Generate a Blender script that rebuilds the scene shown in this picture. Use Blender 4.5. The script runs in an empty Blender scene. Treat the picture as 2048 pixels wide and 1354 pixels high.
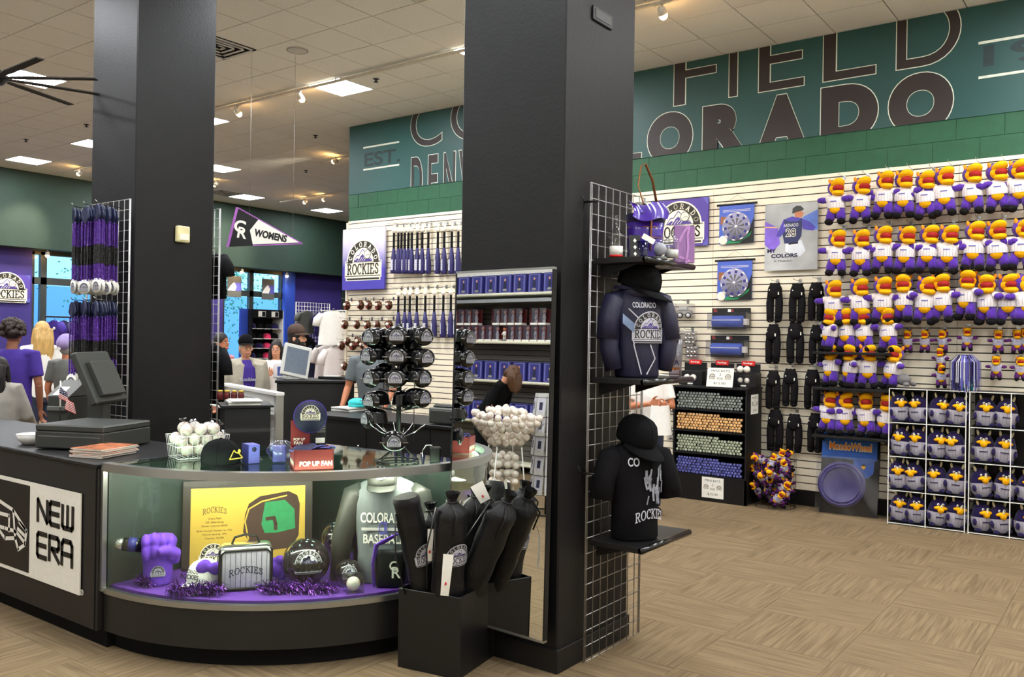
import bpy, bmesh, math, random
from mathutils import Vector as V, Matrix as M, Euler
random.seed(7)
PI = math.pi
sc = bpy.context.scene
col = sc.collection
# ------------------------------------------------------------------ camera
W, H, F = 2048, 1354, 1730.15
CH = 1.664
CR = V((0.80447472, 0.59379939, 0.01492343))
CU = V((-0.01134904, -0.0097537, 0.99988803))
CF = V((-0.59387846, 0.80455401, 0.00110756))
CAM = V((0, 0, CH))
cam = bpy.data.cameras.new('camera')
cam.sensor_width = 36
cam.lens = F * 36 / W
cam.clip_start = .05
camo = bpy.data.objects.new('camera', cam)
m3 = M((CR, CU, -CF)).transposed()
camo.matrix_world = M.Translation(CAM) @ m3.to_4x4()
col.objects.link(camo)
sc.camera = camo
# ------------------------------------------------------------------ world, exposure
sc.view_settings.view_transform = 'Standard'
sc.view_settings.look = 'None'
sc.view_settings.gamma = 1
sc.view_settings.use_curve_mapping = False
sc.view_settings.exposure = 0.5
wd = bpy.data.worlds.new('world')
sc.world = wd
wd.use_nodes = True
wd.node_tree.nodes['Background'].inputs[0].default_value = (.66, .84, 1, 1)
wd.node_tree.nodes['Background'].inputs[1].default_value = 4.5
PANEL_E = 46
SPOT_W = 40        # track lamp watts
# ------------------------------------------------------------------ photo pixel -> point on a plane


def at(x, y, ax, v):
    d = CF + CR * ((x - W / 2) / F) + CU * ((H / 2 - y) / F)
    i = 'XYZ'.index(ax)
    return CAM + d * ((v - CAM[i]) / d[i])


def away(x, y, dist):
    d = CF + CR * ((x - W / 2) / F) + CU * ((H / 2 - y) / F)
    return CAM + d * dist


# ------------------------------------------------------------------ materials
def S(r, g, b):
    f = lambda c: c / 12.92 if c <= .04045 else ((c + .055) / 1.055) ** 2.4
    return (f(r / 255), f(g / 255), f(b / 255))


MAT = {}


def mat(name, rgb=(200, 200, 200), r=.55, metal=0, var=.1, scale=30, spec=.5, emit=None, trans=0, alpha=1, bump=0, bscale=200, coat=0, stretch=None, sheen=0):
    if name in MAT:
        return MAT[name]
    m = bpy.data.materials.new(name)
    m.use_nodes = True
    nt = m.node_tree
    b = nt.nodes['Principled BSDF']
    c = S(*rgb)
    b.inputs['Roughness'].default_value = r
    b.inputs['Metallic'].default_value = metal
    b.inputs['Specular IOR Level'].default_value = spec
    b.inputs['Base Color'].default_value = (*c, 1)
    tc = nt.nodes.new('ShaderNodeTexCoord')
    src = tc.outputs['Object']
    if stretch:
        mp = nt.nodes.new('ShaderNodeMapping')
        mp.inputs['Scale'].default_value = stretch
        nt.links.new(src, mp.inputs[0])
        src = mp.outputs[0]
    if var:
        n = nt.nodes.new('ShaderNodeTexNoise')
        n.inputs['Scale'].default_value = scale
        n.inputs['Detail'].default_value = 3
        nt.links.new(src, n.inputs['Vector'])
        rp = nt.nodes.new('ShaderNodeValToRGB')
        rp.color_ramp.elements[0].position = .25
        rp.color_ramp.elements[1].position = .75
        rp.color_ramp.elements[0].color = (*[x * (1 - var) for x in c], 1)
        rp.color_ramp.elements[1].color = (*[min(1, x * (1 + var)) for x in c], 1)
        nt.links.new(n.outputs['Fac'], rp.inputs[0])
        nt.links.new(rp.outputs[0], b.inputs['Base Color'])
    if bump:
        n2 = nt.nodes.new('ShaderNodeTexNoise')
        n2.inputs['Scale'].default_value = bscale
        nt.links.new(src, n2.inputs['Vector'])
        bp = nt.nodes.new('ShaderNodeBump')
        bp.inputs['Strength'].default_value = bump
        bp.inputs['Distance'].default_value = .01
        nt.links.new(n2.outputs['Fac'], bp.inputs['Height'])
        nt.links.new(bp.outputs[0], b.inputs['Normal'])
    if trans:
        b.inputs['Transmission Weight'].default_value = trans
        b.inputs['IOR'].default_value = 1.45
    if alpha < 1:
        b.inputs['Alpha'].default_value = alpha
    if coat:
        b.inputs['Coat Weight'].default_value = coat
    if sheen:
        b.inputs['Sheen Weight'].default_value = sheen
    if emit:
        ec = S(*emit[0])
        b.inputs['Emission Color'].default_value = (*ec, 1)
        b.inputs['Emission Strength'].default_value = emit[1]
    MAT[name] = m
    return m


def pane_mat(name, rgb, refl=.08, rough=.02):
    # thin clear sheet: tinted see-through mixed with a mirror-like reflection
    m = bpy.data.materials.new(name)
    m.use_nodes = True
    nt = m.node_tree
    nt.nodes.remove(nt.nodes['Principled BSDF'])
    t = nt.nodes.new('ShaderNodeBsdfTransparent')
    t.inputs[0].default_value = (*S(*rgb), 1)
    g = nt.nodes.new('ShaderNodeBsdfGlossy')
    g.inputs['Roughness'].default_value = rough
    fr = nt.nodes.new('ShaderNodeLayerWeight')      # same from both sides of the sheet
    mx = nt.nodes.new('ShaderNodeMixShader')
    pw = nt.nodes.new('ShaderNodeMath')
    pw.operation = 'POWER'
    pw.inputs[1].default_value = 4.5
    md = nt.nodes.new('ShaderNodeMath')
    md.operation = 'MULTIPLY_ADD'
    md.use_clamp = True
    md.inputs[1].default_value = .8
    md.inputs[2].default_value = refl * .5
    nt.links.new(fr.outputs['Facing'], pw.inputs[0])
    nt.links.new(pw.outputs[0], md.inputs[0])
    nt.links.new(md.outputs[0], mx.inputs[0])
    nt.links.new(t.outputs[0], mx.inputs[1])
    nt.links.new(g.outputs[0], mx.inputs[2])
    nt.links.new(mx.outputs[0], nt.nodes['Material Output'].inputs[0])
    MAT[name] = m
    return m


mat('black', (16, 15, 16), .45, spec=.4)
mat('black_matte', (16, 16, 17), .85, spec=.2)
mat('black_cloth', (13, 13, 15), .9, spec=.15, bump=.3, bscale=90)
mat('black_nylon', (15, 15, 17), .5, spec=.35, bump=.35, bscale=40)
mat('black_gloss', (12, 12, 14), .15, spec=.6)
mat('pillar', (17, 16, 17), .5, spec=.3, bump=.12, bscale=60, var=.15, scale=8)
mat('white', (238, 236, 230), .6, var=.04)
mat('paper', (236, 233, 222), .8, var=.04)
mat('cream', (244, 238, 214), .6, var=.03)
mat('purple', (70, 50, 138), .8, spec=.2)
mat('plush_purple', (84, 46, 158), .95, spec=.1, bump=.5, bscale=160, sheen=.3, var=.18, scale=45)
mat('plush_dark', (40, 30, 78), .95, spec=.1, bump=.5, bscale=160, sheen=.2, var=.18)
mat('plush_plum', (98, 44, 112), .95, spec=.1, bump=.5, bscale=160, var=.18)
mat('plush_yellow', (246, 178, 22), .9, spec=.1, bump=.3, bscale=160, var=.08)
mat('plush_orange', (236, 140, 40), .9, spec=.1, var=.08)
mat('plush_red', (150, 14, 12), .8)
mat('plush_black', (26, 24, 26), .95, spec=.1, bump=.5, bscale=160)
mat('jersey_white', (226, 218, 216), .9, spec=.1, var=.07, scale=60)
mat('jersey_grey', (176, 172, 184), .9, spec=.1, var=.08, scale=40)
mat('horn', (226, 216, 176), .7)
mat('chrome', (190, 190, 190), .25, 1, var=.05)
mat('wire', (176, 174, 172), .35, .8, var=.05)
mat('wire_white', (232, 232, 226), .4, var=.03)
mat('alu', (170, 172, 168), .32, .9, var=.06, scale=5)
mat('plastic_grey', (52, 54, 50), .5, var=.06)
mat('plastic_mid', (96, 97, 92), .5, var=.06)
mat('plastic_light', (196, 196, 190), .45, var=.04)
mat('beige', (226, 214, 160), .5)
mat('red_card', (122, 34, 33), .6, var=.05)
mat('red', (206, 24, 22), .5)
mat('maroon', (92, 20, 20), .5)
mat('blue_card', (44, 46, 124), .5, var=.06)
mat('violet_card', (92, 90, 176), .5, var=.06)
mat('navy', (30, 30, 62), .7)
mat('navy_bat', (38, 34, 92), .6, var=.08)
mat('teal', (34, 178, 180), .6)
mat('skin', (222, 158, 122), .55, var=.06)
mat('skin_tan', (190, 120, 84), .55, var=.06)
mat('skin_brown', (146, 92, 66), .55, var=.06)
mat('hair_dark', (26, 19, 17), .55, bump=.8, bscale=60, var=.4, scale=90, stretch=(1, 1, .12))
mat('hair_curly', (40, 25, 18), .6, bump=.6, bscale=120, var=.5, scale=70)
mat('hair_brown', (88, 58, 36), .5, bump=.6, bscale=60, var=.35, scale=80, stretch=(1, 1, .12))
mat('hair_blonde', (206, 166, 98), .45, bump=.5, bscale=60, var=.3, scale=70, stretch=(1, 1, .1))
mat('hair_grey', (160, 156, 150), .6, var=.2)
mat('grey_tee', (150, 152, 150), .9, spec=.1, var=.06)
mat('grey_shirt', (112, 118, 120), .9, spec=.1, var=.06)
mat('oat', (186, 178, 160), .9, spec=.1, var=.08)
mat('hoodie', (172, 166, 156), .92, spec=.1, var=.1, scale=12)
mat('pink', (214, 150, 160), .9, spec=.1)
mat('denim', (40, 46, 66), .9)
mat('steel_dark', (60, 60, 62), .35, .8)
mat('glass_black', (20, 22, 26), .08, spec=.6)
mat('leather', (150, 92, 44), .5)
mat('gold', (226, 190, 84), .35, .35, var=.12, scale=3)
mat('field_green', (36, 140, 84), .6)
mat('brown', (70, 48, 36), .7)
mat('silver_foil', (206, 204, 200), .2, .9)
mat('tinsel', (76, 24, 120), .22, .7, var=.5, scale=90)
mat('ball_leather', (236, 228, 214), .55, var=.04)
mat('maple', (226, 178, 118), .4, var=.12, scale=60)
mat('violet_cloth', (110, 62, 196), .85)
mat('mauve', (158, 92, 172), .3)
mat('bronze', (74, 40, 22), .16, .6)
mat('pink_hot', (236, 60, 110), .8)
mat('window_frame', (44, 50, 48), .5)
pane_mat('clear', (250, 252, 250), .1)
pane_mat('case_glass', (244, 250, 246), .07)
pane_mat('case_top', (205, 228, 216), .16, .03)
pane_mat('window_glass', (206, 232, 246), .08)
pane_mat('bag_clear', (238, 238, 242), .22, .25)
pane_mat('wrap_film', (253, 253, 253), .05, .2)
pane_mat('acrylic', (244, 246, 246), .16)


# ------------------------------------------------------------------ mesh building
GLY = {}


def glyphs(body, bold=0.0):
    k = (body, bold)
    if k in GLY:
        return GLY[k]
    cu = bpy.data.curves.new('t', 'FONT')
    cu.body = body
    cu.size = 1
    cu.offset = bold
    cu.resolution_u = 8
    ob = bpy.data.objects.new('t', cu)
    me = bpy.data.meshes.new_from_object(ob)
    vs = [(v.co.x, v.co.y) for v in me.vertices]
    fs = [tuple(p.vertices) for p in me.polygons]
    bpy.data.objects.remove(ob)
    bpy.data.curves.remove(cu)
    bpy.data.meshes.remove(me)
    x0 = min(v[0] for v in vs)
    x1 = max(v[0] for v in vs)
    y0 = min(v[1] for v in vs)
    y1 = max(v[1] for v in vs)
    GLY[k] = ([(x - x0, y - y0) for x, y in vs], fs, x1 - x0, y1 - y0)
    return GLY[k]


FY = M(((1, 0, 0, 0), (0, 0, -1, 0), (0, 1, 0, 0), (0, 0, 0, 1)))     # x->X, y->Z, out -> -Y
FX = M(((0, 0, 1, 0), (1, 0, 0, 0), (0, 1, 0, 0), (0, 0, 0, 1)))      # x->Y, y->Z, out -> +X


def TR(x=0, y=0, z=0, rx=0, ry=0, rz=0, s=1):
    sm = M.Diagonal((*(s if hasattr(s, '__len__') else (s, s, s)), 1))
    return M.Translation((x, y, z)) @ Euler((rx, ry, rz)).to_matrix().to_4x4() @ sm


class MB:
    def __init__(s):
        s.v, s.f, s.m, s.sm, s.mats = [], [], [], [], []
        s.T = None

    def add(s, vs, fs, mt, smooth=False, T=None):
        if isinstance(mt, str):
            mt = MAT[mt]
        if mt not in s.mats:
            s.mats.append(mt)
        k = s.mats.index(mt)
        o = len(s.v)
        X = s.T @ T if (s.T and T) else (s.T or T)
        if X:
            vs = [X @ V(v) for v in vs]
        s.v += [tuple(v) for v in vs]
        for f in fs:
            s.f.append(tuple(i + o for i in f))
            s.m.append(k)
            s.sm.append(smooth)
        return s

    def box(s, c, d, mt, T=None, bev=0, seg=1, rz=0):
        x, y, z = d[0] / 2, d[1] / 2, d[2] / 2
        B = TR(*c, rz=rz)
        if T:
            B = T @ B
        if bev:
            bm = bmesh.new()
            bmesh.ops.create_cube(bm, size=1, matrix=M.Diagonal((*d, 1)))
            bmesh.ops.bevel(bm, geom=bm.edges[:] + bm.verts[:], offset=bev, segments=seg, affect='EDGES', profile=.5)
            bm.verts.index_update()
            s.add([v.co[:] for v in bm.verts], [[v.index for v in f.verts] for f in bm.faces], mt, seg > 1, B)
            bm.free()
            return s
        vs = [(a * x, b * y, e * z) for a in (-1, 1) for b in (-1, 1) for e in (-1, 1)]
        fs = [(0, 1, 3, 2), (4, 6, 7, 5), (0, 4, 5, 1), (2, 3, 7, 6), (0, 2, 6, 4), (1, 5, 7, 3)]
        return s.add(vs, fs, mt, False, B)

    def bb(s, x0, x1, y0, y1, z0, z1, mt, T=None, bev=0):
        return s.box(((x0 + x1) / 2, (y0 + y1) / 2, (z0 + z1) / 2), (abs(x1 - x0), abs(y1 - y0), abs(z1 - z0)), mt, T, bev)

    def cyl(s, p0, p1, r0, mt, r1=None, n=12, T=None, smooth=True):
        r1 = r0 if r1 is None else r1
        return s.tube([p0, p1], [r0, r1], mt, n, T=T, smooth=smooth)

    def tube(s, pts, r, mt, n=6, closed=False, T=None, smooth=True, sq=None):
        pts = [V(p) for p in pts]
        L = len(pts)
        if not hasattr(r, '__len__'):
            r = [r] * L
        vs, fs = [], []
        nrm = None
        for i, p in enumerate(pts):
            a = pts[i - 1] if (i > 0 or closed) else p
            b = pts[(i + 1) % L] if (i < L - 1 or closed) else p
            t = (b - a)
            t = t.normalized() if t.length > 1e-9 else V((0, 0, 1))
            if nrm is None:
                nrm = t.orthogonal().normalized()
                if abs(t.z) < .99:
                    nrm = V((0, 0, 1)).cross(t).normalized()
            nrm = (nrm - t * nrm.dot(t)).normalized()
            bi = t.cross(nrm)
            for k in range(n):
                an = 2 * PI * k / n
                q = (sq or (1, 1))
                vs.append(p + (nrm * math.cos(an) * q[0] + bi * math.sin(an) * q[1]) * r[i])
        for i in range(L - (0 if closed else 1)):
            j = (i + 1) % L
            for k in range(n):
                k2 = (k + 1) % n
                fs.append((i * n + k, i * n + k2, j * n + k2, j * n + k))
        if not closed:
            fs.append(tuple(range(n - 1, -1, -1)))
            fs.append(tuple((L - 1) * n + k for k in range(n)))
        return s.add(vs, fs, mt, smooth, T)

    def lathe(s, prof, mt, n=20, T=None, smooth=True, arc=None):
        vs, fs = [], []
        a0, a1 = arc or (0, 2 * PI)
        m = n if not arc else n + 1
        for (r, z) in prof:
            for k in range(m):
                an = a0 + (a1 - a0) * k / n
                vs.append((r * math.cos(an), r * math.sin(an), z))
        for i in range(len(prof) - 1):
            for k in range(n):
                k2 = (k + 1) % m
                fs.append((i * m + k, i * m + k2, (i + 1) * m + k2, (i + 1) * m + k))
        if not arc:
            if prof[0][0] > 1e-6:
                fs.append(tuple(range(m - 1, -1, -1)))
            if prof[-1][0] > 1e-6:
                fs.append(tuple((len(prof) - 1) * m + k for k in range(m)))
        return s.add(vs, fs, mt, smooth, T)

    def ell(s, c, r, mt, nu=16, nv=10, T=None, rot=None, e=1.0, cut=None):
        # ellipsoid (superellipsoid when e != 1)
        if not hasattr(r, '__len__'):
            r = (r, r, r)
        pw = lambda x: math.copysign(abs(x) ** e, x)
        B = M.Translation(c)
        if rot:
            B = B @ Euler(rot).to_matrix().to_4x4()
        if T:
            B = T @ B
        vs, fs = [(0, 0, -r[2])], []
        for i in range(1, nv):
            ph = -PI / 2 + PI * i / nv
            for k in range(nu):
                th = 2 * PI * k / nu
                vs.append((r[0] * pw(math.cos(ph)) * pw(math.cos(th)), r[1] * pw(math.cos(ph)) * pw(math.sin(th)), r[2] * pw(math.sin(ph))))
        vs.append((0, 0, r[2]))
        for k in range(nu):
            k2 = (k + 1) % nu
            fs.append((0, 1 + k2, 1 + k))
            for i in range(nv - 2):
                fs.append((1 + i * nu + k, 1 + i * nu + k2, 1 + (i + 1) * nu + k2, 1 + (i + 1) * nu + k))
            fs.append((1 + (nv - 2) * nu + k, 1 + (nv - 2) * nu + k2, len(vs) - 1))
        return s.add(vs, fs, mt, True, B)

    def prism(s, poly, z0, z1, mt, T=None, smooth=False):
        n = len(poly)
        ar = sum(poly[i][0] * poly[(i + 1) % n][1] - poly[(i + 1) % n][0] * poly[i][1] for i in range(n))
        if ar < 0:
            poly = poly[::-1]
        vs = [(x, y, z0) for x, y in poly] + [(x, y, z1) for x, y in poly]
        fs = [tuple(range(n - 1, -1, -1)), tuple(range(n, 2 * n))]
        s.add(vs, fs, mt, False, T)
        return s.add(vs, [(i, (i + 1) % n, n + (i + 1) % n, n + i) for i in range(n)], mt, smooth, T)

    def flat(s, poly, mt, T=None, z=0):
        n = len(poly)
        ar = sum(poly[i][0] * poly[(i + 1) % n][1] - poly[(i + 1) % n][0] * poly[i][1] for i in range(n))
        if ar < 0:
            poly = poly[::-1]
        return s.add([(x, y, z) for x, y in poly], [tuple(range(n))], mt, False, T)

    def surf(s, fn, nu, nv, mt, T=None, cu=False, cv=False, smooth=True):
        vs = [fn(i / (nu if cu else nu - 1), j / (nv if cv else nv - 1)) for j in range(nv) for i in range(nu)]
        fs = []
        for j in range(nv if cv else nv - 1):
            for i in range(nu if cu else nu - 1):
                i2, j2 = (i + 1) % nu, (j + 1) % nv
                fs.append((j * nu + i, j * nu + i2, j2 * nu + i2, j2 * nu + i))
        return s.add(vs, fs, mt, smooth, T)

    def text(s, body, mt, T, w=None, h=None, bold=0.0, align='c', z=0):
        # lettering lying in the local xy plane of T; origin = centre (c), left baseline (l)
        vs, fs, tw, th = glyphs(body, bold)
        sx = w / tw if w else h / th
        sy = h / th if h else sx
        ox, oy = (-tw / 2, -th / 2) if align == 'c' else (0, 0)
        return s.add([((x + ox) * sx, (y + oy) * sy, z) for x, y in vs], fs, mt, False, T)

    def build(s, name, parent=None, loc=None, rot=None, scale=None):
        me = bpy.data.meshes.new(name)
        me.from_pydata(s.v, [], s.f)
        for m_ in s.mats:
            me.materials.append(m_)
        me.polygons.foreach_set('material_index', s.m)
        me.polygons.foreach_set('use_smooth', s.sm)
        me.update()
        return link(name, me, parent, loc, rot, scale)


def link(name, me, parent=None, loc=None, rot=None, scale=None, mw=None):
    o = bpy.data.objects.new(name, me)
    col.objects.link(o)
    if parent:
        o.parent = parent
    if mw is not None:
        o.matrix_local = mw
        return o
    if loc is not None:
        o.location = loc
    if rot is not None:
        o.rotation_euler = rot if hasattr(rot, '__len__') else (0, 0, rot)
    if scale is not None:
        o.scale = scale if hasattr(scale, '__len__') else (scale,) * 3
    return o


def tag(o, label=None, cat=None, group=None, kind=None):
    if label:
        o['label'] = label
    if cat:
        o['category'] = cat
    if group:
        o['group'] = group
    if kind:
        o['kind'] = kind
    return o


def thing(name, label, cat, loc=(0, 0, 0), rz=0, group=None, rot=None, scale=None):
    o = bpy.data.objects.new(name, None)
    o.empty_display_size = .1
    col.objects.link(o)
    o.location = loc
    o.rotation_euler = rot if rot else (0, 0, rz)
    if scale:
        o.scale = scale if hasattr(scale, '__len__') else (scale,) * 3
    return tag(o, label, cat, group)


def copy_tree(o, parent=None, loc=None, rot=None, label=None, group=None, scale=None, name=None):
    c = o.copy()
    col.objects.link(c)
    if name:
        c.name = name
    if parent:
        c.parent = parent
    if loc is not None:
        c.location = loc
    if rot is not None:
        c.rotation_euler = rot if hasattr(rot, '__len__') else (0, 0, rot)
    if scale:
        c.scale = scale if hasattr(scale, '__len__') else (scale,) * 3
    if label:
        c['label'] = label
    if group:
        c['group'] = group
    if o.name not in KIDS:
        KIDS[o.name] = list(o.children)
    for ch in KIDS[o.name]:
        copy_tree(ch, c)
    return c


KIDS = {}


def st(o):
    o['kind'] = 'structure'
    return o


def clip(mb, axis, v, keep_less=True):
    # cut a builder's geometry at a plane
    bm = bmesh.new()
    bv = [bm.verts.new(p) for p in mb.v]
    lay = []
    for f, k in zip(mb.f, mb.m):
        try:
            bf = bm.faces.new([bv[i] for i in f])
            bf.material_index = k
        except ValueError:
            pass
    n = V((0, 0, 0))
    n[axis] = 1
    co = V((0, 0, 0))
    co[axis] = v
    bmesh.ops.bisect_plane(bm, geom=bm.verts[:] + bm.edges[:] + bm.faces[:], plane_co=co, plane_no=n, clear_outer=keep_less, clear_inner=not keep_less)
    bm.verts.index_update()
    mb.v = [v_.co[:] for v_ in bm.verts]
    mb.f = [tuple(v_.index for v_ in f.verts) for f in bm.faces]
    mb.m = [f.material_index for f in bm.faces]
    mb.sm = [False] * len(mb.f)
    bm.free()
    return mb


def arc(cx, cy, r, a0, a1, n):
    return [(cx + r * math.cos(a0 + (a1 - a0) * i / n), cy + r * math.sin(a0 + (a1 - a0) * i / n)) for i in range(n + 1)]
# ================================================================== the room
YW = 8.965          # slat wall face
XB = -17.7          # far wall face (bulkhead)
ZC = 4.814          # ceiling
TS, TX, TY = .5955, -9.152, 6.577     # ceiling grid
X1, Y0, Y1 = 2.6, -2.9, 16.8
ZG = 3.372          # top of the slat wall


def wood(name, a, b, sc_=(1, 1, 1), scale=40, r=.8):
    return mat(name, a, r, var=.2, scale=scale, stretch=sc_)


# --- carpet
def carpet():
    m = bpy.data.materials.new('carpet')
    m.use_nodes = True
    nt = m.node_tree
    b = nt.nodes['Principled BSDF']
    b.inputs['Roughness'].default_value = .95
    b.inputs['Specular IOR Level'].default_value = .15
    tc = nt.nodes.new('ShaderNodeTexCoord')
    mp = nt.nodes.new('ShaderNodeMapping')
    mp.inputs['Scale'].default_value = (3, 70, 1)
    nt.links.new(tc.outputs['Object'], mp.inputs[0])
    n = nt.nodes.new('ShaderNodeTexNoise')
    n.inputs['Scale'].default_value = 1
    n.inputs['Detail'].default_value = 4
    n.noise_dimensions = '4D'
    oi = nt.nodes.new('ShaderNodeObjectInfo')
    mu = nt.nodes.new('ShaderNodeMath')
    mu.operation = 'MULTIPLY'
    mu.inputs[1].default_value = 50
    nt.links.new(oi.outputs['Random'], mu.inputs[0])
    nt.links.new(mu.outputs[0], n.inputs['W'])
    nt.links.new(mp.outputs[0], n.inputs['Vector'])
    rp = nt.nodes.new('ShaderNodeValToRGB')
    rp.color_ramp.elements[0].position = .3
    rp.color_ramp.elements[1].position = .72
    rp.color_ramp.elements[0].color = (*S(104, 88, 66), 1)
    rp.color_ramp.elements[1].color = (*S(140, 120, 92), 1)
    nt.links.new(n.outputs['Fac'], rp.inputs[0])
    nt.links.new(rp.outputs[0], b.inputs['Base Color'])
    MAT['carpet'] = m


carpet()
fl = st(MB().bb(-18.6, X1 + .2, Y0 - .2, Y1 + .2, -.12, -.006, 'carpet').build('floor'))
ct = MB().bb(-.304, .304, -.304, .304, -.006, 0, 'carpet').build('carpet_tile', fl, (0, 0, 0))
ctm = ct.data
bpy.data.objects.remove(ct)
tiles, rest = [], MB()
for i in range(-31, 5):
    for j in range(-5, 28):
        x, y = i * .61 + .2, j * .61 + .1
        if not (-18 < x < X1 and Y0 < y < Y1):
            continue
        d = V((x, y, -CH))
        k = d.dot(CF)
        vis = k > .5 and abs(d.dot(CR)) / k < .68 and d.dot(CU) / k > -.5
        tiles.append((not vis, d.length, x, y, (i + j) % 2))
tiles.sort()
for n_, (h, d, x, y, p) in enumerate(tiles):
    if n_ < 290:
        link('carpet_tile', ctm, fl, (x, y, 0), (0, 0, p * PI / 2))
    else:
        rest.bb(x - .304, x + .304, y - .304, y + .304, -.006, 0, 'carpet')
tag(rest.build('carpet_tiles_beyond', fl), kind='stuff')

# --- ceiling
mat('tile_joint', (96, 92, 80), .7)
mat('ceil_tile', (236, 234, 226), .9, var=.05, scale=60, bump=.25, bscale=220)
ce = st(MB().bb(-18.6, X1 + .2, Y0 - .2, Y1 + .2, ZC + .012, ZC + .12, 'tile_joint').build('ceiling'))
PANELS = [(1, 1), (5, 1), (-4, 1), (-9, 1), (-13, 1), (-9, 5), (-13, 5), (-13, 9), (-13, 13), (-4, -3),
          (1, -3), (5, -3), (9, -3), (14, -3), (14, 1), (18, 1), (18, -3), (1, -7), (5, -7), (9, -7), (14, -7), (-4, -7), (5, -12), (1, -12), (-4, -12), (10, -12), (-9, -3), (-9, -7), (-13, -3), (18, -7), (14, -12), (-9, 12), (-5, 9)]
VENTS = [(1, -2), (-13, 8)]
hd = TS / 2 - .006
ctile = MB().bb(-hd, hd, -hd, hd, 0, .012, 'ceil_tile')
cm = ctile.build('ceiling_tile', ce)
ctm = cm.data
bpy.data.objects.remove(cm)
tiles, rest = [], MB()
for i in range(-15, 20):
    for j in range(-16, 18):
        if (i, j) in PANELS or (i, j) in VENTS:
            continue
        x, y = TX + (i + .5) * TS, TY + (j + .5) * TS
        if y > YW + .3 and x > -9.3:
            continue
        d = V((x, y, ZC - CH))
        k = d.dot(CF)
        vis = k > .5 and abs(d.dot(CR)) / k < .64 and d.dot(CU) / k < .42
        tiles.append((not vis, d.length, x, y))
tiles.sort()
for n_, (h, d, x, y) in enumerate(tiles):
    if n_ < 290:
        link('ceiling_tile', ctm, ce, (x, y, ZC))
    else:
        rest.bb(x - hd, x + hd, y - hd, y + hd, ZC, ZC + .012, 'ceil_tile')
tag(rest.build('ceiling_tiles_beyond', ce), kind='stuff')
mat('panel_glow', (255, 252, 240), .5, var=0, emit=((246, 250, 255), PANEL_E))
pf = MB()
for a, b, c, d in ((-hd, hd, -hd, -hd + .012), (-hd, hd, hd - .012, hd), (-hd, -hd + .012, -hd, hd), (hd - .012, hd, -hd, hd)):
    pf.bb(a, b, c, d, -.004, .01, 'white')
pd = MB().bb(-hd + .012, hd - .012, -hd + .012, hd - .012, .0, .008, 'panel_glow')
proto = None
for n_, (i, j) in enumerate(PANELS):
    loc = (TX + (i + .5) * TS, TY + (j + .5) * TS, ZC)
    if proto is None:
        proto = thing('ceiling_light', 'square white fluorescent panel set flush in the ceiling grid', 'light', loc, group='fluorescent ceiling panels')
        pf.build('frame', proto)
        pd.build('diffuser', proto)
    else:
        copy_tree(proto, loc=loc)

# --- slat wall (side wall on the right)
mat('slat', (240, 230, 206), .55, var=.05, scale=3)
mat('slat_core', (44, 38, 32), .8)
mat('block_green', (17, 80, 50), .6, var=.12, scale=10, bump=.2, bscale=120)
mat('block_joint', (15, 72, 46), .7)
wr = st(MB().bb(-9.69, X1, YW + .016, YW + .3, 0, ZC + .05, 'block_joint').bb(-9.69, X1, YW + .012, YW + .017, 0, ZG, 'slat_core').build('wall_right'))
seams = [-9.69, -8.745, -6.315, -3.885, -1.455, .975, X1]
P = .0762
slm = {}
for a, b in zip(seams, seams[1:]):
    w = round(b - a - .004, 4)
    if w not in slm:
        o = MB().box((0, .008, 0), (w, .018, P - .011), 'slat').build('slat', wr)
        slm[w] = o.data
        bpy.data.objects.remove(o)
    for k in range(42):
        link('slat', slm[w], wr, ((a + b) / 2, YW, .155 + (k + .5) * P))
MB().bb(-9.69, X1, YW - .012, YW + .02, 3.358, ZG + .022, 'slat').build('slat_wall_cap', wr)
MB().bb(-9.69, X1, YW - .002, YW + .02, 0, .145, 'black').build('kick_board', wr)
MB().bb(-9.72, -9.688, YW - .02, YW + .3, 0, ZG, 'slat').build('slat_wall_end_cap', wr)
# green painted blocks between slat wall and mural
zb = 3.394
bm_ = None
for c in range(2):
    for k in range(32):
        x = -9.69 + (k + (.5 if c else 0)) * .4
        if x + .39 > X1:
            continue
        if bm_ is None:
            o = MB().bb(0, .398, -.003, .012, 0, .198, 'block_green', bev=.0015).build('block', wr)
            bm_ = o.data
            bpy.data.objects.remove(o)
        link('block', bm_, wr, (x + .004, YW, zb + c * .2))
MB().bb(-9.69, -9.494, YW - .006, YW + .012, zb + .2, zb + .392, 'block_green').build('block', wr)


# mural
def mural_mat():
    m = mat('mural_teal', (18, 72, 70), .5, var=.25, scale=.6)
    return m


mural_mat()
mat('mural_dark', (34, 25, 24), .55, var=.1, scale=4)
mat('mural_line', (214, 222, 206), .5)
mat('mural_deep_teal', (14, 44, 46), .55)  # dark teal ink of the small mural lettering
ZM = 3.79
ym = YW - .012
mu = thing('wall_mural', 'dark green printed mural band with big outlined FIELD and COLORADO lettering', 'mural', (0, ym, 0))
MB().bb(-9.69, X1, 0, .02, ZM, ZC - .004, 'mural_teal').build('panel', mu)


def wx(x, y):
    p = at(x, y, 'Y', ym)
    return p.x, p.z


def letter(ch, x0, x1, z0, z1, bold, name='letter', ol=.009):
    a, b = MB(), MB()
    T = TR((x0 + x1) / 2, -.002, (z0 + z1) / 2) @ FY
    a.text(ch, 'mural_line', T, w=(x1 - x0) + 2 * ol, h=(z1 - z0) + 2 * ol, bold=bold + .009, z=.001)
    b.text(ch, 'mural_dark', T, w=x1 - x0, h=z1 - z0, bold=bold, z=.002)
    for q in (a, b):
        clip(q, 2, ZC - .006)
        clip(q, 2, ZM + .003, False)
    o = a.build(name, mu)
    b.build('fill', o)


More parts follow.
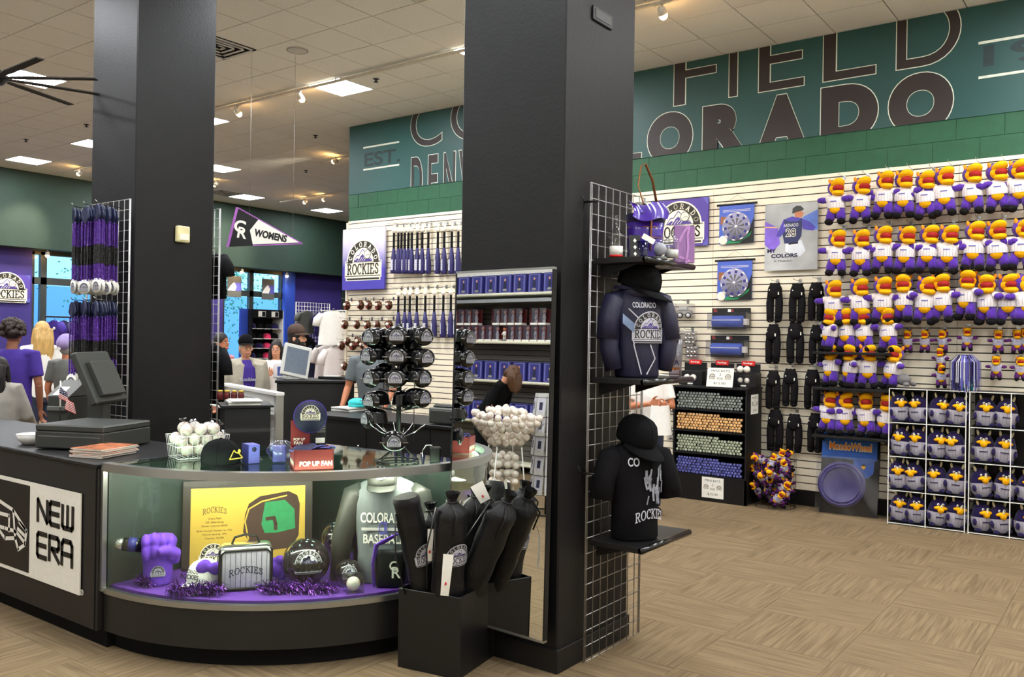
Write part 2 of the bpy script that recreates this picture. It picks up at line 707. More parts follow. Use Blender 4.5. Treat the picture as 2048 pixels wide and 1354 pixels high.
zf0 = wx(1800, 139)[1]
zf1 = zf0 + .64
for ch, xa, xb in (('F', 1349, 1432), ('I', 1459, 1475), ('E', 1518, 1608), ('L', 1647, 1751), ('D', 1793, 1920)):
    letter(ch, wx(xa, 150)[0], wx(xb, 150)[0], zf0, zf1, 0.0)
zl1 = wx(1840, 146)[1]
zl0 = ZM - .1
for ch, xa, xb in (('O', 1296, 1386), ('R', 1406, 1498), ('A', 1514, 1616), ('D', 1642, 1756), ('O', 1777, 1906), ('L', 1215, 1284), ('O', 1130, 1205)):
    letter(ch, wx(xa, 230)[0], wx(xb, 230)[0], zl0, zl1, .075)
for ch, xa, xb in (('C', 822, 884), ('O', 902, 985), ('O', 1000, 1080), ('R', 1100, 1160), ('S', 1180, 1250)):
    letter(ch, wx(xa, 260)[0], wx(xb, 260)[0], zf0, zf1, 0.0)
zd1 = wx(830, 315)[1]
for ch, xa, xb in (('D', 823, 845), ('E', 857, 876), ('N', 888, 911), ('V', 918, 945), ('E', 955, 980)):
    letter(ch, wx(xa, 340)[0], wx(xb, 340)[0], ZM - .25, zd1, .02)
xa, za = wx(729, 330)
xb, zb_ = wx(801, 304)
MB().text('EST.', 'mural_deep_teal', TR((xa + xb) / 2, -.002, (wx(765, 315)[1])) @ FY, w=xb - xa, bold=.02, h=.2, z=.001).build('lettering', mu)
xc, zc = wx(1966, 135)
MB().text('1995', 'mural_deep_teal', TR(xc, -.002, zc) @ FY, w=1.15, h=.2, bold=.02, align='l', z=.001).build('lettering', mu)
for (px, py, w) in ((727, 296, xb - xa), (727, 340, xb - xa), (1957, 87, 1.2), (1957, 156, 1.2)):
    x, z = wx(px, py)
    MB().bb(x, x + w, -.005, 0, z - .012, z + .012, 'mural_line').build('rule_line', mu)

# --- other walls
mat('wall_green', (32, 54, 42), .7, var=.12, scale=4)
mat('wall_green_dark', (28, 44, 34), .7, var=.1, scale=4)
mat('wall_purple', (58, 44, 120), .7, var=.1, scale=3)
mat('wall_blue', (40, 70, 170), .6, var=.1, scale=3)
mat('wall_plain', (228, 224, 214), .8)
ZB = at(300, 517, 'X', XB).z     # underside of the green bulkhead
XW = XB - .35                    # window wall behind it
wb = MB().bb(XB - .6, XB, Y0, Y1, ZB, ZC + .05, 'wall_green')


def yz(x, y):
    p = at(x, y, 'X', XW)
    return p.y, p.z


YA, ZA = yz(65, 502)
YB_, _ = yz(205, 520)
YC, ZCt = yz(447, 540)
YD, _ = yz(566, 600)
zs = .75
zt = ZA
for (a, b, c, d, mt) in ((Y0, YA, 0, ZB, 'wall_purple'), (YB_, YC, 0, ZB, 'wall_purple'), (YD, Y1, 0, ZB, 'wall_purple'),
                         (YA, YB_, 0, zs, 'wall_purple'), (YC, YD, 0, zs, 'wall_purple'), (YA, YB_, zt, ZB, 'window_frame'), (YC, YD, zt, ZB, 'window_frame')):
    wb.bb(XW - .2, XW, a, b, c, d, mt)
wb = st(wb.build('wall_back'))
yq, _ = yz(682, 600)
st(MB().bb(XW, XW + .12, yz(584, 600)[0] - .32, yz(584, 600)[0], 0, ZB, 'wall_blue').build('trim_1'))
st(MB().bb(XW, XB, yq, yq + 1.2, 0, ZB, 'wall_green_dark').build('trim_2'))


def window(name, ya, yb, mull, zt_):
    fr = MB()
    xo = XW - .06
    t = .05
    cols = [ya] + mull + [yb]
    for y in (ya + t / 2, yb - t / 2):
        fr.bb(xo - .05, xo + .05, y - t / 2, y + t / 2, zs, zt_, 'window_frame')
    for y in mull:
        fr.bb(xo - .05, xo + .05, y - .06, y + .06, zs, zt_, 'window_frame')
    zm = yz(300, 575)[1]
    for z, w in ((zs + .03, .06), (zt_ - .03, .06), (zm, .14)):
        fr.bb(xo - .05, xo + .05, ya, yb, z - w / 2, z + w / 2, 'window_frame')
    o = st(fr.build(name))
    for a, b in zip(cols, cols[1:]):
        for z0, z1 in ((zs + .06, zm - .07), (zm + .07, zt_ - .06)):
            MB().bb(xo - .005, xo + .005, a + .05, b - .05, z0, z1, 'window_glass').build('pane', o)
    return o


win1 = window('window_1', YA, YB_, [yz(88, 560)[0]], zt)
win2 = window('window_2', YC, YD, [yz(504, 560)[0]], zt)
st(MB().bb(-18.6, X1 + .2, Y0 - .25, Y0, 0, ZC + .05, 'wall_plain').build('wall_left'))
st(MB().bb(X1, X1 + .25, Y0, YW + .3, 0, ZC + .05, 'wall_plain').build('wall_front'))
st(MB().bb(-18.6, -9.4, Y1, Y1 + .25, 0, ZC + .05, 'wall_green_dark').build('wall_far_end'))
st(MB().bb(-9.5, -9.3, YW + .3, Y1, 0, ZC + .05, 'wall_green_dark').build('wall_beyond'))

# --- pillars
def pillar(x0, x1, y0, y1, label):
    t = thing('pillar', label, 'pillar', ((x0 + x1) / 2, (y0 + y1) / 2, 0))
    w, d = (x1 - x0), (y1 - y0)
    MB().bb(-w / 2, w / 2, -d / 2, d / 2, 0, ZC, 'pillar', bev=.008).build('shaft', t)
    MB().bb(-w / 2 - .012, w / 2 + .012, -d / 2 - .012, d / 2 + .012, 0, .12, 'black', bev=.004).build('base_board', t)
    return t


PX0, PX1, PY0, PY1 = -3.03, -2.365, 3.62, 4.335
pillar(PX0, PX1, PY0, PY1, 'square black pillar with a tall mirror and a wire grid of shelves')
QX0, QX1 = at(182, 400, 'Y', 3.62).x, at(270, 400, 'Y', 3.62).x
QY1 = at(428, 400, 'X', QX1).y
pillar(QX0, QX1, 3.62, QY1, 'square black pillar hung with strings of purple beads')
# ================================================================== shared pieces
mat('logo_dark', (38, 35, 26), .6)
mat('logo_purple', (74, 58, 140), .6)
mat('logo_white', (242, 236, 214), .6, var=.03)
mat('logo_grey', (150, 146, 138), .6)


def face(p, extra=0):
    return math.atan2(-p[0], p[1]) + extra


def remesh(o, vox, sm=6, f=.6):
    r = o.modifiers.new('r', 'REMESH')
    r.mode = 'VOXEL'
    r.voxel_size = vox
    r.use_smooth_shade = True
    if sm:
        q = o.modifiers.new('s', 'SMOOTH')
        q.iterations = sm
        q.factor = f
    return o


ORD = ['first', 'second', 'third', 'fourth', 'fifth', 'sixth', 'seventh', 'eighth', 'ninth', 'tenth', 'eleventh', 'twelfth', 'thirteenth']


# slab-serif stroke letters
def ea(cx, cy, rx, ry, a0, a1, n=12):
    return [(cx + rx * math.cos(math.radians(a0 + (a1 - a0) * i / n)), cy + ry * math.sin(math.radians(a0 + (a1 - a0) * i / n))) for i in range(n + 1)]


def sv(x, y, w=.2):
    return [(x - w / 2, y), (x + w / 2, y)]


SG = {
    'C': (.8, [ea(.42, .5, .32, .46, 50, 310), [(.66, .64), (.66, .95)]]),
    'O': (.86, [ea(.43, .5, .35, .46, 0, 360, 16)]),
    'L': (.68, [[(.17, .04), (.17, .96)], sv(.17, .96, .3), [(.03, .04), (.62, .04), (.62, .26)]]),
    'R': (.82, [[(.17, .04), (.17, .96)], [(.03, .96), (.46, .96), (.62, .86), (.64, .72), (.56, .56), (.42, .5), (.17, .5)], [(.4, .5), (.68, .04)], sv(.17, .04, .3), sv(.7, .04, .18)]),
    'A': (.86, [[(.14, .04), (.43, .96), (.72, .04)], [(.25, .36), (.6, .36)], sv(.14, .04, .26), sv(.72, .04, .26)]),
    'D': (.84, [[(.17, .04), (.17, .96)], [(.03, .96), (.42, .96), (.64, .8), (.7, .5), (.64, .2), (.42, .04), (.03, .04)]]),
    'K': (.84, [[(.17, .04), (.17, .96)], [(.66, .96), (.18, .46)], [(.34, .6), (.7, .04)], sv(.17, .96, .3), sv(.17, .04, .3), sv(.68, .96, .2), sv(.7, .04, .2)]),
    'I': (.42, [[(.2, .04), (.2, .96)], sv(.2, .96, .32), sv(.2, .04, .32)]),
    'E': (.74, [[(.17, .04), (.17, .96)], [(.03, .96), (.64, .96), (.64, .76)], [(.17, .52), (.48, .52)], [(.03, .04), (.66, .04), (.66, .26)]]),
    'S': (.72, [[(.6, .74), (.56, .88), (.36, .96), (.18, .86), (.14, .7), (.3, .56), (.5, .44), (.6, .28), (.52, .12), (.34, .04), (.16, .12), (.1, .28)]]),
    'W': (1.1, [[(.1, .96), (.32, .04), (.54, .8), (.76, .04), (1.0, .96)], sv(.1, .96, .2), sv(1., .96, .2)]),
    'M': (1.0, [[(.14, .04), (.14, .96), (.5, .2), (.86, .96), (.86, .04)], sv(.14, .04, .24), sv(.86, .04, .24)]),
    'N': (.9, [[(.15, .04), (.15, .96), (.72, .04), (.72, .96)], sv(.15, .04, .24), sv(.72, .96, .24)]),
}


def stroke(mb, pts, w, mt, fn, z):
    for a, b in zip(pts, pts[1:]):
        a, b = V((*a, 0)), V((*b, 0))
        d = (b - a)
        if d.length < 1e-6:
            continue
        d.normalize()
        n = V((-d.y, d.x, 0)) * w / 2
        a2, b2 = a - d * w * .3, b + d * w * .3
        mb.add([fn(p.x, p.y, z) for p in (a2 - n, b2 - n, b2 + n, a2 + n)], [(0, 1, 2, 3)], mt)


def swidth(s, gap=.06):
    return sum(SG[c][0] + gap for c in s) - gap


def serif(mb, s, mt, fn, w, h, x0, y0, th=.12, z=0, gap=.06, bend=None):
    # straight slab-serif word from x0,y0, fitted to w x h
    k = w / swidth(s, gap)
    x = 0
    for c in s:
        gw, strokes = SG[c]
        for st_ in strokes:
            pts = [(x0 + (x + px) * k, y0 + py * h + (bend((x + px) * k / w) if bend else 0)) for px, py in st_]
            stroke(mb, pts, th * min(k, h), mt, fn, z)
        x += gw + gap


def logo_into(mb, fn, dark='logo_dark', light='logo_white', pur='logo_purple', dz=.006, letters=True, rim=True):
    # arch over banner emblem, half width 1; fn(x, y, z) -> point
    F_ = lambda poly, mt, z: mb.add([fn(x, y, z) for x, y in poly], [tuple(range(len(poly)))], mt)

    def ring(r0, r1, mt, z, n=20):
        for i in range(n):
            a, b = PI * i / n, PI * (i + 1) / n
            mb.add([fn(r * math.cos(t), r * math.sin(t), z) for r, t in ((r0, a), (r1, a), (r1, b), (r0, b))], [(0, 1, 2, 3)], mt)

    def strip(x0, x1, y0, y1, mt, z, n=10):
        for i in range(n):
            a, b = x0 + (x1 - x0) * i / n, x0 + (x1 - x0) * (i + 1) / n
            mb.add([fn(a, y0, z), fn(b, y0, z), fn(b, y1, z), fn(a, y1, z)], [(0, 1, 2, 3)], mt)
    ring(0, .94, light, 0)
    strip(-1.04, 1.04, -.58, .09, light, 0)
    strip(-.98, .98, -.7, -.58, light, 0)
    ring(.6, .88, dark, dz)
    ring(0, .6, light, dz)
    strip(-1, 1, -.53, -.5, dark, dz)
    strip(-1, 1, .02, .05, dark, dz)
    strip(-.92, .92, -.67, -.6, dark, dz)
    mt_ = [(-.52, .06), (-.3, .2), (-.24, .17), (-.02, .36), (.04, .3), (.1, .2), (.2, .15), (.3, .2), (.54, .06)]
    for a, b in zip(mt_, mt_[1:]):
        F_([(a[0], .05), (b[0], .05), b, a], pur, dz * 2)
    stroke(mb, [(-.5, .08), (-.34, .3), (-.22, .3), (-.02, .55), (.14, .4), (.5, .1)], .03, pur, fn, dz * 2.5)
    for k in range(4):
        stroke(mb, [(-.3 + k * .12, .07), (-.16 + k * .12, .22)], .02, light, fn, dz * 3)
    F_([(.26 + .19 * math.cos(t * PI / 8), .33 + .19 * math.sin(t * PI / 8)) for t in range(16)], dark, dz * 3)
    F_([(.26 + .165 * math.cos(t * PI / 8), .33 + .165 * math.sin(t * PI / 8)) for t in range(16)], light, dz * 4)
    stroke(mb, ea(.3, .22, .14, .1, 40, 150, 5), .016, dark, fn, dz * 5)
    if letters:
        serif(mb, 'ROCKIES', dark, fn, 1.78, .42, -.89, -.45, .17, dz * 2)
        word = 'COLORADO'
        for i, c in enumerate(word):
            an = PI * (1 - (i + .75) / (len(word) + .5))
            ca, sa = math.cos(an - PI / 2), math.sin(an - PI / 2)
            gw, strokes = SG[c]
            for s_ in strokes:
                pts = []
                for px, py in s_:
                    lx, ly = (px - gw / 2) * .19, .645 + py * .19
                    pts.append((lx * ca - ly * sa, lx * sa + ly * ca))
                stroke(mb, pts, .032, light, fn, dz * 2)
    return mb


LOGO = logo_into(MB(), lambda x, y, z: (x, y, z)).build('emblem')
LOGO_ME = LOGO.data
bpy.data.objects.remove(LOGO)
mat('logo_silver', (196, 196, 206), .5)
mat('logo_navy', (50, 44, 92), .6)
LG = logo_into(MB(), lambda x, y, z: (x, y, z), dark='logo_dark', light='logo_silver', pur='logo_navy').build('emblem')
LOGO_S = LG.data
bpy.data.objects.remove(LG)


def logo(parent, T, hw, me=None, name='emblem'):
    return link(name, me or LOGO_ME, parent, mw=T @ M.Diagonal((hw, hw, hw, 1)))


def ring_body(mb, rings, mt, n=24, e=1.0, T=None, cap=True):
    # lofted rings (z, rx, ry, cx, cy)
    pw = lambda v: math.copysign(abs(v) ** e, v)
    vs, fs = [], []
    for z, rx, ry, cx, cy in rings:
        for k in range(n):
            a = 2 * PI * k / n
            vs.append((cx + rx * pw(math.cos(a)), cy + ry * pw(math.sin(a)), z))
    for i in range(len(rings) - 1):
        for k in range(n):
            k2 = (k + 1) % n
            fs.append((i * n + k, i * n + k2, (i + 1) * n + k2, (i + 1) * n + k))
    if cap:
        fs.append(tuple(range(n - 1, -1, -1)))
        fs.append(tuple((len(rings) - 1) * n + k for k in range(n)))
    return mb.add(vs, fs, mt, True, T)


def cap_parts(t, crown, visor, s=1.0, T=M(), tilt=0):
    # ball cap, front at -y, sitting on z = 0
    r = .095 * s
    c = MB()
    c.T = T
    prof = [(r * 1.0, 0), (r * 1.03, r * .25), (r * 1.0, r * .6), (r * .88, r * .92), (r * .64, r * 1.16), (r * .34, r * 1.29), (.004, r * 1.33)]
    c.lathe(prof, crown, 20, T=M.Diagonal((.92, 1.08, 1, 1)))
    for k in range(6):
        a = k * PI / 3 + PI / 6
        c.tube([(q[0] * math.cos(a) * .925, q[0] * math.sin(a) * 1.085, q[1] + .0008) for q in prof], .0012 * s, crown, 4)
    c = c.build('crown', t)
    v = MB()
    v.T = T

    def f(u, w):
        a = PI + PI * (.06 + .88 * u)
        x, y = r * .92 * math.cos(a), r * 1.08 * math.sin(a)
        k = math.sin(PI * u) ** .7
        y2 = y - w * r * .85 * k
        x2 = x * (1 + .04 * w)
        return (x2, y2, r * .06 - w * r * .22 * k - (x2 / r) ** 2 * r * .16 * w)
    v.surf(f, 17, 5, visor)
    v.surf(lambda u, w: tuple(V(f(1 - u, w)) - V((0, 0, .004 * s))), 17, 5, visor)
    v.build('visor', t)
    b = MB()
    b.T = T
    b.ell((0, 0, r * 1.34), (r * .09, r * .09, r * .05), crown, 8, 5)
    b.build('button', t)
    return c


def cap(label, loc, rz, crown, visor=None, group=None, s=1.0, rot=None, emblem=None):
    t = thing('baseball_hat', label, 'cap', loc, rz, group, rot=rot)
    cap_parts(t, crown, visor or crown, s)
    if emblem:
        r = .095 * s
        logo(t, TR(0, -r * 1.1, r * .55, rx=-.28) @ FY @ TR(0, 0, .004), emblem, LOGO_S)
    return t


WIRES = {}


def wire_mesh(L, r=.0028, mt='wire'):
    k = (round(L, 4), r, mt)
    if k not in WIRES:
        o = MB().cyl((0, 0, -L / 2), (0, 0, L / 2), r, mt, n=6).build('wire')
        WIRES[k] = o.data
        bpy.data.objects.remove(o)
    return WIRES[k]


def gridwall(label, loc, rz, w, h, nx, nz, name='wire_grid', group=None, z0=0, mt='wire', r=.0028):
    # wire grid panel; plane = local xz
    t = thing(name, label, 'grid panel', loc, rz, group)
    fr = MB()
    for x in (-w / 2, -w / 2 + .014, w / 2 - .014, w / 2):
        fr.cyl((x, .004, z0), (x, .004, h), r * 1.3, mt, n=6)
    fr.build('frame', t)
    vm, hm = wire_mesh(h - z0, r, mt), wire_mesh(w, r, mt)
    for i in range(1, nx):
        link('upright_wire', vm, t, (-w / 2 + w * i / nx, 0, (h + z0) / 2))
    for k in range(nz + 1):
        link('cross_wire', hm, t, (0, .004, z0 + (h - z0) * k / nz), (0, PI / 2, 0))
    return t


def ball_parts(t, r, mt='ball_leather'):
    MB().ell((0, 0, 0), r, mt, 16, 10).build('cover', t)
    for s_ in (-1, 1):
        MB().tube([(r * 1.003 * math.cos(a) * .62 + s_ * r * .42 * 0, r * 1.003 * math.sin(a) * .62, s_ * r * .787) for a in [k * PI / 8 for k in range(16)]], r * .02, 'red', 4, True).build('stitching', t)


def torso(t, w, d, h, mt, sleeve='short', sl_mt=None, name='shirt', neck=True, arm_out=.1):
    # stuffed shirt form: hips at z = 0, shoulders at h, front at -y
    b = MB()
    rings = [(0, w * .40, d * .46, 0, 0), (h * .02, w * .43, d * .49, 0, 0), (h * .3, w * .42, d * .46, 0, 0), (h * .55, w * .46, d * .5, 0, 0), (h * .75, w * .5, d * .5, 0, 0),
             (h * .88, w * .48, d * .44, 0, .005), (h * .95, w * .38, d * .34, 0, .01), (h, w * .2, d * .26, 0, .015)]
    ring_body(b, rings, mt, 28, .9)
    o = b.build(name, t)
    L = {'short': .42, 'long': .95}[sleeve] * h
    for s_ in (-1, 1):
        m = MB()
        p = [(s_ * w * .36, .005, h * .87), (s_ * w * .47, 0, h * .84), (s_ * (w * .5 + arm_out * .45), -.01, h * .84 - L * .45), (s_ * (w * .5 + arm_out * .7), -.02, h * .84 - L)]
        m.tube(p, [d * .26, d * .34, d * .3, d * .29 if sleeve == 'short' else d * .2], sl_mt or mt, 14)
        m.build('sleeve', t)
    return o


# ================================================================== sales counter
CX, CY, CRAD = -4.42, 3.74, 1.36
ZR = .98
mat('counter_black', (22, 21, 20), .5, var=.1, scale=3)
# straight counter with sign
ct_ = thing('sales_counter', 'long black laminate sales counter carrying the NEW ERA sign', 'counter', (-4.43, 2.37, 0))
MB().bb(-4.2, 0, .0, .72, .1, .955, 'counter_black', bev=.004).build('body', ct_)
MB().bb(-4.2, 0, .06, .66, 0, .1, 'black_matte').build('toe_kick', ct_)
MB().bb(-4.22, 0, -.015, .74, .955, ZR, 'black', bev=.006).build('worktop', ct_)
for x in (-1.28, -2.5, -.02):
    MB().bb(x - .004, x + .004, -.003, .0, .1, .955, 'black_matte').build('panel_joint', ct_)
# NEW ERA sign
s0 = at(0, 947, 'Y', 2.366)
s1 = at(165, 985, 'Y', 2.366)
s2 = at(160, 1187, 'Y', 2.366)
sm_ = at(64, 962, 'Y', 2.366).x
zb0, zb1 = .262, .805
sg = thing('counter_sign', 'black and white NEW ERA sign board with a flag emblem on the counter front', 'sign', (sm_, 2.364, 0))
wR, wL = s1.x - sm_, 1.25
MB().bb(-wL, wR, -.006, 0, zb0, zb1, 'paper').build('board', sg)
MB().bb(-wL + .02, -.004, -.008, -.006, zb0 + .022, zb1 - .022, 'black').build('dark_field', sg)


def nera(mb, word, x0, z0, w, h, mt, T):
    # squared single-line lettering
    G = {'N': [[(0, 0), (0, 1), (.78, 0), (.78, 1)]], 'E': [[(.75, 1), (.1, 1), (0, .9), (0, .1), (.1, 0), (.75, 0)], [(0, .5), (.7, .5)]],
         'W': [[(0, 1), (0, .1), (.1, 0), (.7, 0), (.8, .1), (.8, 1)], [(.4, .08), (.4, 1)]], 'R': [[(0, 0), (0, 1), (.65, 1), (.75, .9), (.75, .6), (.65, .5), (.2, .5), (.78, 0)]],
         'A': [[(0, 0), (0, .85), (.12, 1), (.66, 1), (.78, .85), (.78, 0)], [(0, .45), (.78, .45)]]}
    for i, c in enumerate(word):
        for s_ in G[c]:
            stroke(mb, [(x0 + (i + px) * w / len(word), z0 + py * h) for px, py in s_], .028, mt, lambda x, y, z: T @ V((x, y, z)), .002)


tx = MB()
nera(tx, 'NEW', wR * .17, .6, wR * .74, .12, 'black', TR(0, -.007) @ FY)
nera(tx, 'ERA', wR * .17, .4, wR * .74, .13, 'black', TR(0, -.007) @ FY)
tx.build('lettering', sg)
em = MB()
Tq = TR(0, -.008) @ FY
fl_ = lambda x, y, z: Tq @ V((x, y, z))
for pts in ([(-.5, .62), (-.42, .66), (-.2, .62), (-.03, .52), (-.05, .44), (-.13, .4), (-.17, .46), (-.3, .44), (-.42, .5), (-.5, .48)],
            [(-.2, .62), (-.17, .46)], [(-.12, .56), (-.05, .53)], [(-.14, .52), (-.05, .49)], [(-.3, .5), (-.16, .5), (-.05, .45)],
            [(-.44, .6), (-.44, .5), (-.32, .5)], [(-.38, .49), (-.38, .58), (-.25, .58), (-.25, .49)]):
    stroke(em, pts, .022, 'paper', fl_, .002)
em.build('flag_emblem', sg)
MB().text('R', 'paper', TR(wR + .02, -.004, zb0 + .02) @ FY, h=.012).tube([(wR + .02 + .014 * math.cos(a), -.004, zb0 + .02 + .014 * math.sin(a)) for a in [k * PI / 6 for k in range(12)]], .002, 'paper', 4, True).build('registered_mark', sg)

# curved showcase
cs = thing('glass_showcase', 'curved glass display case with silver rim and black base', 'display case', (CX, CY, 0))
A0, A1 = -PI / 2, .04


def wall_arc(mb, r, z0, z1, mt, th=.01, n=48, a0=A0, a1=A1):
    def f(u, v):
        a = a0 + (a1 - a0) * u
        rr, z = [(r, z0), (r, z1), (r - th, z1), (r - th, z0)][int(round(v * 4)) % 4]
        return (rr * math.cos(a), rr * math.sin(a), z)
    mb.surf(f, n, 4, mt, cv=True, smooth=False)
    return mb


def sector(mb, r, z0, z1, mt, n=48):
    p = [(0, 0)] + [(r * math.cos(A0 + (A1 - A0) * i / n), r * math.sin(A0 + (A1 - A0) * i / n)) for i in range(n + 1)]
    return mb.prism(p, z0, z1, mt)


sector(MB(), 1.335, .1, .3, 'counter_black').build('base', cs)
sector(MB(), 1.27, 0, .1, 'black_matte').build('toe_kick', cs)
wall_arc(MB(), 1.345, .298, .325, 'alu', .03).build('bottom_rail', cs)
mat('deck', (92, 44, 150), .8, var=.12)
sector(MB(), 1.3, .3, .335, 'deck').build('deck', cs)
wall_arc(MB(), 1.335, .325, .945, 'case_glass', .006).build('front_glass', cs)
wall_arc(MB(), 1.36, .942, .985, 'alu', .05).build('top_rim', cs)
sector(MB(), 1.315, .972, .98, 'case_top').build('top_glass', cs)
mat('case_back', (52, 66, 60), .4, var=.2, scale=6)
MB().bb(-.012, .002, -1.32, -.02, .33, .96, 'case_back').build('side_panel', cs)
MB().bb(0, 1.31, -.02, .03, .33, .96, 'case_back').build('rear_panel', cs)
for a, nm in ((A0, 'end_post'), (A1, 'end_post')):
    MB().box((1.345 * math.cos(a), 1.345 * math.sin(a), .64), (.024, .024, .66), 'alu').build(nm, cs)
mat('case_tube', (255, 250, 240), .4, var=0, emit=((255, 248, 232), 110))
lt = MB()
lt.tube([(1.27 * math.cos(a), 1.27 * math.sin(a), .945) for a in [A0 + .1 + k * .09 for k in range(16)]], .009, 'case_tube', 6)
lt.build('lamp_tube', cs)


def incase(px, py, z=.337):
    return at(px, py, 'Z', z)


# --- things in the showcase
# plaque
pp = away(497, 1065, 4.95)
pl = thing('stadium_plaque', 'gold wall plaque with a green ballpark plan in a dark frame', 'plaque', (pp.x, pp.y, .337), rot=(-.1, 0, face(pp)))
w, h = .72, .5
mat('frame_dark', (52, 46, 40), .4)
MB().bb(-w / 2, w / 2, 0, .02, 0, h, 'frame_dark', bev=.004).build('frame', pl)
MB().bb(-w / 2 + .045, w / 2 - .045, -.004, 0, .03, h - .045, 'gold').build('plate', pl)
T = TR(0, -.0045, 0) @ FY
pm = MB()
stad = [(-.02, .3), (.0, .36), (.06, .4), (.22, .425), (.27, .4), (.285, .35), (.28, .17), (.24, .1), (.1, .09), (.02, .12), (-.03, .2)]
pm.flat(stad, 'brown', T, .0005)
pm.build('stadium_plan', pl)
pm = MB()
pm.flat([(.09, .365), (.2, .375), (.255, .32), (.26, .21), (.16, .19), (.09, .19), (.07, .24)], 'field_green', T, .001)
pm.build('playing_field', pl)
pm = MB()
stroke(pm, [(.1, .27), (.14, .275), (.15, .24), (.15, .21)], .02, 'brown', lambda x, y, z: T @ V((x, y, z)), .0015)
pm.build('base_path', pl)
pm = MB()
stroke(pm, [(.0, .16), (-.02, .26), (.0, .33), (.07, .37), (.21, .4)], .008, 'gold', lambda x, y, z: T @ V((x, y, z)), .0015)
pm.build('upper_deck_line', pl)
pm = MB()
serif(pm, 'ROCKIES', 'brown', lambda x, y, z: T @ V((x, y, z)), .13, .032, -.25, .305, .12, .001, bend=lambda u: .014 * math.sin(PI * u))
for k, (s_, wd_) in enumerate((('Coors Field', .07), ('2001 Blake Street', .1), ('Denver, Colorado 80205', .14), ('Broke Ground: October 16, 1992', .19), ('Opened: April 26, 1995', .13), ('Capacity: 50,200', .1))):
    pm.text(s_, 'brown', T @ TR(-.185, .285 - k * .021 - (.006 if k > 2 else 0), .001), w=wd_, h=.011)
pm.build('lettering', pl)
logo(pl, T @ TR(-.19, .075, .001), .075)
# purple foam fist holding a bottle shaped bat mug
fp = V((-4.24, 2.6, .337))
ff = thing('foam_fist', 'purple foam fist standing upright on the showcase deck', 'foam hand', fp, face(fp))
b = MB()
ring_body(b, [(0, .072, .06, 0, 0), (.1, .075, .062, 0, 0), (.17, .085, .068, 0, 0), (.23, .092, .07, .004, 0), (.26, .07, .05, .004, 0)], 'violet_cloth', 20)
for k in range(4):
    b.ell((-.062 + k * .042, -.035, .238 - abs(k - 1.2) * .008), (.024, .05, .045), 'violet_cloth', 12, 8)
    b.ell((-.062 + k * .042, -.058, .19 - abs(k - 1.2) * .006), (.022, .03, .05), 'violet_cloth', 12, 8)
b.tube([(.08, -.01, .12), (.085, -.05, .17), (.05, -.085, .19), (.0, -.088, .185)], [.03, .03, .026, .02], 'violet_cloth', 10)
remesh(b.build('foam_body', ff), .006, 4)
logo(ff, TR(-.0, -.064, .075) @ FY, .035, LOGO_S)
bt = thing('bat_mug', 'black and blue mug with silver lid gripped by the purple foam fist', 'mug', fp + V((0, 0, .2)), face(fp))
q = lambda x: (x, -.02 - x * .15, x * -.12)
MB().cyl(q(-.075), q(-.17), .036, 'black_gloss', n=18).build('barrel', bt)
MB().cyl(q(-.105), q(-.145), .0368, 'blue_card', n=18).build('label_band', bt)
MB().cyl(q(-.17), q(-.205), .034, 'silver_foil', .026, n=18).build('lid', bt)
# white cap
p = incase(372, 1192)
p = V((-4.03, 2.74, .357))
wc = cap('white cap with COLORADO ROCKIES lettering on the showcase deck', p, face(p, -.6), 'white', rot=(.0, 0, face(p, -.75)), s=.92)
tx = MB()
tx.text('COLORADO', 'black', TR(0, -.104, .075, rx=-.2) @ FY, w=.11, h=.02, bold=.02)
tx.text('ROCKIES', 'black', TR(0, -.108, .048, rx=-.1) @ FY, w=.12, h=.024, bold=.03)
tx.build('lettering', wc)
# lunch bag
p = V((-3.80, 2.83, .337))
lb = thing('lunch_bag', 'silver pinstriped ROCKIES cooler bag with black piping and handle', 'bag', p, face(p, .05))
MB().box((0, .05, .115), (.27, .13, .23), 'silver_foil', bev=.03, seg=3).build('body', lb)
MB().box((0, -.02, .11), (.25, .03, .2), 'jersey_grey', bev=.012, seg=2).build('front_pocket', lb)
rr = [(-.125, .03), (-.125, .19), (-.105, .21), (.105, .21), (.125, .19), (.125, .03), (.105, .012), (-.105, .012)]
MB().tube([(x, -.035, z) for x, z in rr], .006, 'black', 6, True).build('piping', lb)
MB().tube([(x * 1.06, .0, z * 1.06) for x, z in rr], .005, 'black', 6, True).build('zip', lb)
MB().tube([(-.07, .05, .225), (-.055, .05, .262), (0, .05, .275), (.055, .05, .262), (.07, .05, .225)], .012, 'black', 8, sq=(1, .5)).build('handle', lb)
m = MB()
for k in range(9):
    m.bb(-.104 + k * .026 - .0008, -.104 + k * .026 + .0008, -.0365, -.035, .015, .2, 'navy')
m.build('pinstripes', lb)
m = MB()
Tl = TR(0, -.037) @ FY
serif(m, 'ROCKIES', 'navy', lambda x, y, z: Tl @ V((x, y, z)), .17, .035, -.085, .075, .13, .0005, bend=lambda u: .018 * math.sin(PI * u))
m.build('lettering', lb)
MB().surf(lambda u, v: (.04 + u * .06, -.04 - .004 * math.sin(PI * v), .0 + v * .05 - u * .01), 4, 4, 'bag_clear').build('swing_tag', lb)
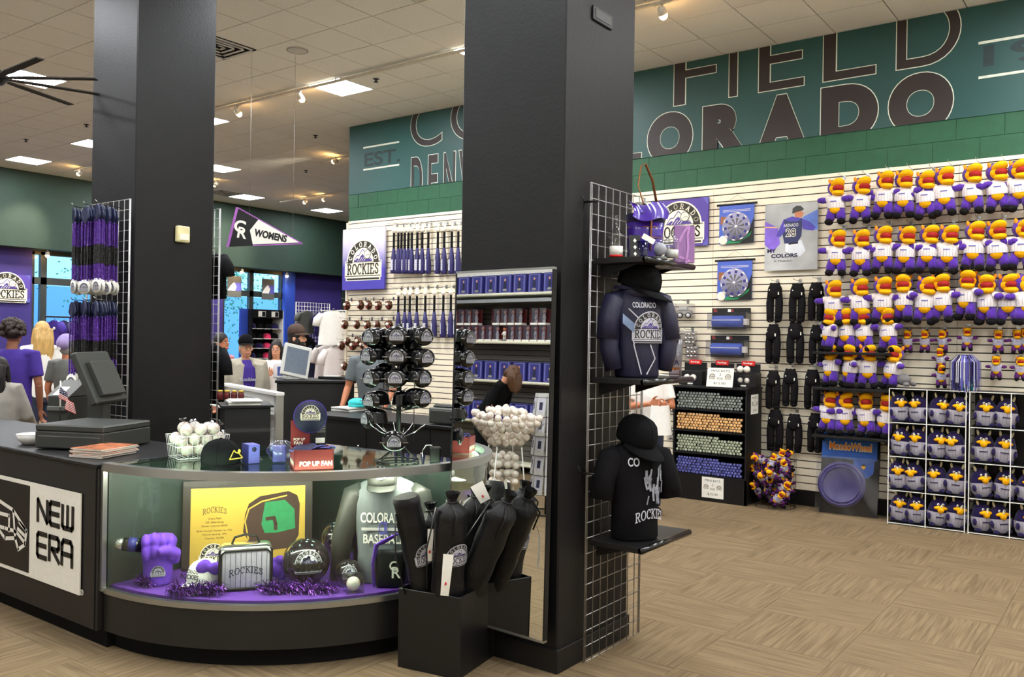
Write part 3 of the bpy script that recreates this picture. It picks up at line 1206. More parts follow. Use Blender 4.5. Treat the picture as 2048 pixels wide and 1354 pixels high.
# purple cloths behind the bag
for k, (x, y, s_) in enumerate(((-.17, .1, 1.0), (.19, .1, .85))):
    m = MB()
    pos = lb.matrix_basis @ V((x, y, 0))
    random.seed(k + 3)
    for q in range(7):
        m.ell((random.uniform(-.05, .05), random.uniform(-.03, .03), .03 + random.uniform(0, .09)), (.035, .025, .045), 'violet_cloth', 10, 6, rot=(random.random(), random.random(), 0))
    o = remesh(m.build('rolled_cloth', None, pos, rz := face(p)), .007, 5)
    tag(o, ['crumpled purple cloth between the white cap and pinstriped bag', 'crumpled purple cloth between the pinstriped bag and logo ball'][k], 'cloth')


# inflatable balls
def sphere_logo(parent, r, hw, T):
    fn = lambda x, y, z: (r * 1.004 + z * hw * .2) * V((math.sin(x * hw / r) * math.cos(y * hw / r), -math.cos(x * hw / r) * math.cos(y * hw / r), math.sin(y * hw / r)))
    mb = logo_into(MB(), fn, light='logo_silver', pur='logo_navy')
    mb.v = [tuple(T @ V(v)) for v in mb.v]
    mb.build('emblem', parent)


mat('ball_black', (34, 28, 32), .12, coat=.5)
for (x, y, r, z, lab) in ((-3.62, 3.08, .125, .46, 'shiny black inflated ball with a big round emblem in the showcase'), (-3.44, 3.22, .07, .405, 'small shiny black ball beside the boxed baseball in the showcase'), (-3.74, 3.42, .1, .51, 'dark glossy ball behind the big emblem ball in the showcase')):
    p = V((x, y, z))
    t = thing('inflated_ball', lab, 'ball', p, face(p, .12))
    MB().ell((0, 0, 0), r, 'ball_black', 28, 18).build('skin', t)
    MB().cyl((0, 0, r * .99), (0, 0, r * 1.03), .008, 'black', n=8).build('valve', t)
    sphere_logo(t, r, r * .62, TR(0, 0, 0, rx=-.15))
for o_ in [o for o in col.objects if o.name.startswith('inflated_ball')][2:]:
    MB().cyl((0, .0, -.175), (0, .0, -.09), .05, 'acrylic', n=16).build('stand_ring', o_)
# boxed baseball
p = V((-3.33, 3.15, .337))
t = thing('boxed_baseball', 'white baseball in a small clear cube in the showcase', 'baseball', p, face(p, .3))
MB().box((0, 0, .045), (.09, .09, .09), 'acrylic').build('cube', t)
bb = MB().ell((0, 0, .042), .036, 'ball_leather', 20, 12).build('ball', t)
MB().tube([(.0362 * math.cos(a), -.0362 * math.sin(a) * .9, .042 + .016 * math.sin(a * 2)) for a in [k * PI / 12 for k in range(24)]], .0008, 'red', 4, True).build('stitching', bb)
# grey shirt on a form
p = V((-3.36, 3.42, .337))
t = thing('shirt_form', 'grey COLORADO BASEBALL shirt on a form with a dark undershirt', 'shirt', p, face(p, -.15))
torso(t, .37, .2, .56, 'grey_shirt', 'long', 'plastic_grey', arm_out=.12)
m = MB()
Tl = TR(0, -.104) @ FY
m.text('COLORADO', 'paper', TR(0, -.106, .36) @ FY, w=.25, h=.055, bold=.02)
m.text('BASEBALL', 'paper', TR(0, -.1, .245) @ FY, w=.22, h=.05, bold=.02)
m.bb(-.12, .12, -.103, -.1, .29, .305, 'plastic_light')
m.text('CR', 'violet_card', TR(0, -.106, .305) @ FY, w=.05, h=.07, bold=.02, z=.002)
m.build('chest_print', t)
cap_t = cap('dark cap with a white oval patch tipped over the grey shirt form', p + V((0.02, -.06, .53)), face(p, -.1), 'plastic_grey', s=.9)
MB().ell((0, -.1, .06), (.03, .006, .018), 'white', 12, 8).build('oval_patch', cap_t)
# black pouch with purple strap
p = V((-3.24, 3.33, .337))
t = thing('drawstring_pouch', 'black pouch with white CR letters and a bright purple strap', 'pouch', p, face(p, -.1))
MB().box((0, 0, .1), (.16, .05, .2), 'black_nylon', bev=.02, seg=2).build('body', t)
m = MB()
m.text('C', 'paper', TR(.02, -.028, .12) @ FY, h=.05, bold=.01)
m.text('R', 'paper', TR(.035, -.028, .085) @ FY, h=.06, bold=.01)
m.build('lettering', t)
MB().tube([(-.08, -.02, .01), (-.09, -.025, .13), (-.07, -.03, .23), (-.03, -.03, .25), (.04, -.03, .29)], [.012, .012, .018, .022, .012], 'violet_cloth', 8, sq=(1, .35)).build('strap', t)
p = V((-3.66, 3.52, .337))
t = thing('bottle_sling', 'narrow black sleeve with purple strap hanging behind the balls', 'pouch', p, face(p))
MB().box((0, 0, .22), (.09, .04, .4), 'black_nylon', bev=.012, seg=2).build('body', t)
MB().box((.0, -.022, .2), (.05, .006, .2), 'violet_cloth').build('purple_panel', t)
MB().tube([(-.03, -.02, .3), (0, -.03, .36), (.04, -.02, .43)], .012, 'violet_cloth', 6, sq=(1, .4)).build('strap', t)
# tinsel
for k, (path, lab) in enumerate((
        ([(-4.3, 2.56), (-4.22, 2.52)], 'shiny purple tinsel heap beside the foam fist'),
        ([(-3.98, 2.52), (-3.9, 2.62), (-3.82, 2.68)], 'shiny purple tinsel in front of the pinstriped bag'),
        ([(-3.66, 2.84), (-3.58, 2.92), (-3.48, 3.0), (-3.4, 3.08)], 'shiny purple tinsel in front of the logo ball'))):
    m = MB()
    random.seed(11 + k)
    for n_ in range(900 if k else 400):
        f_ = random.random() * (len(path) - 1)
        i = min(int(f_), len(path) - 2)
        c = V((*path[i], .345)).lerp(V((*path[i + 1], .345)), f_ - i)
        d = V((random.gauss(0, 1), random.gauss(0, 1), abs(random.gauss(0, .8)))).normalized()
        L = random.uniform(.03, .065)
        e = d.orthogonal().normalized() * .0018
        b0 = c + V((random.gauss(0, .012), random.gauss(0, .012), abs(random.gauss(0, .015))))
        p1, p2 = b0 + d * L * .6, b0 + d * L + V((0, 0, -L * .35))
        p2.z = max(p2.z, .338)
        m.add([b0 - e, b0 + e, p1 + e, p1 - e, p2 + e, p2 - e], [(0, 1, 2, 3), (3, 2, 4, 5)], 'tinsel')
    tag(m.build('tinsel_garland'), lab, 'tinsel', kind='stuff')
# ================================================================== on the counter
ZT = ZR + .002
# wire basket of wrapped baseballs
p = V((-4.29, 2.86, ZT))
bk = thing('wire_basket', 'white wire basket full of wrapped baseballs on the showcase', 'basket', p, face(p, .3))
w, d, h = .29, .2, .125
m = MB()
for z, k in ((0.003, .9), (h * .55, .96), (h, 1.0)):
    m.tube([(-w / 2 * k, -d / 2 * k, z), (w / 2 * k, -d / 2 * k, z), (w / 2 * k, d / 2 * k, z), (-w / 2 * k, d / 2 * k, z)], .0028, 'wire_white', 6, True)
m.build('rim', bk)
m = MB()
for i in range(11):
    x = -w / 2 + w * i / 10
    for s_ in (-1, 1):
        m.cyl((x * .9, s_ * d / 2 * .9, .003), (x, s_ * d / 2, h), .0016, 'wire_white', n=5)
    m.cyl((x * .9, -d / 2 * .9, .003), (x * .9, d / 2 * .9, .003), .0016, 'wire_white', n=5)
for i in range(7):
    y = -d / 2 + d * i / 6
    for s_ in (-1, 1):
        m.cyl((s_ * w / 2 * .9, y * .9, .003), (s_ * w / 2, y, h), .0016, 'wire_white', n=5)
tag(m.build('mesh_wires', bk), kind='stuff')
proto = None
random.seed(5)
for lay, (nx, ny, z) in enumerate(((3, 2, .042), (4, 2, .1), (3, 2, .155))):
    for i in range(nx):
        for j in range(ny):
            q = V(((i - (nx - 1) / 2) * .07 + random.uniform(-.006, .006), (j - .5) * .078, z + random.uniform(-.003, .006)))
            loc = M.Translation(p) @ Euler((0, 0, bk.rotation_euler.z)).to_matrix().to_4x4() @ q
            if proto is None:
                proto = thing('wrapped_baseball', 'white baseball twisted in clear wrap heaped in the white wire basket', 'baseball', loc, group='wrapped baseballs in the wire basket')
                ball_parts(proto, .034)
                m = MB().ell((0, 0, 0), (.0365, .0365, .0365), 'wrap_film', 12, 8)
                m.lathe([(.012, .033), (.006, .042), (.014, .052), (.02, .058)], 'wrap_film', 9)
                m.build('wrapper', proto)
            else:
                copy_tree(proto, loc=loc, rot=(random.uniform(-1, 1), random.uniform(-1, 1), random.random() * 6))
# black cap with gold peaks
p = V((-3.96, 2.78, ZT))
t = cap('black cap with a gold mountain badge on the showcase top', p, face(p, .75), 'black_cloth', s=1.05)
mat('badge_gold', (214, 180, 70), .5)
m = MB()
Tb = TR(.0, -.1095, .058, rx=-.08) @ FY
fb = lambda x, y, z: Tb @ V((x, y, z))
stroke(m, [(-.045, -.022), (-.012, .022), (.0, .01), (.02, .004), (.045, -.022), (-.045, -.022)], .006, 'badge_gold', fb, .001)
m.ell((0, 0, 0), (.011, .011, .002), 'badge_gold', 10, 6, T=Tb @ TR(.024, .014, .001))
m.build('badge', t)
# blue box and clear bag
p = at(508, 927, 'Z', ZT)
t = thing('small_blue_box', 'small violet gift box with a round window beside the black cap', 'box', p, face(p, .35))
MB().box((0, .05, .05), (.062, .1, .1), 'violet_card', bev=.002).build('carton', t)
MB().cyl((0, -.0015, .075), (0, .0, .075), .013, 'navy', n=14).build('window', t)
MB().bb(-.032, -.0285, -.001, .1, 0, .101, 'blue_card').build('edge_print', t)
p = at(556, 926, 'Z', ZT) + V((0, .02, 0))
t = thing('plastic_bag', 'clear plastic bag holding a blue pack between violet box and fan tray', 'bag', p, face(p))
MB().box((-.01, .02, .046), (.07, .06, .085), 'violet_card', bev=.004).build('pack', t)
m = MB()
random.seed(9)
m.surf(lambda u, v: ((.07 + .012 * math.sin(9 * u * 6.28 + v * 5)) * math.cos(u * 6.2832) * math.sin(PI * (.06 + .9 * v)) ** .5, .015 + (.055 + .01 * math.sin(7 * u * 6.28)) * math.sin(u * 6.2832) * math.sin(PI * (.06 + .9 * v)) ** .5, .005 + v * .115), 28, 9, 'bag_clear', cu=True)
m.build('film', t)
# pop up fan tray
p = at(640, 944, 'Z', ZT)
p = V((-3.53, 3.03, ZT))
t = thing('fan_display_tray', 'dark red POP UP FAN carton tray with a round fan card', 'display tray', p, face(p, .12))
w, d, h = .2, .2, .1
for nm, a in (('front_wall', (-w / 2, w / 2, -d / 2, -d / 2 + .004, 0, h)), ('rear_wall', (-w / 2, w / 2, d / 2 - .004, d / 2, 0, h)), ('side_wall', (-w / 2, -w / 2 + .004, -d / 2, d / 2, 0, h)), ('side_wall', (w / 2 - .004, w / 2, -d / 2, d / 2, 0, h)), ('bottom', (-w / 2, w / 2, -d / 2, d / 2, 0, .004))):
    MB().bb(*a, 'red_card').build(nm, t)
MB().text('POP UP FAN', 'cream', TR(0.01, -d / 2 - .001, .03) @ FY, w=.165, h=.026, bold=.04).build('lettering', t)
MB().text('POP UP FAN', 'cream', TR(-w / 2 - .001, 0, .03) @ FX @ TR(0, 0, 0, ry=PI), w=.165, h=.026, bold=.04).build('lettering', t)
hc = MB().bb(-w / 2, -.0, d / 2 - .012, d / 2 - .008, h, .235, 'red_card').build('header_card', t)
MB().text('POP UP', 'cream', TR(-.055, d / 2 - .014, .135) @ FY, w=.06, h=.014, bold=.03).text('FAN', 'cream', TR(-.06, d / 2 - .014, .115) @ FY, w=.045, h=.018, bold=.03).build('lettering', hc)
hd_ = MB().bb(.0, .085, d / 2 - .012, d / 2 - .008, h, .235, 'black').build('info_card', t)
for k in range(6):
    MB().bb(.035, .08, d / 2 - .014, d / 2 - .012, .215 - k * .009, .218 - k * .009, 'logo_grey').build('print_line', hd_)
MB().bb(.03, .078, d / 2 - .014, d / 2 - .012, .112, .14, 'paper').build('league_mark', hd_)
fn_ = MB().cyl((-.0, d / 2 - .022, .255), (-.0, d / 2 - .014, .255), .085, 'navy', n=32).build('round_fan', t)
MB().tube([(.085 * math.cos(a), d / 2 - .018, .255 + .085 * math.sin(a)) for a in [k * PI / 16 for k in range(32)]], .004, 'purple', 6, True).build('fan_rim', fn_)
logo(fn_, TR(0, d / 2 - .0225, .27) @ FY, .05)
proto = None
random.seed(21)
for k in range(7):
    q = V((-.07 + k * .024, random.uniform(-.04, .03), .085 + random.uniform(0, .012)))
    loc = M.Translation(p) @ Euler((0, 0, t.rotation_euler.z)).to_matrix().to_4x4() @ q
    if proto is None:
        proto = thing('folded_fan', 'folded dark blue fan pouch lying in the red carton tray', 'fan', loc, group='folded fans in the carton tray')
        MB().ell((0, 0, 0), (.045, .05, .013), 'navy', 14, 8).build('pouch', proto)
        MB().tube([(.043 * math.cos(a), .048 * math.sin(a), 0) for a in [i * PI / 8 for i in range(16)]], .003, 'violet_card', 5, True).build('edge_wire', proto)
    else:
        copy_tree(proto, loc=loc, rot=(random.uniform(-.5, .5), random.uniform(-.6, .6), random.random() * 6))
# spinner stand with oval visors
sp_ = V((-3.33, 3.47, ZT))
st_ = thing('spinner_stand', 'black wire spinner stand on the showcase loaded with oval logo visors', 'display stand', sp_, face(sp_))
MB().tube([(.115 * math.cos(a), .115 * math.sin(a), .006) for a in [k * PI / 14 for k in range(28)]], .005, 'black', 6, True).build('base_ring', st_)
for k in range(5):
    a = k * 2 * PI / 5
    MB().tube([(.115 * math.cos(a), .115 * math.sin(a), .008), (.06 * math.cos(a), .06 * math.sin(a), .05), (.012 * math.cos(a), .012 * math.sin(a), .1)], .004, 'black', 6).build('foot', st_)
MB().cyl((0, 0, .03), (0, 0, .76), .014, 'black', n=12).build('pole', st_)
for k in range(8):
    a = k * PI / 4 + .2
    MB().tube([(.02 * math.cos(a), .02 * math.sin(a), .13), (.1 * math.cos(a), .1 * math.sin(a), .165), (.15 * math.cos(a), .15 * math.sin(a), .2)], .003, 'chrome', 6).build('arm', st_)
for z in (.3, .4, .52, .64):
    for k in range(8):
        a = k * PI / 4 + .4
        MB().tube([(.01 * math.cos(a), .01 * math.sin(a), z - .02), (.12 * math.cos(a), .12 * math.sin(a), z)], .0028, 'black', 5).build('arm', st_)
for x in (-.085, .085):
    MB().cyl((x, .06, .1), (x, .06, .7), .0025, 'black', n=5).build('side_rod', st_)
proto = None
VIS = [(742, 675, -.8, 0), (793, 672, 0, 0), (848, 673, .75, 0), (737, 712, -.9, 0), (793, 713, 0, 0), (850, 716, .7, 0), (742, 757, -.85, 0), (790, 757, 0, 0), (845, 757, .75, 0),
       (742, 802, -.85, 0), (845, 797, .8, 0), (735, 838, -1.1, 0), (788, 884, 0, 0), (815, 800, 2.6, .14), (765, 700, 2.9, .16), (822, 690, 2.6, .16), (772, 745, 3.0, .16), (825, 740, 2.7, .16)]
for (x, y, rz, back) in VIS:
    tier = ['topmost', 'second', 'third', 'fourth', 'fifth', 'lowest'][min(5, max(0, round((y - 673) / 42)))]
    vl = 'glossy black visor with an oval logo plate on the spinner\'s %s tier' % tier
    loc = away(x, y, 4.58 + back)
    r0 = face(loc)
    if proto is None:
        proto = thing('logo_visor', vl, 'visor', loc, group='oval logo visors on the counter spinner')
        MB().ell((0, 0, 0), (.068, .02, .05), 'black_gloss', 20, 12).build('oval_plate', proto)
        logo(proto, TR(0, -.0205, .0) @ FY @ TR(0, 0, 0), .035, LOGO_S)
        m = MB()
        m.surf(lambda u, v: ((.062 - .008 * v) * math.cos(PI * u), .005 + (.12 - .01 * v) * math.sin(PI * u), -.02 + v * .05), 20, 4, 'black_gloss')
        m.surf(lambda u, v: ((.06 - .008 * v) * math.cos(PI - PI * u), .005 + (.117 - .01 * v) * math.sin(PI * u), -.02 + v * .05), 20, 4, 'black')
        m.build('head_band', proto)
        MB().ell((0, .05, .03), (.05, .06, .025), 'black_gloss', 16, 8).build('hood', proto)
        for s_ in (-1, 1):
            MB().bb(s_ * .055 - .02, s_ * .055 + .02, -.014, -.012, -.004, 0, 'chrome').build('side_bar', proto)
        proto.rotation_euler.z = r0 + rz
    else:
        copy_tree(proto, loc=loc, rot=(0, 0, r0 + rz), label=vl)
# loose things near spinner
p = V((-3.2, 3.6, ZT))
t = thing('phone_cradle', 'small black cradle with a chrome loop on the showcase end', 'stand', p, face(p))
MB().box((0.02, 0, .04), (.06, .05, .08), 'black', bev=.006).build('body', t)
MB().tube([(-.05, 0, .0), (-.05, 0, .06), (-.03, 0, .09), (0, 0, .09), (.015, 0, .06)], .003, 'chrome', 6).build('loop', t)

# register group on the long counter
p = V((-5.14, 2.72, ZT))
cdw = thing('cash_drawer', 'wide dark grey cash drawer base on the long black counter', 'cash drawer', p, .42)
MB().box((0, 0, .055), (.46, .44, .1), 'plastic_grey', bev=.006).build('case', cdw)
MB().box((0, -.215, .045), (.42, .02, .07), 'plastic_grey', bev=.004).build('drawer_front', cdw)
MB().box((0, 0, .125), (.46, .44, .04), 'plastic_grey', bev=.008).build('lid', cdw)
p = V((-5.86, 2.92, ZT))
prn = thing('receipt_printer', 'dark grey receipt printer with a white ticket on its face', 'printer', p, .42)
MB().box((0, 0, .13), (.17, .2, .26), 'plastic_grey', bev=.01).build('body', prn)
m = MB()
m.add([(-.085, -.1, .26), (.085, -.1, .26), (.085, .06, .36), (-.085, .06, .36), (-.085, .1, .26), (.085, .1, .26)], [(0, 1, 2, 3), (3, 2, 5, 4), (0, 3, 4), (1, 5, 2)], 'plastic_mid')
m.build('sloped_top', prn)
MB().add([(-.05, -.092, .268), (.02, -.092, .268), (.02, -.01, .319), (-.05, -.01, .319)], [(0, 1, 2, 3)], 'paper').build('ticket', prn)
MB().box((0, -.11, .18), (.14, .02, .03), 'plastic_mid', bev=.004).build('paper_slot', prn)
p = V((-5.6, 2.93, ZT))
mo = thing('pos_monitor', 'dark tilted till monitor seen from behind on the long counter', 'monitor', p, .62)
MB().box((0, 0, .05), (.3, .22, .1), 'plastic_grey', bev=.01).build('foot', mo)
MB().box((.06, .0, .2), (.1, .12, .28), 'plastic_grey', bev=.01).build('stem', mo)
Ts = TR(.06, .0, .39, ry=-.42, rx=0)
MB().box((0, 0, 0), (.05, .42, .36), 'plastic_grey', T=Ts, bev=.01).build('screen_shell', mo)
MB().box((.04, 0, -.02), (.04, .3, .24), 'plastic_grey', T=Ts, bev=.006).build('rear_housing', mo)
MB().box((-.024, 0, 0), (.006, .36, .31), 'glass_black', T=Ts).build('screen', mo)
# flag
p = V((-5.36, 2.62, ZT + .0))
fg = thing('desk_flag', 'small american flag on a white stick by the till', 'flag', p + V((0, 0, .148)), .5)
MB().cyl((0, 0, -.147), (0, 0, .22), .003, 'black', n=8).cyl((0, 0, .08), (0, 0, .24), .0045, 'white', n=8).build('stick', fg)
mat('flag_red', (206, 30, 40), .8)
mat('flag_blue', (50, 52, 92), .8)
m = MB()
L, Hf = .15, .1


def flagp(u, v):
    # hanging folds
    return V((u * .085 + .012 * math.sin(u * 7), -.016 * math.sin(u * 9 + v * 2), .21 - v * Hf * .75 - u * .1))


for r_ in range(13):
    for c_ in range(12):
        m.add([flagp(c_ / 12, r_ / 13), flagp(c_ / 12, (r_ + 1) / 13), flagp((c_ + 1) / 12, (r_ + 1) / 13), flagp((c_ + 1) / 12, r_ / 13)], [(0, 1, 2, 3)],
              'flag_blue' if (r_ < 7 and c_ < 5) else ('flag_red' if r_ % 2 == 0 else 'white'), True)
m.build('cloth', fg)
m = MB()
for k in range(12):
    a = flagp((.6 + (k % 4)) / 12 * 1.1, (.8 + 2 * (k // 4)) / 13)
    m.ell(a + V((0, -.002, 0)), .0025, 'white', 6, 4)
tag(m.build('stars', fg), kind='stuff')
# magazines
random.seed(4)
base = V((-4.72, 2.56, ZT))
mat('mag_cover', (196, 120, 84), .25, var=.6, scale=14)
proto = None
for k in range(7):
    loc = base + V((random.uniform(-.008, .008), random.uniform(-.008, .008), k * .0072))
    rz = .35 + random.uniform(-.06, .06)
    if proto is None:
        proto = thing('magazine', 'glossy magazine in the neat stack beside the cash drawer', 'magazine', loc, rz, 'stacked magazines by the cash drawer')
        MB().box((0, 0, .0032), (.21, .275, .0055), 'paper').build('pages', proto)
        MB().box((0, 0, .0064), (.212, .277, .0008), 'mag_cover').build('cover', proto)
    else:
        copy_tree(proto, loc=loc, rot=(0, 0, rz))
# folded white bag by the till
p = V((-5.5, 2.52, ZT))
t = thing('plastic_dish', 'small white bowl on the counter beside the cash drawer', 'bowl', p)
MB().lathe([(.05, 0), (.075, .03), (.085, .06), (.08, .06), (.07, .032), (.045, .008)], 'white', 20).build('bowl', t)
MB().tube([(.084 * math.cos(a), .084 * math.sin(a), .06) for a in [k * PI / 10 for k in range(20)]], .003, 'white', 5, True).build('rim', t)

# ================================================================== near pillar fittings
MT = -.02
mi = thing('wall_mirror', 'tall frameless mirror fixed to the black pillar face', 'mirror', ((PX0 + PX1) / 2 - .005, PY0 - .036, 1.1), rot=(MT, 0, -.045))
mm = bpy.data.materials.new('mirror')
mm.use_nodes = True
b_ = mm.node_tree.nodes['Principled BSDF']
b_.inputs['Metallic'].default_value = 1
b_.inputs['Roughness'].default_value = .01
tcn = mm.node_tree.nodes.new('ShaderNodeTexNoise')
tcn.inputs['Scale'].default_value = 3
rpn = mm.node_tree.nodes.new('ShaderNodeValToRGB')
rpn.color_ramp.elements[0].color = (.80, .82, .81, 1)
rpn.color_ramp.elements[1].color = (.86, .87, .86, 1)
mm.node_tree.links.new(tcn.outputs['Fac'], rpn.inputs[0])
mm.node_tree.links.new(rpn.outputs[0], b_.inputs['Base Color'])
MAT['mirror'] = mm
hw, z0, z1 = .32, -.915, .915
MB().bb(-hw, hw, -.03, -.024, z0, z1, 'mirror').build('glass', mi)
MB().bb(-hw, hw, -.024, -.002, z0, z1, 'black_matte').build('backing', mi)
for a in ((-hw - .006, hw + .006, z1, z1 + .012), (-hw - .006, hw + .006, z0 - .012, z0), (-hw - .008, -hw, z0, z1), (hw, hw + .008, z0, z1)):
    MB().bb(a[0], a[1], -.032, -.002, a[2], a[3], 'alu' if a[3] > z1 or a[2] < z0 else 'black').build('edge_trim', mi)
# grid with shelves
GX = PX1 + .032
gp = gridwall('tall wire grid panel on the black pillar carrying three black shelves', (GX, 4.13, 0), PI / 2, .6, 2.482, 8, 31)
for z in (2.38, .98):
    m = MB().cyl((-.31, .03, z), (-.31, -.05, z), .006, 'black', n=8)
    m.tube([(-.34, .035, z + .04), (-.31, .03, z), (-.33, .035, z - .05)], .004, 'black', 6)
    m.build('wall_clip', gp)
SHZ = (2.09, 1.475, .635)
SHELF = []
for k, z in enumerate(SHZ):
    t = thing('display_shelf', ['topmost black shelf on the pillar grid holding bottles and a purple bag', 'middle black shelf on the pillar grid holding the jacket form', 'lowest black shelf on the pillar grid holding the black tee form'][k], 'shelf', (GX + .006, 4.13, z))
    m = MB().bb(0, .3, -.28, .28, -.03, 0, 'black', bev=.003)
    m.build('board', t)
    MB().cyl((.3, -.28, -.015), (.3, .28, -.015), .0165, 'black_gloss', n=14).build('rounded_edge', t)
    for y in (-.2, .2):
        MB().add([(0, y - .004, -.03), (.22, y - .004, -.03), (0, y - .004, -.1), (0, y + .004, -.03), (.22, y + .004, -.03), (0, y + .004, -.1)], [(0, 1, 2), (5, 4, 3), (0, 3, 4, 1), (1, 4, 5, 2), (0, 2, 5, 3)], 'black').build('bracket', t)
    SHELF.append(t)
MB().box((0, 0, 0), (.012, .2, .075), 'black', T=TR(PX1 + .006, at(1203, 36, 'X', PX1).y, at(1203, 36, 'X', PX1).z, rx=0), bev=.003).build('wall_sign')
wsn = [o for o in col.objects if o.name == 'wall_sign'][0]
tag(wsn, 'small dark nameplate fixed high on the black pillar', 'plate')
m = MB().bb(-.003, .001, -.08, .08, -.022, .022, 'plastic_grey', T=TR(PX1 + .0135, at(1203, 36, 'X', PX1).y, at(1203, 36, 'X', PX1).z))
m.build('embossing', wsn)
# --- top shelf things
z = SHZ[0] + .001


def bottle(name, label, cat, x, y, prof, mt, extra=None, z=z):
    t = thing(name, label, cat, (x, y, z))
    MB().lathe(prof, mt, 18).build('glass', t)
    return t


Bp = V((-2.17, 4.12, z))
bg = thing('drawstring_bag', 'purple leather bucket bag with brown strap on the top shelf', 'bag', Bp, .9)
m = MB()
mat('purple_leather', (70, 40, 150), .25, coat=.3, var=.15, scale=8)
ring_body(m, [(0, .085, .06, 0, 0), (.02, .09, .065, 0, 0), (.15, .095, .07, 0, 0), (.2, .1, .072, 0, 0)], 'purple_leather', 22, .8)
m.build('body', bg)
m = MB()
ring_body(m, [(.2, .1, .072, 0, 0), (.245, .104, .076, 0, 0), (.25, .09, .06, 0, 0)], 'plush_dark', 22, .8)
m.build('rim', bg)
m = MB()
m.surf(lambda u, v: (-.12 + u * .2 + .02 * math.sin(v * 3), -.05 - .05 * v + .015 * math.sin(u * 9), .3 - v * .09 + .012 * math.sin(u * 7 + 2)), 12, 6, 'purple_leather')
m.surf(lambda u, v: (-.12 + u * .2 + .02 * math.sin(v * 3), .05 - .1 * v, .29 + .01 * math.sin(u * 5)), 12, 3, 'purple_leather')
m.build('flap', bg)
for z_ in (.175, .12):
    MB().tube([(.097 * math.cos(a), .073 * math.sin(a), z_) for a in [k * PI / 10 for k in range(20)]], .003, 'leather', 5, True).build('cord', bg)
MB().tube([(-.02, -.03, .28), (-.05, -.01, .4), (-.03, .0, .5), (.0, .01, .52), (.05, .03, .44), (.09, .05, .3)], .012, 'leather', 8, sq=(1, .3)).build('shoulder_strap', bg)
MB().tube([(0, -.07, .05), (.0, -.078, .2), (.01, -.06, .26), (-.02, -.03, .3)], .01, 'leather', 8, sq=(1, .3)).build('closing_strap', bg)
sb = thing('shot_bottle', 'clear bottle with a red and white label on the top shelf beside the grid', 'bottle', (-2.22, 3.9, z))
MB().lathe([(.03, 0), (.034, .01), (.034, .05), (.03, .1), (.05, .115), (.03, .125), (.02, .15), (.009, .165), (.009, .215), (.012, .22)], 'acrylic', 16).build('glass', sb)
MB().lathe([(.0345, .015), (.0345, .06)], 'white', 16).build('label', sb)
MB().lathe([(.035, .005), (.035, .015)], 'red', 16).build('base_band', sb)
sb = thing('glass_bottle', 'violet tinted glass cup between the bottles on the top shelf', 'cup', (-2.12, 3.99, z))
pane_mat('violet_glass', (150, 140, 220), .12)
MB().lathe([(.028, 0), (.032, .01), (.034, .09), (.031, .09), (.028, .012)], 'violet_glass', 18).build('cup', sb)
MB().tube([(.033 * math.cos(a), .033 * math.sin(a), .09) for a in [k * PI / 9 for k in range(18)]], .002, 'acrylic', 5, True).build('rim', sb)
sb = thing('snow_globe', 'round clear glass globe with a grey scene on the top shelf', 'ornament', (-2.085, 4.12, z))
MB().ell((0, 0, .075), .062, 'acrylic', 20, 14).build('globe', sb)
MB().lathe([(.04, 0), (.042, .014), (.034, .02)], 'plastic_mid', 18).build('base', sb)
m = MB().ell((0, 0, .06), (.04, .03, .035), 'logo_silver', 12, 8)
m.build('scene', sb)
sb = thing('glass_jar', 'clear ribbed glass bottle with a short neck on the top shelf corner', 'bottle', (-2.05, 4.19, z))
MB().lathe([(.03, 0), (.036, .01), (.036, .07), (.044, .085), (.044, .1), (.034, .12), (.016, .135), (.015, .16), (.018, .163)], 'acrylic', 18).build('glass', sb)
MB().lathe([(.0365, .02), (.0365, .06)], 'plastic_light', 18).build('label', sb)
sb = thing('tag_card', 'black card printed with white diamonds leaning on the purple bag', 'card', (-2.13, 3.94, z), rot=(-.15, 0, .8))
MB().bb(-.03, .03, 0, .002, 0, .12, 'black').build('card', sb)
for k in range(3):
    MB().flat([(0, .012), (.009, 0), (0, -.012), (-.009, 0)], 'paper', TR(0, -.001, .022 + k * .035) @ FY).build('diamond', sb)
MB().bb(-.02, .05, -.003, -.001, .11, .14, 'paper', T=TR(0, 0, 0, ry=.5)).build('price_tag', sb)
p = at(1358, 510, 'X', -2.03)
sb = thing('purple_towel', 'folded mauve cloth in clear wrap standing on the top shelf', 'towel', (-2.03, 4.30, z), .95)
MB().box((0, 0, .1), (.125, .012, .2), 'mauve', bev=.004).build('cloth', sb)
m = MB()
for k in range(5):
    m.surf(lambda u, v, k=k: (-.05 + k * .025 + .012 * math.sin(v * 4 + k), -.0075, .005 + v * .19), 2, 10, 'mauve')
MB().box((0, 0, .1), (.13, .018, .205), 'bag_clear', bev=.004).build('wrapper', sb)
mat('mauve_pale', (186, 132, 196), .3)
for k, pts in enumerate(([(-.05, .02), (-.04, .1), (-.01, .16), (.02, .2)], [(.01, .0), (.02, .08), (.015, .15), (.025, .19)], [(-.03, .03), (.0, .02), (.03, .01)])):
    m = MB()
    stroke(m, pts, .012, 'mauve_pale', lambda x, y, z: V((x, -.0095 - z, y)), 0)
    m.build('printed_swirl', sb)

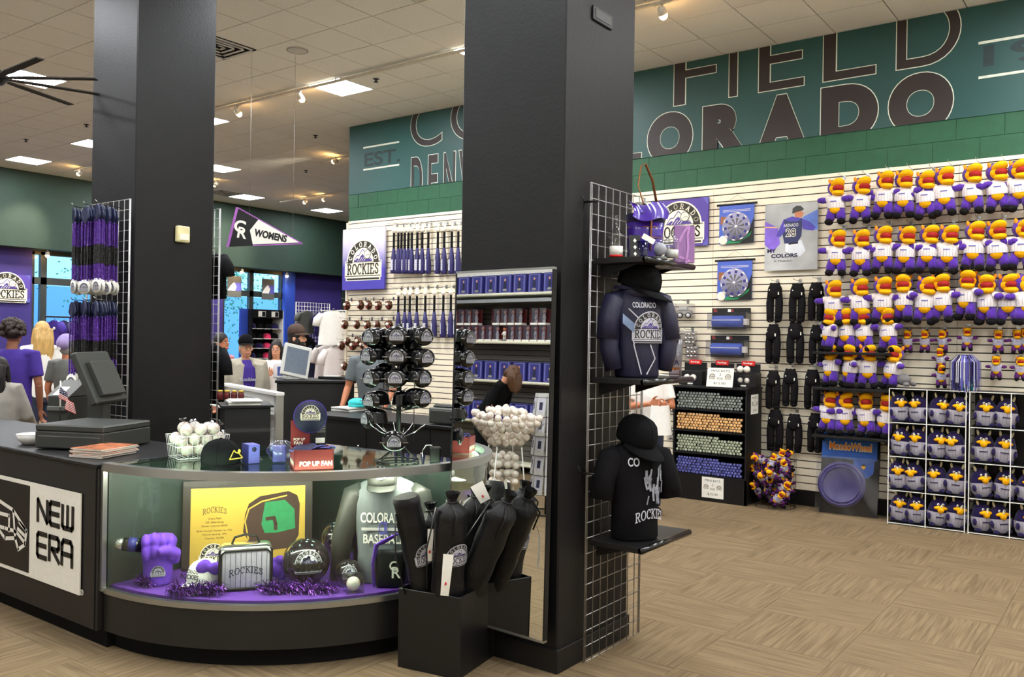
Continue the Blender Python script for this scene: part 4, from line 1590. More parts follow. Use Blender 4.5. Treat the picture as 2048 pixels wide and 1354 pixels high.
# --- jacket form on the middle shelf
z = SHZ[1] + .001
mat('jacket_navy', (26, 26, 54), .55, var=.15, scale=10, bump=.2, bscale=25)
mat('satin', (120, 140, 172), .25, var=.3, scale=12)
p = V((-2.175, 4.055, z))
t = thing('jacket_form', 'navy satin ROCKIES jacket on a torso form on the middle shelf', 'jacket', p, face(p, .42))
torso(t, .27, .2, .47, 'jacket_navy', 'short', 'jacket_navy', 'jacket', arm_out=.06)
for s_ in (-1, 1):
    MB().tube([(s_ * .125, -.0, .4), (s_ * .16, -.01, .3), (s_ * .165, -.02, .15), (s_ * .14, -.03, .04)], [.058, .056, .05, .045], 'jacket_navy', 12).build('sleeve', t)
    if s_ > 0:
        continue
    m = MB()
    m.surf(lambda u, v, s_=s_: (s_ * (.12 - .06 * u), -.085 - .012 * u - .003, .33 - .05 * u - v * .05), 6, 4, 'satin')
    m.build('satin_yoke', t)
m = MB()
m.surf(lambda u, v: (.12 * math.cos(PI + PI * u), .04 + .13 * math.sin(PI + PI * u) * (1 - .2 * v), .46 + .02 * v), 14, 3, 'jacket_navy')
ring_body(m, [(.42, .1, .09, 0, .0), (.47, .095, .085, 0, 0.01), (.5, .07, .06, 0, .02)], 'jacket_navy', 18)
m.build('hood', t)
cyl_fn = lambda off, cz, hw, rx, ry: (lambda x, y, zz: V(((rx + zz * hw) * math.sin(off + x * hw / rx), -(ry + zz * hw) * math.cos(off + x * hw / rx), cz + y * hw)))
logo_into(MB(), cyl_fn(.22, .25, .1, .139, .107), light='logo_silver').build('emblem', t)
m = MB()
m.text('COLORADO', 'logo_silver', TR(-.01, -.106, .375, rx=-.25) @ FY, w=.13, h=.03, bold=.02)
m.build('lettering', t)
m = MB()
stroke(m, [(-.085, .355), (-.03, .3), (-.06, .17), (-.02, .02)], .006, 'logo_silver', lambda x, y, zz: V((x, -.107 * math.sqrt(max(.05, 1 - (x / .139) ** 2)), y)), 0)
stroke(m, [(.03, .17), (.06, .1), (.01, .02)], .006, 'logo_silver', lambda x, y, zz: V((x, -.107 * math.sqrt(max(.05, 1 - (x / .139) ** 2)), y)), 0)
m.build('trim_line', t)
c1 = cap('black cap worn tilted by the navy jacket form', p + V((0.0, 0, .47)), 0, 'black_cloth', s=1.12, rot=(.3, 0, face(p, 1.2)))
MB().cyl((0, 0, -.05), (0, 0, .1), .05, 'black_matte', n=14).build('head_block', c1)
p = at(1330, 745, 'X', -2.03)
t = thing('clear_tumbler', 'tall frosted clear tumbler with a small dark print on the middle shelf', 'tumbler', (-2.04, 4.235, z))
pane_mat('frosted', (222, 218, 226), .2, .35)
MB().lathe([(.03, 0), (.033, .004), (.04, .2), (.037, .2), (.03, .01), (.0, .01)], 'frosted', 20).build('cup', t)
MB().tube([(.0385 * math.cos(a), .0385 * math.sin(a), .2) for a in [k * PI / 10 for k in range(20)]], .002, 'frosted', 5, True).build('rim', t)
mk = MB()
mk.text('A', 'navy', TR(.022, -.03, .08, rz=.6) @ FY, h=.03, bold=.03)
mk.build('print', t)
mk = MB().box((.0, 0, .045), (.012, .075, .012), 'plush_orange')
mk.build('print', t)
# --- black tee form on the lowest shelf
z = SHZ[2] + .001
p = V((-2.17, 4.045, z))
t = thing('tee_form', 'black tee with pale team print on a torso form on the lowest shelf', 'shirt', p, face(p, .45))
mat('tee_black', (18, 17, 20), .9, spec=.15, bump=.3, bscale=30)
torso(t, .29, .21, .5, 'tee_black', 'short', 'tee_black', 'tee', arm_out=.08)
mat('tee_print', (140, 142, 152), .8, var=.5, scale=25)
m = MB()
fn = cyl_fn(.25, .12, .1, .152, .113)
serif(m, 'ROCKIES', 'logo_silver', fn, 1.9, .5, -.85, -.25, .16, .0, bend=lambda u: .22 * math.sin(PI * u))
m.build('lettering', t)
m = MB()
random.seed(3)
for k in range(26):
    x0 = random.uniform(-.3, .95)
    y0 = random.uniform(.7, 2.0)
    stroke(m, [(x0, y0), (x0 + random.uniform(-.15, .15), y0 + random.uniform(.3, .7))], random.uniform(.05, .16), 'tee_print', fn, .0)
tag(m.build('printed_figures', t), kind='stuff')
m = MB()
m.text('CO', 'logo_silver', TR(-.06, -.108, .41, rx=-.3, rz=-.25) @ FY, w=.06, h=.045, bold=.02)
m.build('lettering', t)
c1 = cap('black cap worn low by the black tee form', p + V((0, 0, .505)), face(p, .75), 'black_cloth', s=1.12, rot=(.35, 0, face(p, .75)))
MB().cyl((0, 0, -.06), (0, 0, .1), .055, 'black_matte', n=14).build('head_block', c1)

# ================================================================== bin of chair bags
bx_ = V((-2.9, 3.40, 0))
rzb = .17
t = thing('storage_bin', 'black open bin on the carpet filled with long black chair bags', 'bin', bx_, rzb)
for a in ((-.18, .18, -.18, -.17), (-.18, .18, .17, .18), (-.18, -.17, -.17, .17), (.17, .18, -.17, .17)):
    MB().bb(a[0], a[1], a[2], a[3], 0, .4, 'black', bev=.003).build('side', t)
MB().bb(-.17, .17, -.17, .17, 0, .01, 'black').build('bottom', t)


def bagpt(x, y, d):
    return away(x, y, d)


BAGS = [((862, 1250), (812, 992), 4.44, 4.36, .075, 'flat', 'long black chair bag with a flat top and arched emblem leaning left in the bin', 'ROCK'),
        ((893, 1250), (905, 985), 4.36, 4.26, .08, 'tied', 'black drawstring chair bag with gathered neck upright in the bin', 'ROCK'),
        ((908, 1245), (1022, 985), 4.47, 4.3, .082, 'tied', 'plain black drawstring chair bag leaning toward the mirror in the bin', None),
        ((915, 1240), (952, 975), 4.54, 4.5, .07, 'tied', 'black chair bag with a white hang tag at the rear of the bin', None),
        ((870, 1240), (860, 1005), 4.54, 4.52, .07, 'tied', 'black chair bag with a faded emblem behind the flat topped bag', 'ROCK')]
for (b0, b1, d0, d1, r, top, lab, em_) in BAGS:
    A, B = bagpt(*b0, d0), bagpt(*b1, d1)
    A.z = max(A.z, .03)
    ax = (B - A)
    L = ax.length
    q = ax.to_track_quat('Z', 'Y')
    t = thing('chair_bag', lab, 'bag', A, rot=q.to_euler())
    m = MB()
    n = 22
    random.seed(int(b0[0]))
    ph = [random.random() * 6 for _ in range(4)]

    def fn(u, v, r=r, L=L, top=top, ph=ph):
        a = u * 2 * PI
        rr = r * (1 + .05 * math.sin(3 * a + ph[0] + v * 4) + .035 * math.sin(7 * a + ph[1] - v * 9) + .03 * math.sin(5 * v * 6 + ph[2]))
        if top == 'tied' and v > .86:
            k = (v - .86) / .14
            rr *= max(.22, 1 - 1.5 * k) if k < .55 else .22 + .5 * (k - .55)
            rr *= 1 + .18 * math.sin(9 * a + ph[3])
        if top == 'flat' and v > .97:
            rr *= .86
        return (rr * math.cos(a), rr * math.sin(a) * .9, v * L)
    m.surf(fn, n, 34, 'black_nylon', cu=True)
    if top == 'flat':
        m.add([V(fn(k / n, .999)) for k in range(n)], [tuple(range(n))], 'black_matte')
    m.build('sleeve', t)
    inv = t.matrix_basis.inverted()
    cl = inv @ CAM
    ang = math.atan2(cl.y, cl.x)
    if top == 'tied':
        MB().tube([(r * .32 * math.cos(a), r * .32 * math.sin(a), L * .935) for a in [k * PI / 8 for k in range(16)]], .006, 'black', 6, True).build('drawcord', t)
        MB().tube([(r * .3 * math.cos(ang), r * .3 * math.sin(ang), L * .935), (r * 1.1 * math.cos(ang + .3), r * 1.1 * math.sin(ang + .3), L * .86), (r * 1.12 * math.cos(ang + .2), r * 1.1 * math.sin(ang + .2), L * .72)], .005, 'black', 6).build('cord_end', t)
    MB().tube([(r * 1.02 * math.cos(ang - 1.2), r * math.sin(ang - 1.2), L * .9), (r * 1.5 * math.cos(ang - 1.25), r * 1.5 * math.sin(ang - 1.25), L * .6), (r * 1.4 * math.cos(ang - 1.2), r * 1.4 * math.sin(ang - 1.2), L * .3)], .011, 'black', 6, sq=(1, .3)).build('shoulder_strap', t)
    if em_:
        hw = r * .85
        off = .62
        fnl = lambda x, y, zz, r=r, L=L, ang=ang, hw=hw, off=off: V(((r * 1.09 + zz * hw) * math.cos(ang + off + x * hw / r), .92 * (r * 1.09 + zz * hw) * math.sin(ang + off + x * hw / r), L * .56 + y * hw))
        logo_into(MB(), fnl, light='logo_silver', pur='logo_navy').build('emblem', t)
mat('tag_red', (200, 40, 40), .6)
for (x, y, d, w, h, ry, lab) in ((893, 1150, 4.17, .05, .2, .08, 'long white swing tag hanging on the upright chair bag'), (962, 985, 4.4, .07, .1, -.5, 'white hang tag with a red dot at the bag neck'), (860, 1090, 4.3, .03, .16, .03, 'narrow cream paper tag between the chair bags')):
    p = away(x, y, d)
    t = thing('swing_tag', lab, 'tag', p, rot=(0, ry, face(p)))
    MB().surf(lambda u, v: ((u - .5) * w * (1 - .2 * v), -.006 * math.sin(v * 3), (.5 - v) * h), 3, 6, 'paper').build('card', t)
    MB().ell((0, -.009, -.2 * h), (.005, .001, .008), 'tag_red', 8, 6).build('red_mark', t)
    MB().tube([(0, 0, h * .5), (.004, .01, h * .62), (.0, .02, h * .7)], .001, 'black', 5).build('string', t)
# ================================================================== goods on the slat wall
def onw(x, y, off=.02):
    p = at(x, y, 'Y', YW - off)
    return p


HOOK = None


def hook(x, z, L=.12, label='short chrome peg hooked into the slat wall'):
    global HOOK
    if HOOK is None:
        HOOK = thing('slat_hook', label, 'hook', (x, YW - .004, z), group='chrome pegs on the slat wall')
        MB().box((0, -.004, 0), (.03, .006, .05), 'chrome').build('plate', HOOK)
        MB().tube([(0, -.004, 0), (0, -L, .004), (0, -L - .01, .016)], .003, 'chrome', 6).build('prong', HOOK)
    else:
        copy_tree(HOOK, loc=(x, YW - .004, z))


# ------------------------------------------------------------------ plush toys
def make_plush(name, label, cat, group, pur, jer, foot, turn=.45, big=True):
    t = thing(name, label, cat, (0, 0, 0), group=group)
    b = MB()
    b.ell((0, 0, .19), (.085, .07, .1), pur, 16, 10)
    for s_ in (-1, 1):
        b.tube([(s_ * .04, 0, .15), (s_ * .052, -.01, .09), (s_ * .058, -.015, .05)], [.045, .046, .04], pur, 10)
    b.tube([(0, .05, .14), (-.03, .09, .1), (-.07, .1, .09)], [.04, .028, .008], pur, 8)
    b.build('body', t)
    for s_ in (-1, 1):
        MB().tube([(s_ * .07, 0, .26), (s_ * .11, -.015, .255), (s_ * .145, -.03, .255)], [.026, .03, .032], pur, 10).ell((s_ * .15, -.032, .256), (.034, .03, .027), pur, 10, 7).build('arm', t)
        MB().ell((s_ * .062, -.03, .03), (.04, .058, .034), foot, 12, 8).build('shoe', t)
    MB().ell((0, -.022, .165), (.062, .056, .06), 'plush_yellow', 14, 9).build('belly', t)
    j = MB()
    ring_body(j, [(.165, .088, .078, 0, 0), (.2, .092, .082, 0, 0), (.25, .088, .078, 0, 0), (.29, .062, .056, 0, 0), (.3, .04, .04, 0, 0)], jer, 18, cap=False)
    for s_ in (-1, 1):
        j.tube([(s_ * .05, 0, .268), (s_ * .1, -.01, .262)], [.036, .038], jer, 10)
    jo = j.build('jersey', t)
    st2 = MB()
    for k in range(9):
        a = -PI / 2 + (k - 4) * .3
        st2.tube([(.0885 * math.cos(a), .0785 * math.sin(a), .168), (.0925 * math.cos(a), .0825 * math.sin(a), .2), (.0885 * math.cos(a), .0785 * math.sin(a), .25)], .0008, 'violet_card', 4)
    st2.bb(-.03, .03, -.0835, -.0815, .226, .234, 'violet_card')
    st2.build('pinstripes', jo)
    Th = TR(0, 0, .335, rz=turn, rx=-.12, s=1.2)
    h = MB()
    h.T = Th
    h.ell((0, .015, .035), (.068, .062, .07), pur, 16, 11)
    h.ell((0, .03, .095), (.04, .035, .018), 'plush_black', 12, 6)
    ho = h.build('head', t)
    m = MB()
    m.T = Th
    m.ell((0, -.04, .058), (.056, .068, .034), 'plush_yellow', 16, 10, rot=(-.3, 0, 0))
    m.ell((0, -.04, -.02), (.05, .056, .026), 'plush_yellow', 14, 9, rot=(.25, 0, 0))
    m.ell((0, -.015, .02), (.062, .05, .05), 'plush_yellow', 14, 9)
    m.ell((0, -.035, .06), (.045, .04, .03), 'plush_yellow', 14, 9)
    m.build('muzzle', ho)
    m = MB()
    m.T = Th
    m.ell((0, -.052, .016), (.047, .04, .03), 'plush_red', 14, 8)
    m.build('mouth', ho)
    for s_ in (-1, 1):
        m = MB()
        m.T = Th
        m.ell((s_ * .05, 0, .085), (.014, .012, .026), 'plush_orange', 10, 7, rot=(0, s_ * .3, 0))
        m.build('ear', ho)
    return t


ROWS = [('hung on the highest row of pegs', [(1672, 450), (1720, 448), (1765, 438), (1808, 437), (1853, 440), (1890, 433), (1945, 429), (1997, 426), (2042, 423)]),
        ('hung on the second row of pegs', [(1672, 552), (1722, 553), (1765, 547), (1808, 549), (1853, 548), (1893, 549), (1945, 543), (1997, 543), (2040, 541)]),
        ('hung on the third row of pegs', [(1668, 652), (1722, 650), (1765, 648), (1808, 645), (1848, 650), (1885, 646), (1932, 640), (1975, 650), (2018, 650), (2052, 650)])]
PL = make_plush('plush_toy', '', 'plush toy', None, 'plush_purple', 'jersey_white', 'plush_black', .6)
first = True
random.seed(8)
for lab, row in ROWS:
    for n_, (x, y) in enumerate(row):
        p = onw(x, y, .2)
        rz = random.uniform(-.12, .12)
        if lab.startswith('hung on the third'):
            rz = random.choice([-.5, -.1, .1, .5, 0])
        L = 'purple plush toy %s, %s from the %s' % (lab, ORD[n_], 'flap hats' if 'third' in lab else 'player poster')
        sc_ = .98
        if first:
            PL.location = p
            PL.rotation_euler = (0, 0, rz)
            PL.scale = (sc_,) * 3
            tag(PL, L, 'plush toy', 'plush toys ' + lab)
            first = False
        else:
            copy_tree(PL, loc=p, rot=(random.uniform(-.03, .03), random.uniform(-.06, .06), rz), label=L, group='plush toys ' + lab, scale=sc_)
        hook(p.x + .02, p.z + .5, .2)
# shelves of plush
for k, (y, row) in enumerate(((700, [(1655, 700), (1694, 700), (1730, 703), (1778, 702)]), (772, [(1662, 772), (1697, 776), (1736, 772), (1778, 776)]), (868, [(1654, 862), (1690, 858), (1735, 862), (1766, 866)]))):
    z = at(1700, y, 'Y', 8.75).z - .02
    t = thing('plush_shelf', ['topmost', 'middle', 'lowest'][k] + ' black slat wall shelf crowded with seated plush toys', 'shelf', (-2.32, YW, z))
    MB().bb(-.36, .36, -.34, -.005, -.025, 0, 'black', bev=.004).build('board', t)
    for x in (-.3, .3):
        MB().add([(x - .004, -.01, -.025), (x - .004, -.28, -.025), (x - .004, -.01, -.12), (x + .004, -.01, -.025), (x + .004, -.28, -.025), (x + .004, -.01, -.12)], [(0, 1, 2), (5, 4, 3), (0, 3, 4, 1), (1, 4, 5, 2), (0, 2, 5, 3)], 'black').build('bracket', t)
    for n_, (x, yy) in enumerate(row):
        p = at(x, yy, 'Y', YW - .2)
        copy_tree(PL, loc=(p.x, p.y, z + .002), rot=(random.uniform(-.12, .02), random.uniform(-.12, .12), random.choice([-.9, -.6, .2, .4, -.3])), label='purple plush toy crowded on the %s black shelf, %s from the flap hats' % (['topmost', 'middle', 'lowest'][k], ORD[n_]), group='plush toys on the %s black shelf' % ['topmost', 'middle', 'lowest'][k], scale=.92)
# grey soft toy at the shelf end
p = at(1806, 772, 'Y', YW - .22)
t = thing('grey_soft_toy', 'small grey soft toy lying at the end of the middle shelf', 'plush toy', p, -.4)
mat('plush_grey', (120, 116, 118), .95, bump=.5, bscale=160)
MB().ell((0, 0, .06), (.08, .05, .055), 'plush_grey', 14, 9).build('body', t)
MB().ell((-.08, -.02, .08), (.045, .042, .042), 'plush_grey', 14, 9).build('head', t)
MB().ell((-.1, -.06, .08), (.016, .012, .016), 'white', 10, 6).build('nose', t)
for s_ in (-1, 1):
    MB().ell((.07, -.05 * s_, .02), (.035, .02, .02), 'plush_grey', 10, 6).build('paw', t)
# small toys
SM = make_plush('small_plush_toy', '', 'plush toy', None, 'plush_plum', 'jersey_grey', 'plush_black', 0)
first = True
for (x, y, lab) in [(1815, 706, 'upper'), (1850, 706, 'upper'), (1886, 706, 'upper'), (1934, 702, 'upper'), (1996, 708, 'upper'), (2034, 708, 'upper'), (2052, 706, 'upper'), (1882, 742, 'lower'), (1882, 776, 'lower'), (1992, 760, 'lower'), (2040, 762, 'lower')]:
    p = onw(x, y, .1)
    L = 'little plum plush toy with yellow muzzle on the %s row of short pegs' % lab
    if first:
        SM.location = p
        SM.scale = (.47,) * 3
        tag(SM, L, 'plush toy', 'little plush toys on pegs')
        first = False
    else:
        copy_tree(SM, loc=p, rot=(0, 0, random.uniform(-.4, .4)), label=L, group='little plush toys on pegs', scale=.47)
    hook(p.x, p.z + .225)
# bin of small toys
p = V((-3.06, 8.70, 0))
t = thing('wire_bin', 'round wire bin on the floor heaped with little plush toys', 'bin', p)
m = MB()
for z in (.01, .17, .33, .48):
    m.tube([(.2 * math.cos(a), .2 * math.sin(a), z) for a in [k * PI / 14 for k in range(28)]], .003, 'black', 5, True)
m.build('hoops', t)
for k in range(16):
    a = k * PI / 8
    MB().cyl((.2 * math.cos(a), .2 * math.sin(a), .01), (.2 * math.cos(a), .2 * math.sin(a), .5), .002, 'black', n=5).build('stave', t)
for n_ in range(34):
    a = n_ * 2.4
    z = .02 + .42 * (n_ / 34)
    r = .11 + .05 * (n_ % 3) / 2 if n_ < 30 else .06
    copy_tree(SM, loc=p + V((r * math.cos(a), r * math.sin(a), z)), rot=(random.uniform(-.9, .9), random.uniform(-.9, .9), a + PI / 2 + random.uniform(-.6, .6)), label='little plum plush toy jumbled in the round wire bin', group='little plush toys in the wire bin', scale=.44)
# ------------------------------------------------------------------ pillow toys in cages
t = PW = thing('pillow_plush', '', 'plush toy', (0, 0, 0))
b = MB()
b.ell((0, 0, .14), (.105, .085, .15), 'plush_dark', 18, 12)
for s_ in (-1, 1):
    b.ell((s_ * .06, -.03, .02), (.032, .045, .024), 'plush_dark', 10, 6)
b.build('body', t)
m = MB()
ring_body(m, [(.01, .06, .05, 0, 0), (.04, .092, .075, 0, 0), (.09, .107, .088, 0, 0), (.135, .111, .092, 0, 0), (.15, .11, .09, 0, 0)], 'jersey_grey', 20, cap=False)
jo = m.build('jersey', t)
m = MB()
for k in range(7):
    a = -PI / 2 + (k - 3) * .33
    m.tube([(.0925 * math.cos(a), .0755 * math.sin(a), .04), (.1075 * math.cos(a), .0885 * math.sin(a), .09), (.1115 * math.cos(a), .0925 * math.sin(a), .135)], .0008, 'navy', 4)
m.bb(-.04, .04, -.095, -.091, .098, .108, 'navy')
m.build('pinstripes', jo)
m = MB()
m.ell((0, -.085, .195), (.07, .03, .022), 'plush_yellow', 14, 8)
m.ell((0, -.095, .18), (.034, .032, .036), 'plush_yellow', 12, 8)
m.build('muzzle', t)
m = MB().ell((0, -.11, .215), (.011, .011, .02), 'horn', 10, 7)
m.build('nose_tip', t)
for s_ in (-1, 1):
    MB().ell((s_ * .024, -.072, .228), (.013, .012, .014), 'white', 10, 7).ell((s_ * .022, -.083, .228), (.005, .004, .006), 'black', 8, 5).build('eye', t)
    MB().ell((s_ * .055, -.02, .285), (.013, .013, .03), 'horn', 10, 7, rot=(0, s_ * .25, 0)).build('ear', t)
    MB().ell((s_ * .1, -.045, .1), (.02, .03, .035), 'plush_dark', 10, 7).build('arm', t)
first = True
CB = [(-1.955, 8.59, [[-1.885, -1.73, -1.56, -1.40]] * 4), (-1.285, 8.60, [[-1.185, -1.03], [-1.185, -1.03], [-1.185, -1.03, -.86, -.72], [-1.2, -1.03, -.86, -.72]])]
for u, (x0, y0, fill) in enumerate(CB):
    w, h, dp = .64, 1.26, .34
    t = thing('cube_rack', ['white framed cube rack of pillow toys beside the wheel toy bag', 'white framed cube rack of pillow toys partly empty on one side'][u], 'rack', (x0, y0, 0), .03)
    for x in (0, w / 2, w):
        for y in (0, dp):
            MB().bb(x - .004, x + .004, y - .004, y + .004, 0, h, 'wire_white').build('upright', t)
    for k in range(5):
        z = h * k / 4 + (.012 if k == 0 else 0)
        for y in (0, dp):
            MB().bb(0, w, y - .004, y + .004, z - .0035, z + .0035, 'wire_white').build('rail', t)
        if k < 5:
            MB().bb(0, w, .005, dp - .005, z - .003, z + .003, 'black').build('cube_floor', t)
    MB().bb(0, w, dp - .004, dp + .002, 0, h, 'black').build('rear_sheet', t)
    for r_, xs in enumerate(fill):
        z = h * (3 - r_) / 4 + (.018 if r_ == 3 else .006)
        for i, x in enumerate(xs):
            loc = (x + random.uniform(-.01, .01), y0 + .12, z)
            L = ('grey jersey pillow toy, %s row of the fuller rack, %s from the wheel toy' if u == 0 else 'grey jersey pillow toy, %s row of the partly empty rack, %s from the fuller rack') % (['topmost', 'second', 'third', 'lowest'][r_], ORD[i])
            G = 'pillow toys in the %s cube rack' % ['fuller', 'partly empty'][u]
            rot = (random.uniform(-.08, .05), random.uniform(-.12, .12), random.uniform(-.45, .45) + .15)
            if first:
                PW.location, PW.rotation_euler, PW.scale = loc, rot, (.84, .9, .9)
                tag(PW, L, 'plush toy', G)
                first = False
            else:
                copy_tree(PW, loc=loc, rot=rot, label=L, group=G, scale=(.84, .9, .9))
# pompom in teal cup on rack
p = at(1934, 780, 'Y', 8.72)
t = thing('teal_cup', 'teal plastic cup holding a streamer pompom on the cube rack', 'cup', (p.x, 8.72, 1.268))
MB().lathe([(.05, 0), (.055, .004), (.068, .13), (.064, .13), (.05, .008), (0, .008)], 'teal', 20).build('cup', t)
MB().tube([(.067 * math.cos(a), .067 * math.sin(a), .13) for a in [k * PI / 10 for k in range(20)]], .003, 'teal', 5, True).build('rim', t)
pm_ = thing('pompom', 'purple and white streamer pompom standing in the teal cup', 'pompom', (p.x - .02, 8.72, 1.39))
MB().cyl((0, 0, -.1), (0, 0, .16), .012, 'violet_card', n=8).build('handle', pm_)
m = MB()
random.seed(2)
for k in range(260):
    a, r = random.random() * 2 * PI, random.uniform(.08, .135)
    L = random.uniform(.16, .3)
    d = V((math.cos(a), math.sin(a), 0))
    e = V((-math.sin(a), math.cos(a), 0)) * .004
    q = [V((0, 0, .16)), d * r * .55 + V((0, 0, .2 - random.uniform(0, .03))), d * r + V((0, 0, .13)), d * r * 1.02 + V((0, 0, .15 - L))]
    m.add([v_ for c in q for v_ in (c - e, c + e)], [(0, 1, 3, 2), (2, 3, 5, 4), (4, 5, 7, 6)], random.choice(['violet_card', 'logo_silver', 'plush_dark']))
tag(m.build('streamers', pm_), kind='stuff')
# ------------------------------------------------------------------ wheel toy bag
p = V((-2.36, 8.74, .0))
t = thing('wheel_toy_bag', 'big bagged purple wheel toy with a blue header leaning on the slat wall', 'toy', p, rot=(-.16, 0, .06))
MB().bb(-.27, .27, .01, .03, .0, .8, 'black_matte').build('backing', t)
MB().bb(-.27, .25, .0, .008, .54, .8, 'blue_print' if 'blue_print' in MAT else mat('blue_print', (28, 84, 170), .3, var=.2, scale=9, stretch=(1, 1, 2)), bev=.002).build('header_card', t)
MB().prism([(.03, .56), (.23, .56), (.22, .42), (.17, .37), (.1, .37), (.045, .42)], .0, .008, 'blue_print', T=TR(0, .006) @ FY).build('header_flap', t)
mat('disc_purple', (72, 64, 120), .3, var=.15, scale=5)
MB().lathe([(.0, .02), (.15, .015), (.17, .03), (.2, .035), (.225, .02), (.225, -.01), (0, -.012)][::-1], 'disc_purple', 36, T=TR(-.06, -.02, .29) @ FY).build('wheel_disc', t)
m = MB()
for k in (1, .86):
    m.tube([(-.06 + .2 * k * math.cos(a), -.056, .29 + .2 * k * math.sin(a)) for a in [i * PI / 20 for i in range(40)]], .006, 'disc_purple', 6, True)
m.build('wheel_grooves', t)
MB().text('MondoWheel', 'cream', TR(.0, -.002, .665) @ FY, w=.4, h=.085, bold=.06).build('lettering_outline', t)
MB().text('MondoWheel', 'plush_orange', TR(.0, -.004, .665) @ FY, w=.39, h=.07, bold=.02).build('lettering', t)
MB().ell((.13, -.004, .48), (.02, .003, .025), 'plush_yellow', 12, 8).ell((.13, -.005, .495), (.02, .003, .012), 'black', 12, 8).build('badge', t)
m = MB()
m.surf(lambda u, v: (-.3 + .58 * u, -.045 - .02 * math.sin(PI * u) * math.sin(PI * v) + .006 * math.sin(11 * u + 7 * v), .0 + v * .56), 16, 14, 'bag_clear')
m.build('film', t)
# ------------------------------------------------------------------ signs, darts, poster
pa, pb, pc = onw(1302, 404, .05), onw(1417, 393, .05), onw(1415, 491, .05)
w, h = pb.x - pa.x, (onw(1360, 399, .05).z - onw(1360, 494, .05).z)
t = thing('logo_canvas', 'square purple canvas sign with cream emblem behind the pillar shelves', 'sign', ((pa.x + pb.x) / 2, YW - .02, onw(1360, 446, .05).z))
mat('sign_purple', (82, 62, 152), .6, var=.08, scale=2)
MB().bb(-w / 2, w / 2, -.03, 0, -h / 2, h / 2, 'sign_purple', bev=.003).build('canvas', t)
for sx in (-1, 1):
    for sz in (-1, 1):
        MB().flat([(0, 0), (-sx * .07, 0), (0, -sz * .09)], 'violet_card', TR(sx * w / 2, -.031, sz * h / 2) @ FY).build('corner_print', t)
logo(t, TR(.0, -.031, -.03) @ FY, w * .42)
# wall end sign
pa, pb = onw(687, 458, .08), onw(771, 452, .08)
za, zb_ = onw(730, 456, .08).z, onw(730, 579, .08).z
w, h = pb.x - pa.x, za - zb_
t = thing('logo_banner', 'tall purple fading banner with white emblem at the slat wall end', 'sign', ((pa.x + pb.x) / 2, YW - .06, (za + zb_) / 2))


def banner_mat():
    m = mat('banner_fade', (86, 76, 176), .6, var=0)
    nt = m.node_tree
    tc = nt.nodes.new('ShaderNodeTexCoord')
    sx = nt.nodes.new('ShaderNodeSeparateXYZ')
    nt.links.new(tc.outputs['Generated'], sx.inputs[0])
    no = nt.nodes.new('ShaderNodeTexNoise')
    no.inputs['Scale'].default_value = 4
    ad = nt.nodes.new('ShaderNodeMath')
    ad.operation = 'MULTIPLY_ADD'
    ad.inputs[1].default_value = .25
    nt.links.new(no.outputs['Fac'], ad.inputs[0])
    nt.links.new(sx.outputs['Z'], ad.inputs[2])
    rp = nt.nodes.new('ShaderNodeValToRGB')
    rp.color_ramp.elements[0].position = .45
    rp.color_ramp.elements[0].color = (*S(70, 60, 165), 1)
    rp.color_ramp.elements[1].position = 1.0
    rp.color_ramp.elements[1].color = (*S(226, 222, 236), 1)
    nt.links.new(ad.outputs[0], rp.inputs[0])
    nt.links.new(rp.outputs[0], nt.nodes['Principled BSDF'].inputs['Base Color'])


banner_mat()
MB().bb(-w / 2, w / 2, -.03, 0, -h / 2, h / 2, 'banner_fade').build('board', t)
logo(t, TR(0, -.031, -.06) @ FY, w * .42)
MB().cyl((-.2, 0, h / 2 - .02), (-.2, .03, h / 2 - .02), .006, 'chrome', n=8).build('standoff', t)
# player poster
pa, pb = onw(1530, 408, .06), onw(1636, 403, .06)
za, zb_ = onw(1583, 406, .06).z, onw(1583, 540, .06).z
w, h = pb.x - pa.x, za - zb_
t = thing('player_poster', 'grey MY COLORS poster of a ballplayer seen from behind in number 28', 'poster', ((pa.x + pb.x) / 2, YW - .04, (za + zb_) / 2))
mat('poster_grey', (170, 172, 172), .35, var=.45, scale=2.2)
MB().bb(-w / 2, w / 2, -.012, 0, -h / 2, h / 2, 'poster_grey').build('board', t)
Tp = TR(0, -.0125) @ FY
U = lambda pts: [((x - .5) * w, (.5 - y) * h) for x, y in pts]
mat('smoke_violet', (128, 96, 206), .4, var=.4, scale=5)
mat('smoke_blue', (90, 120, 200), .4, var=.4, scale=5)
mat('player_navy', (40, 44, 88), .4, var=.15, scale=6)
mat('player_violet', (74, 62, 168), .4, var=.2, scale=6)
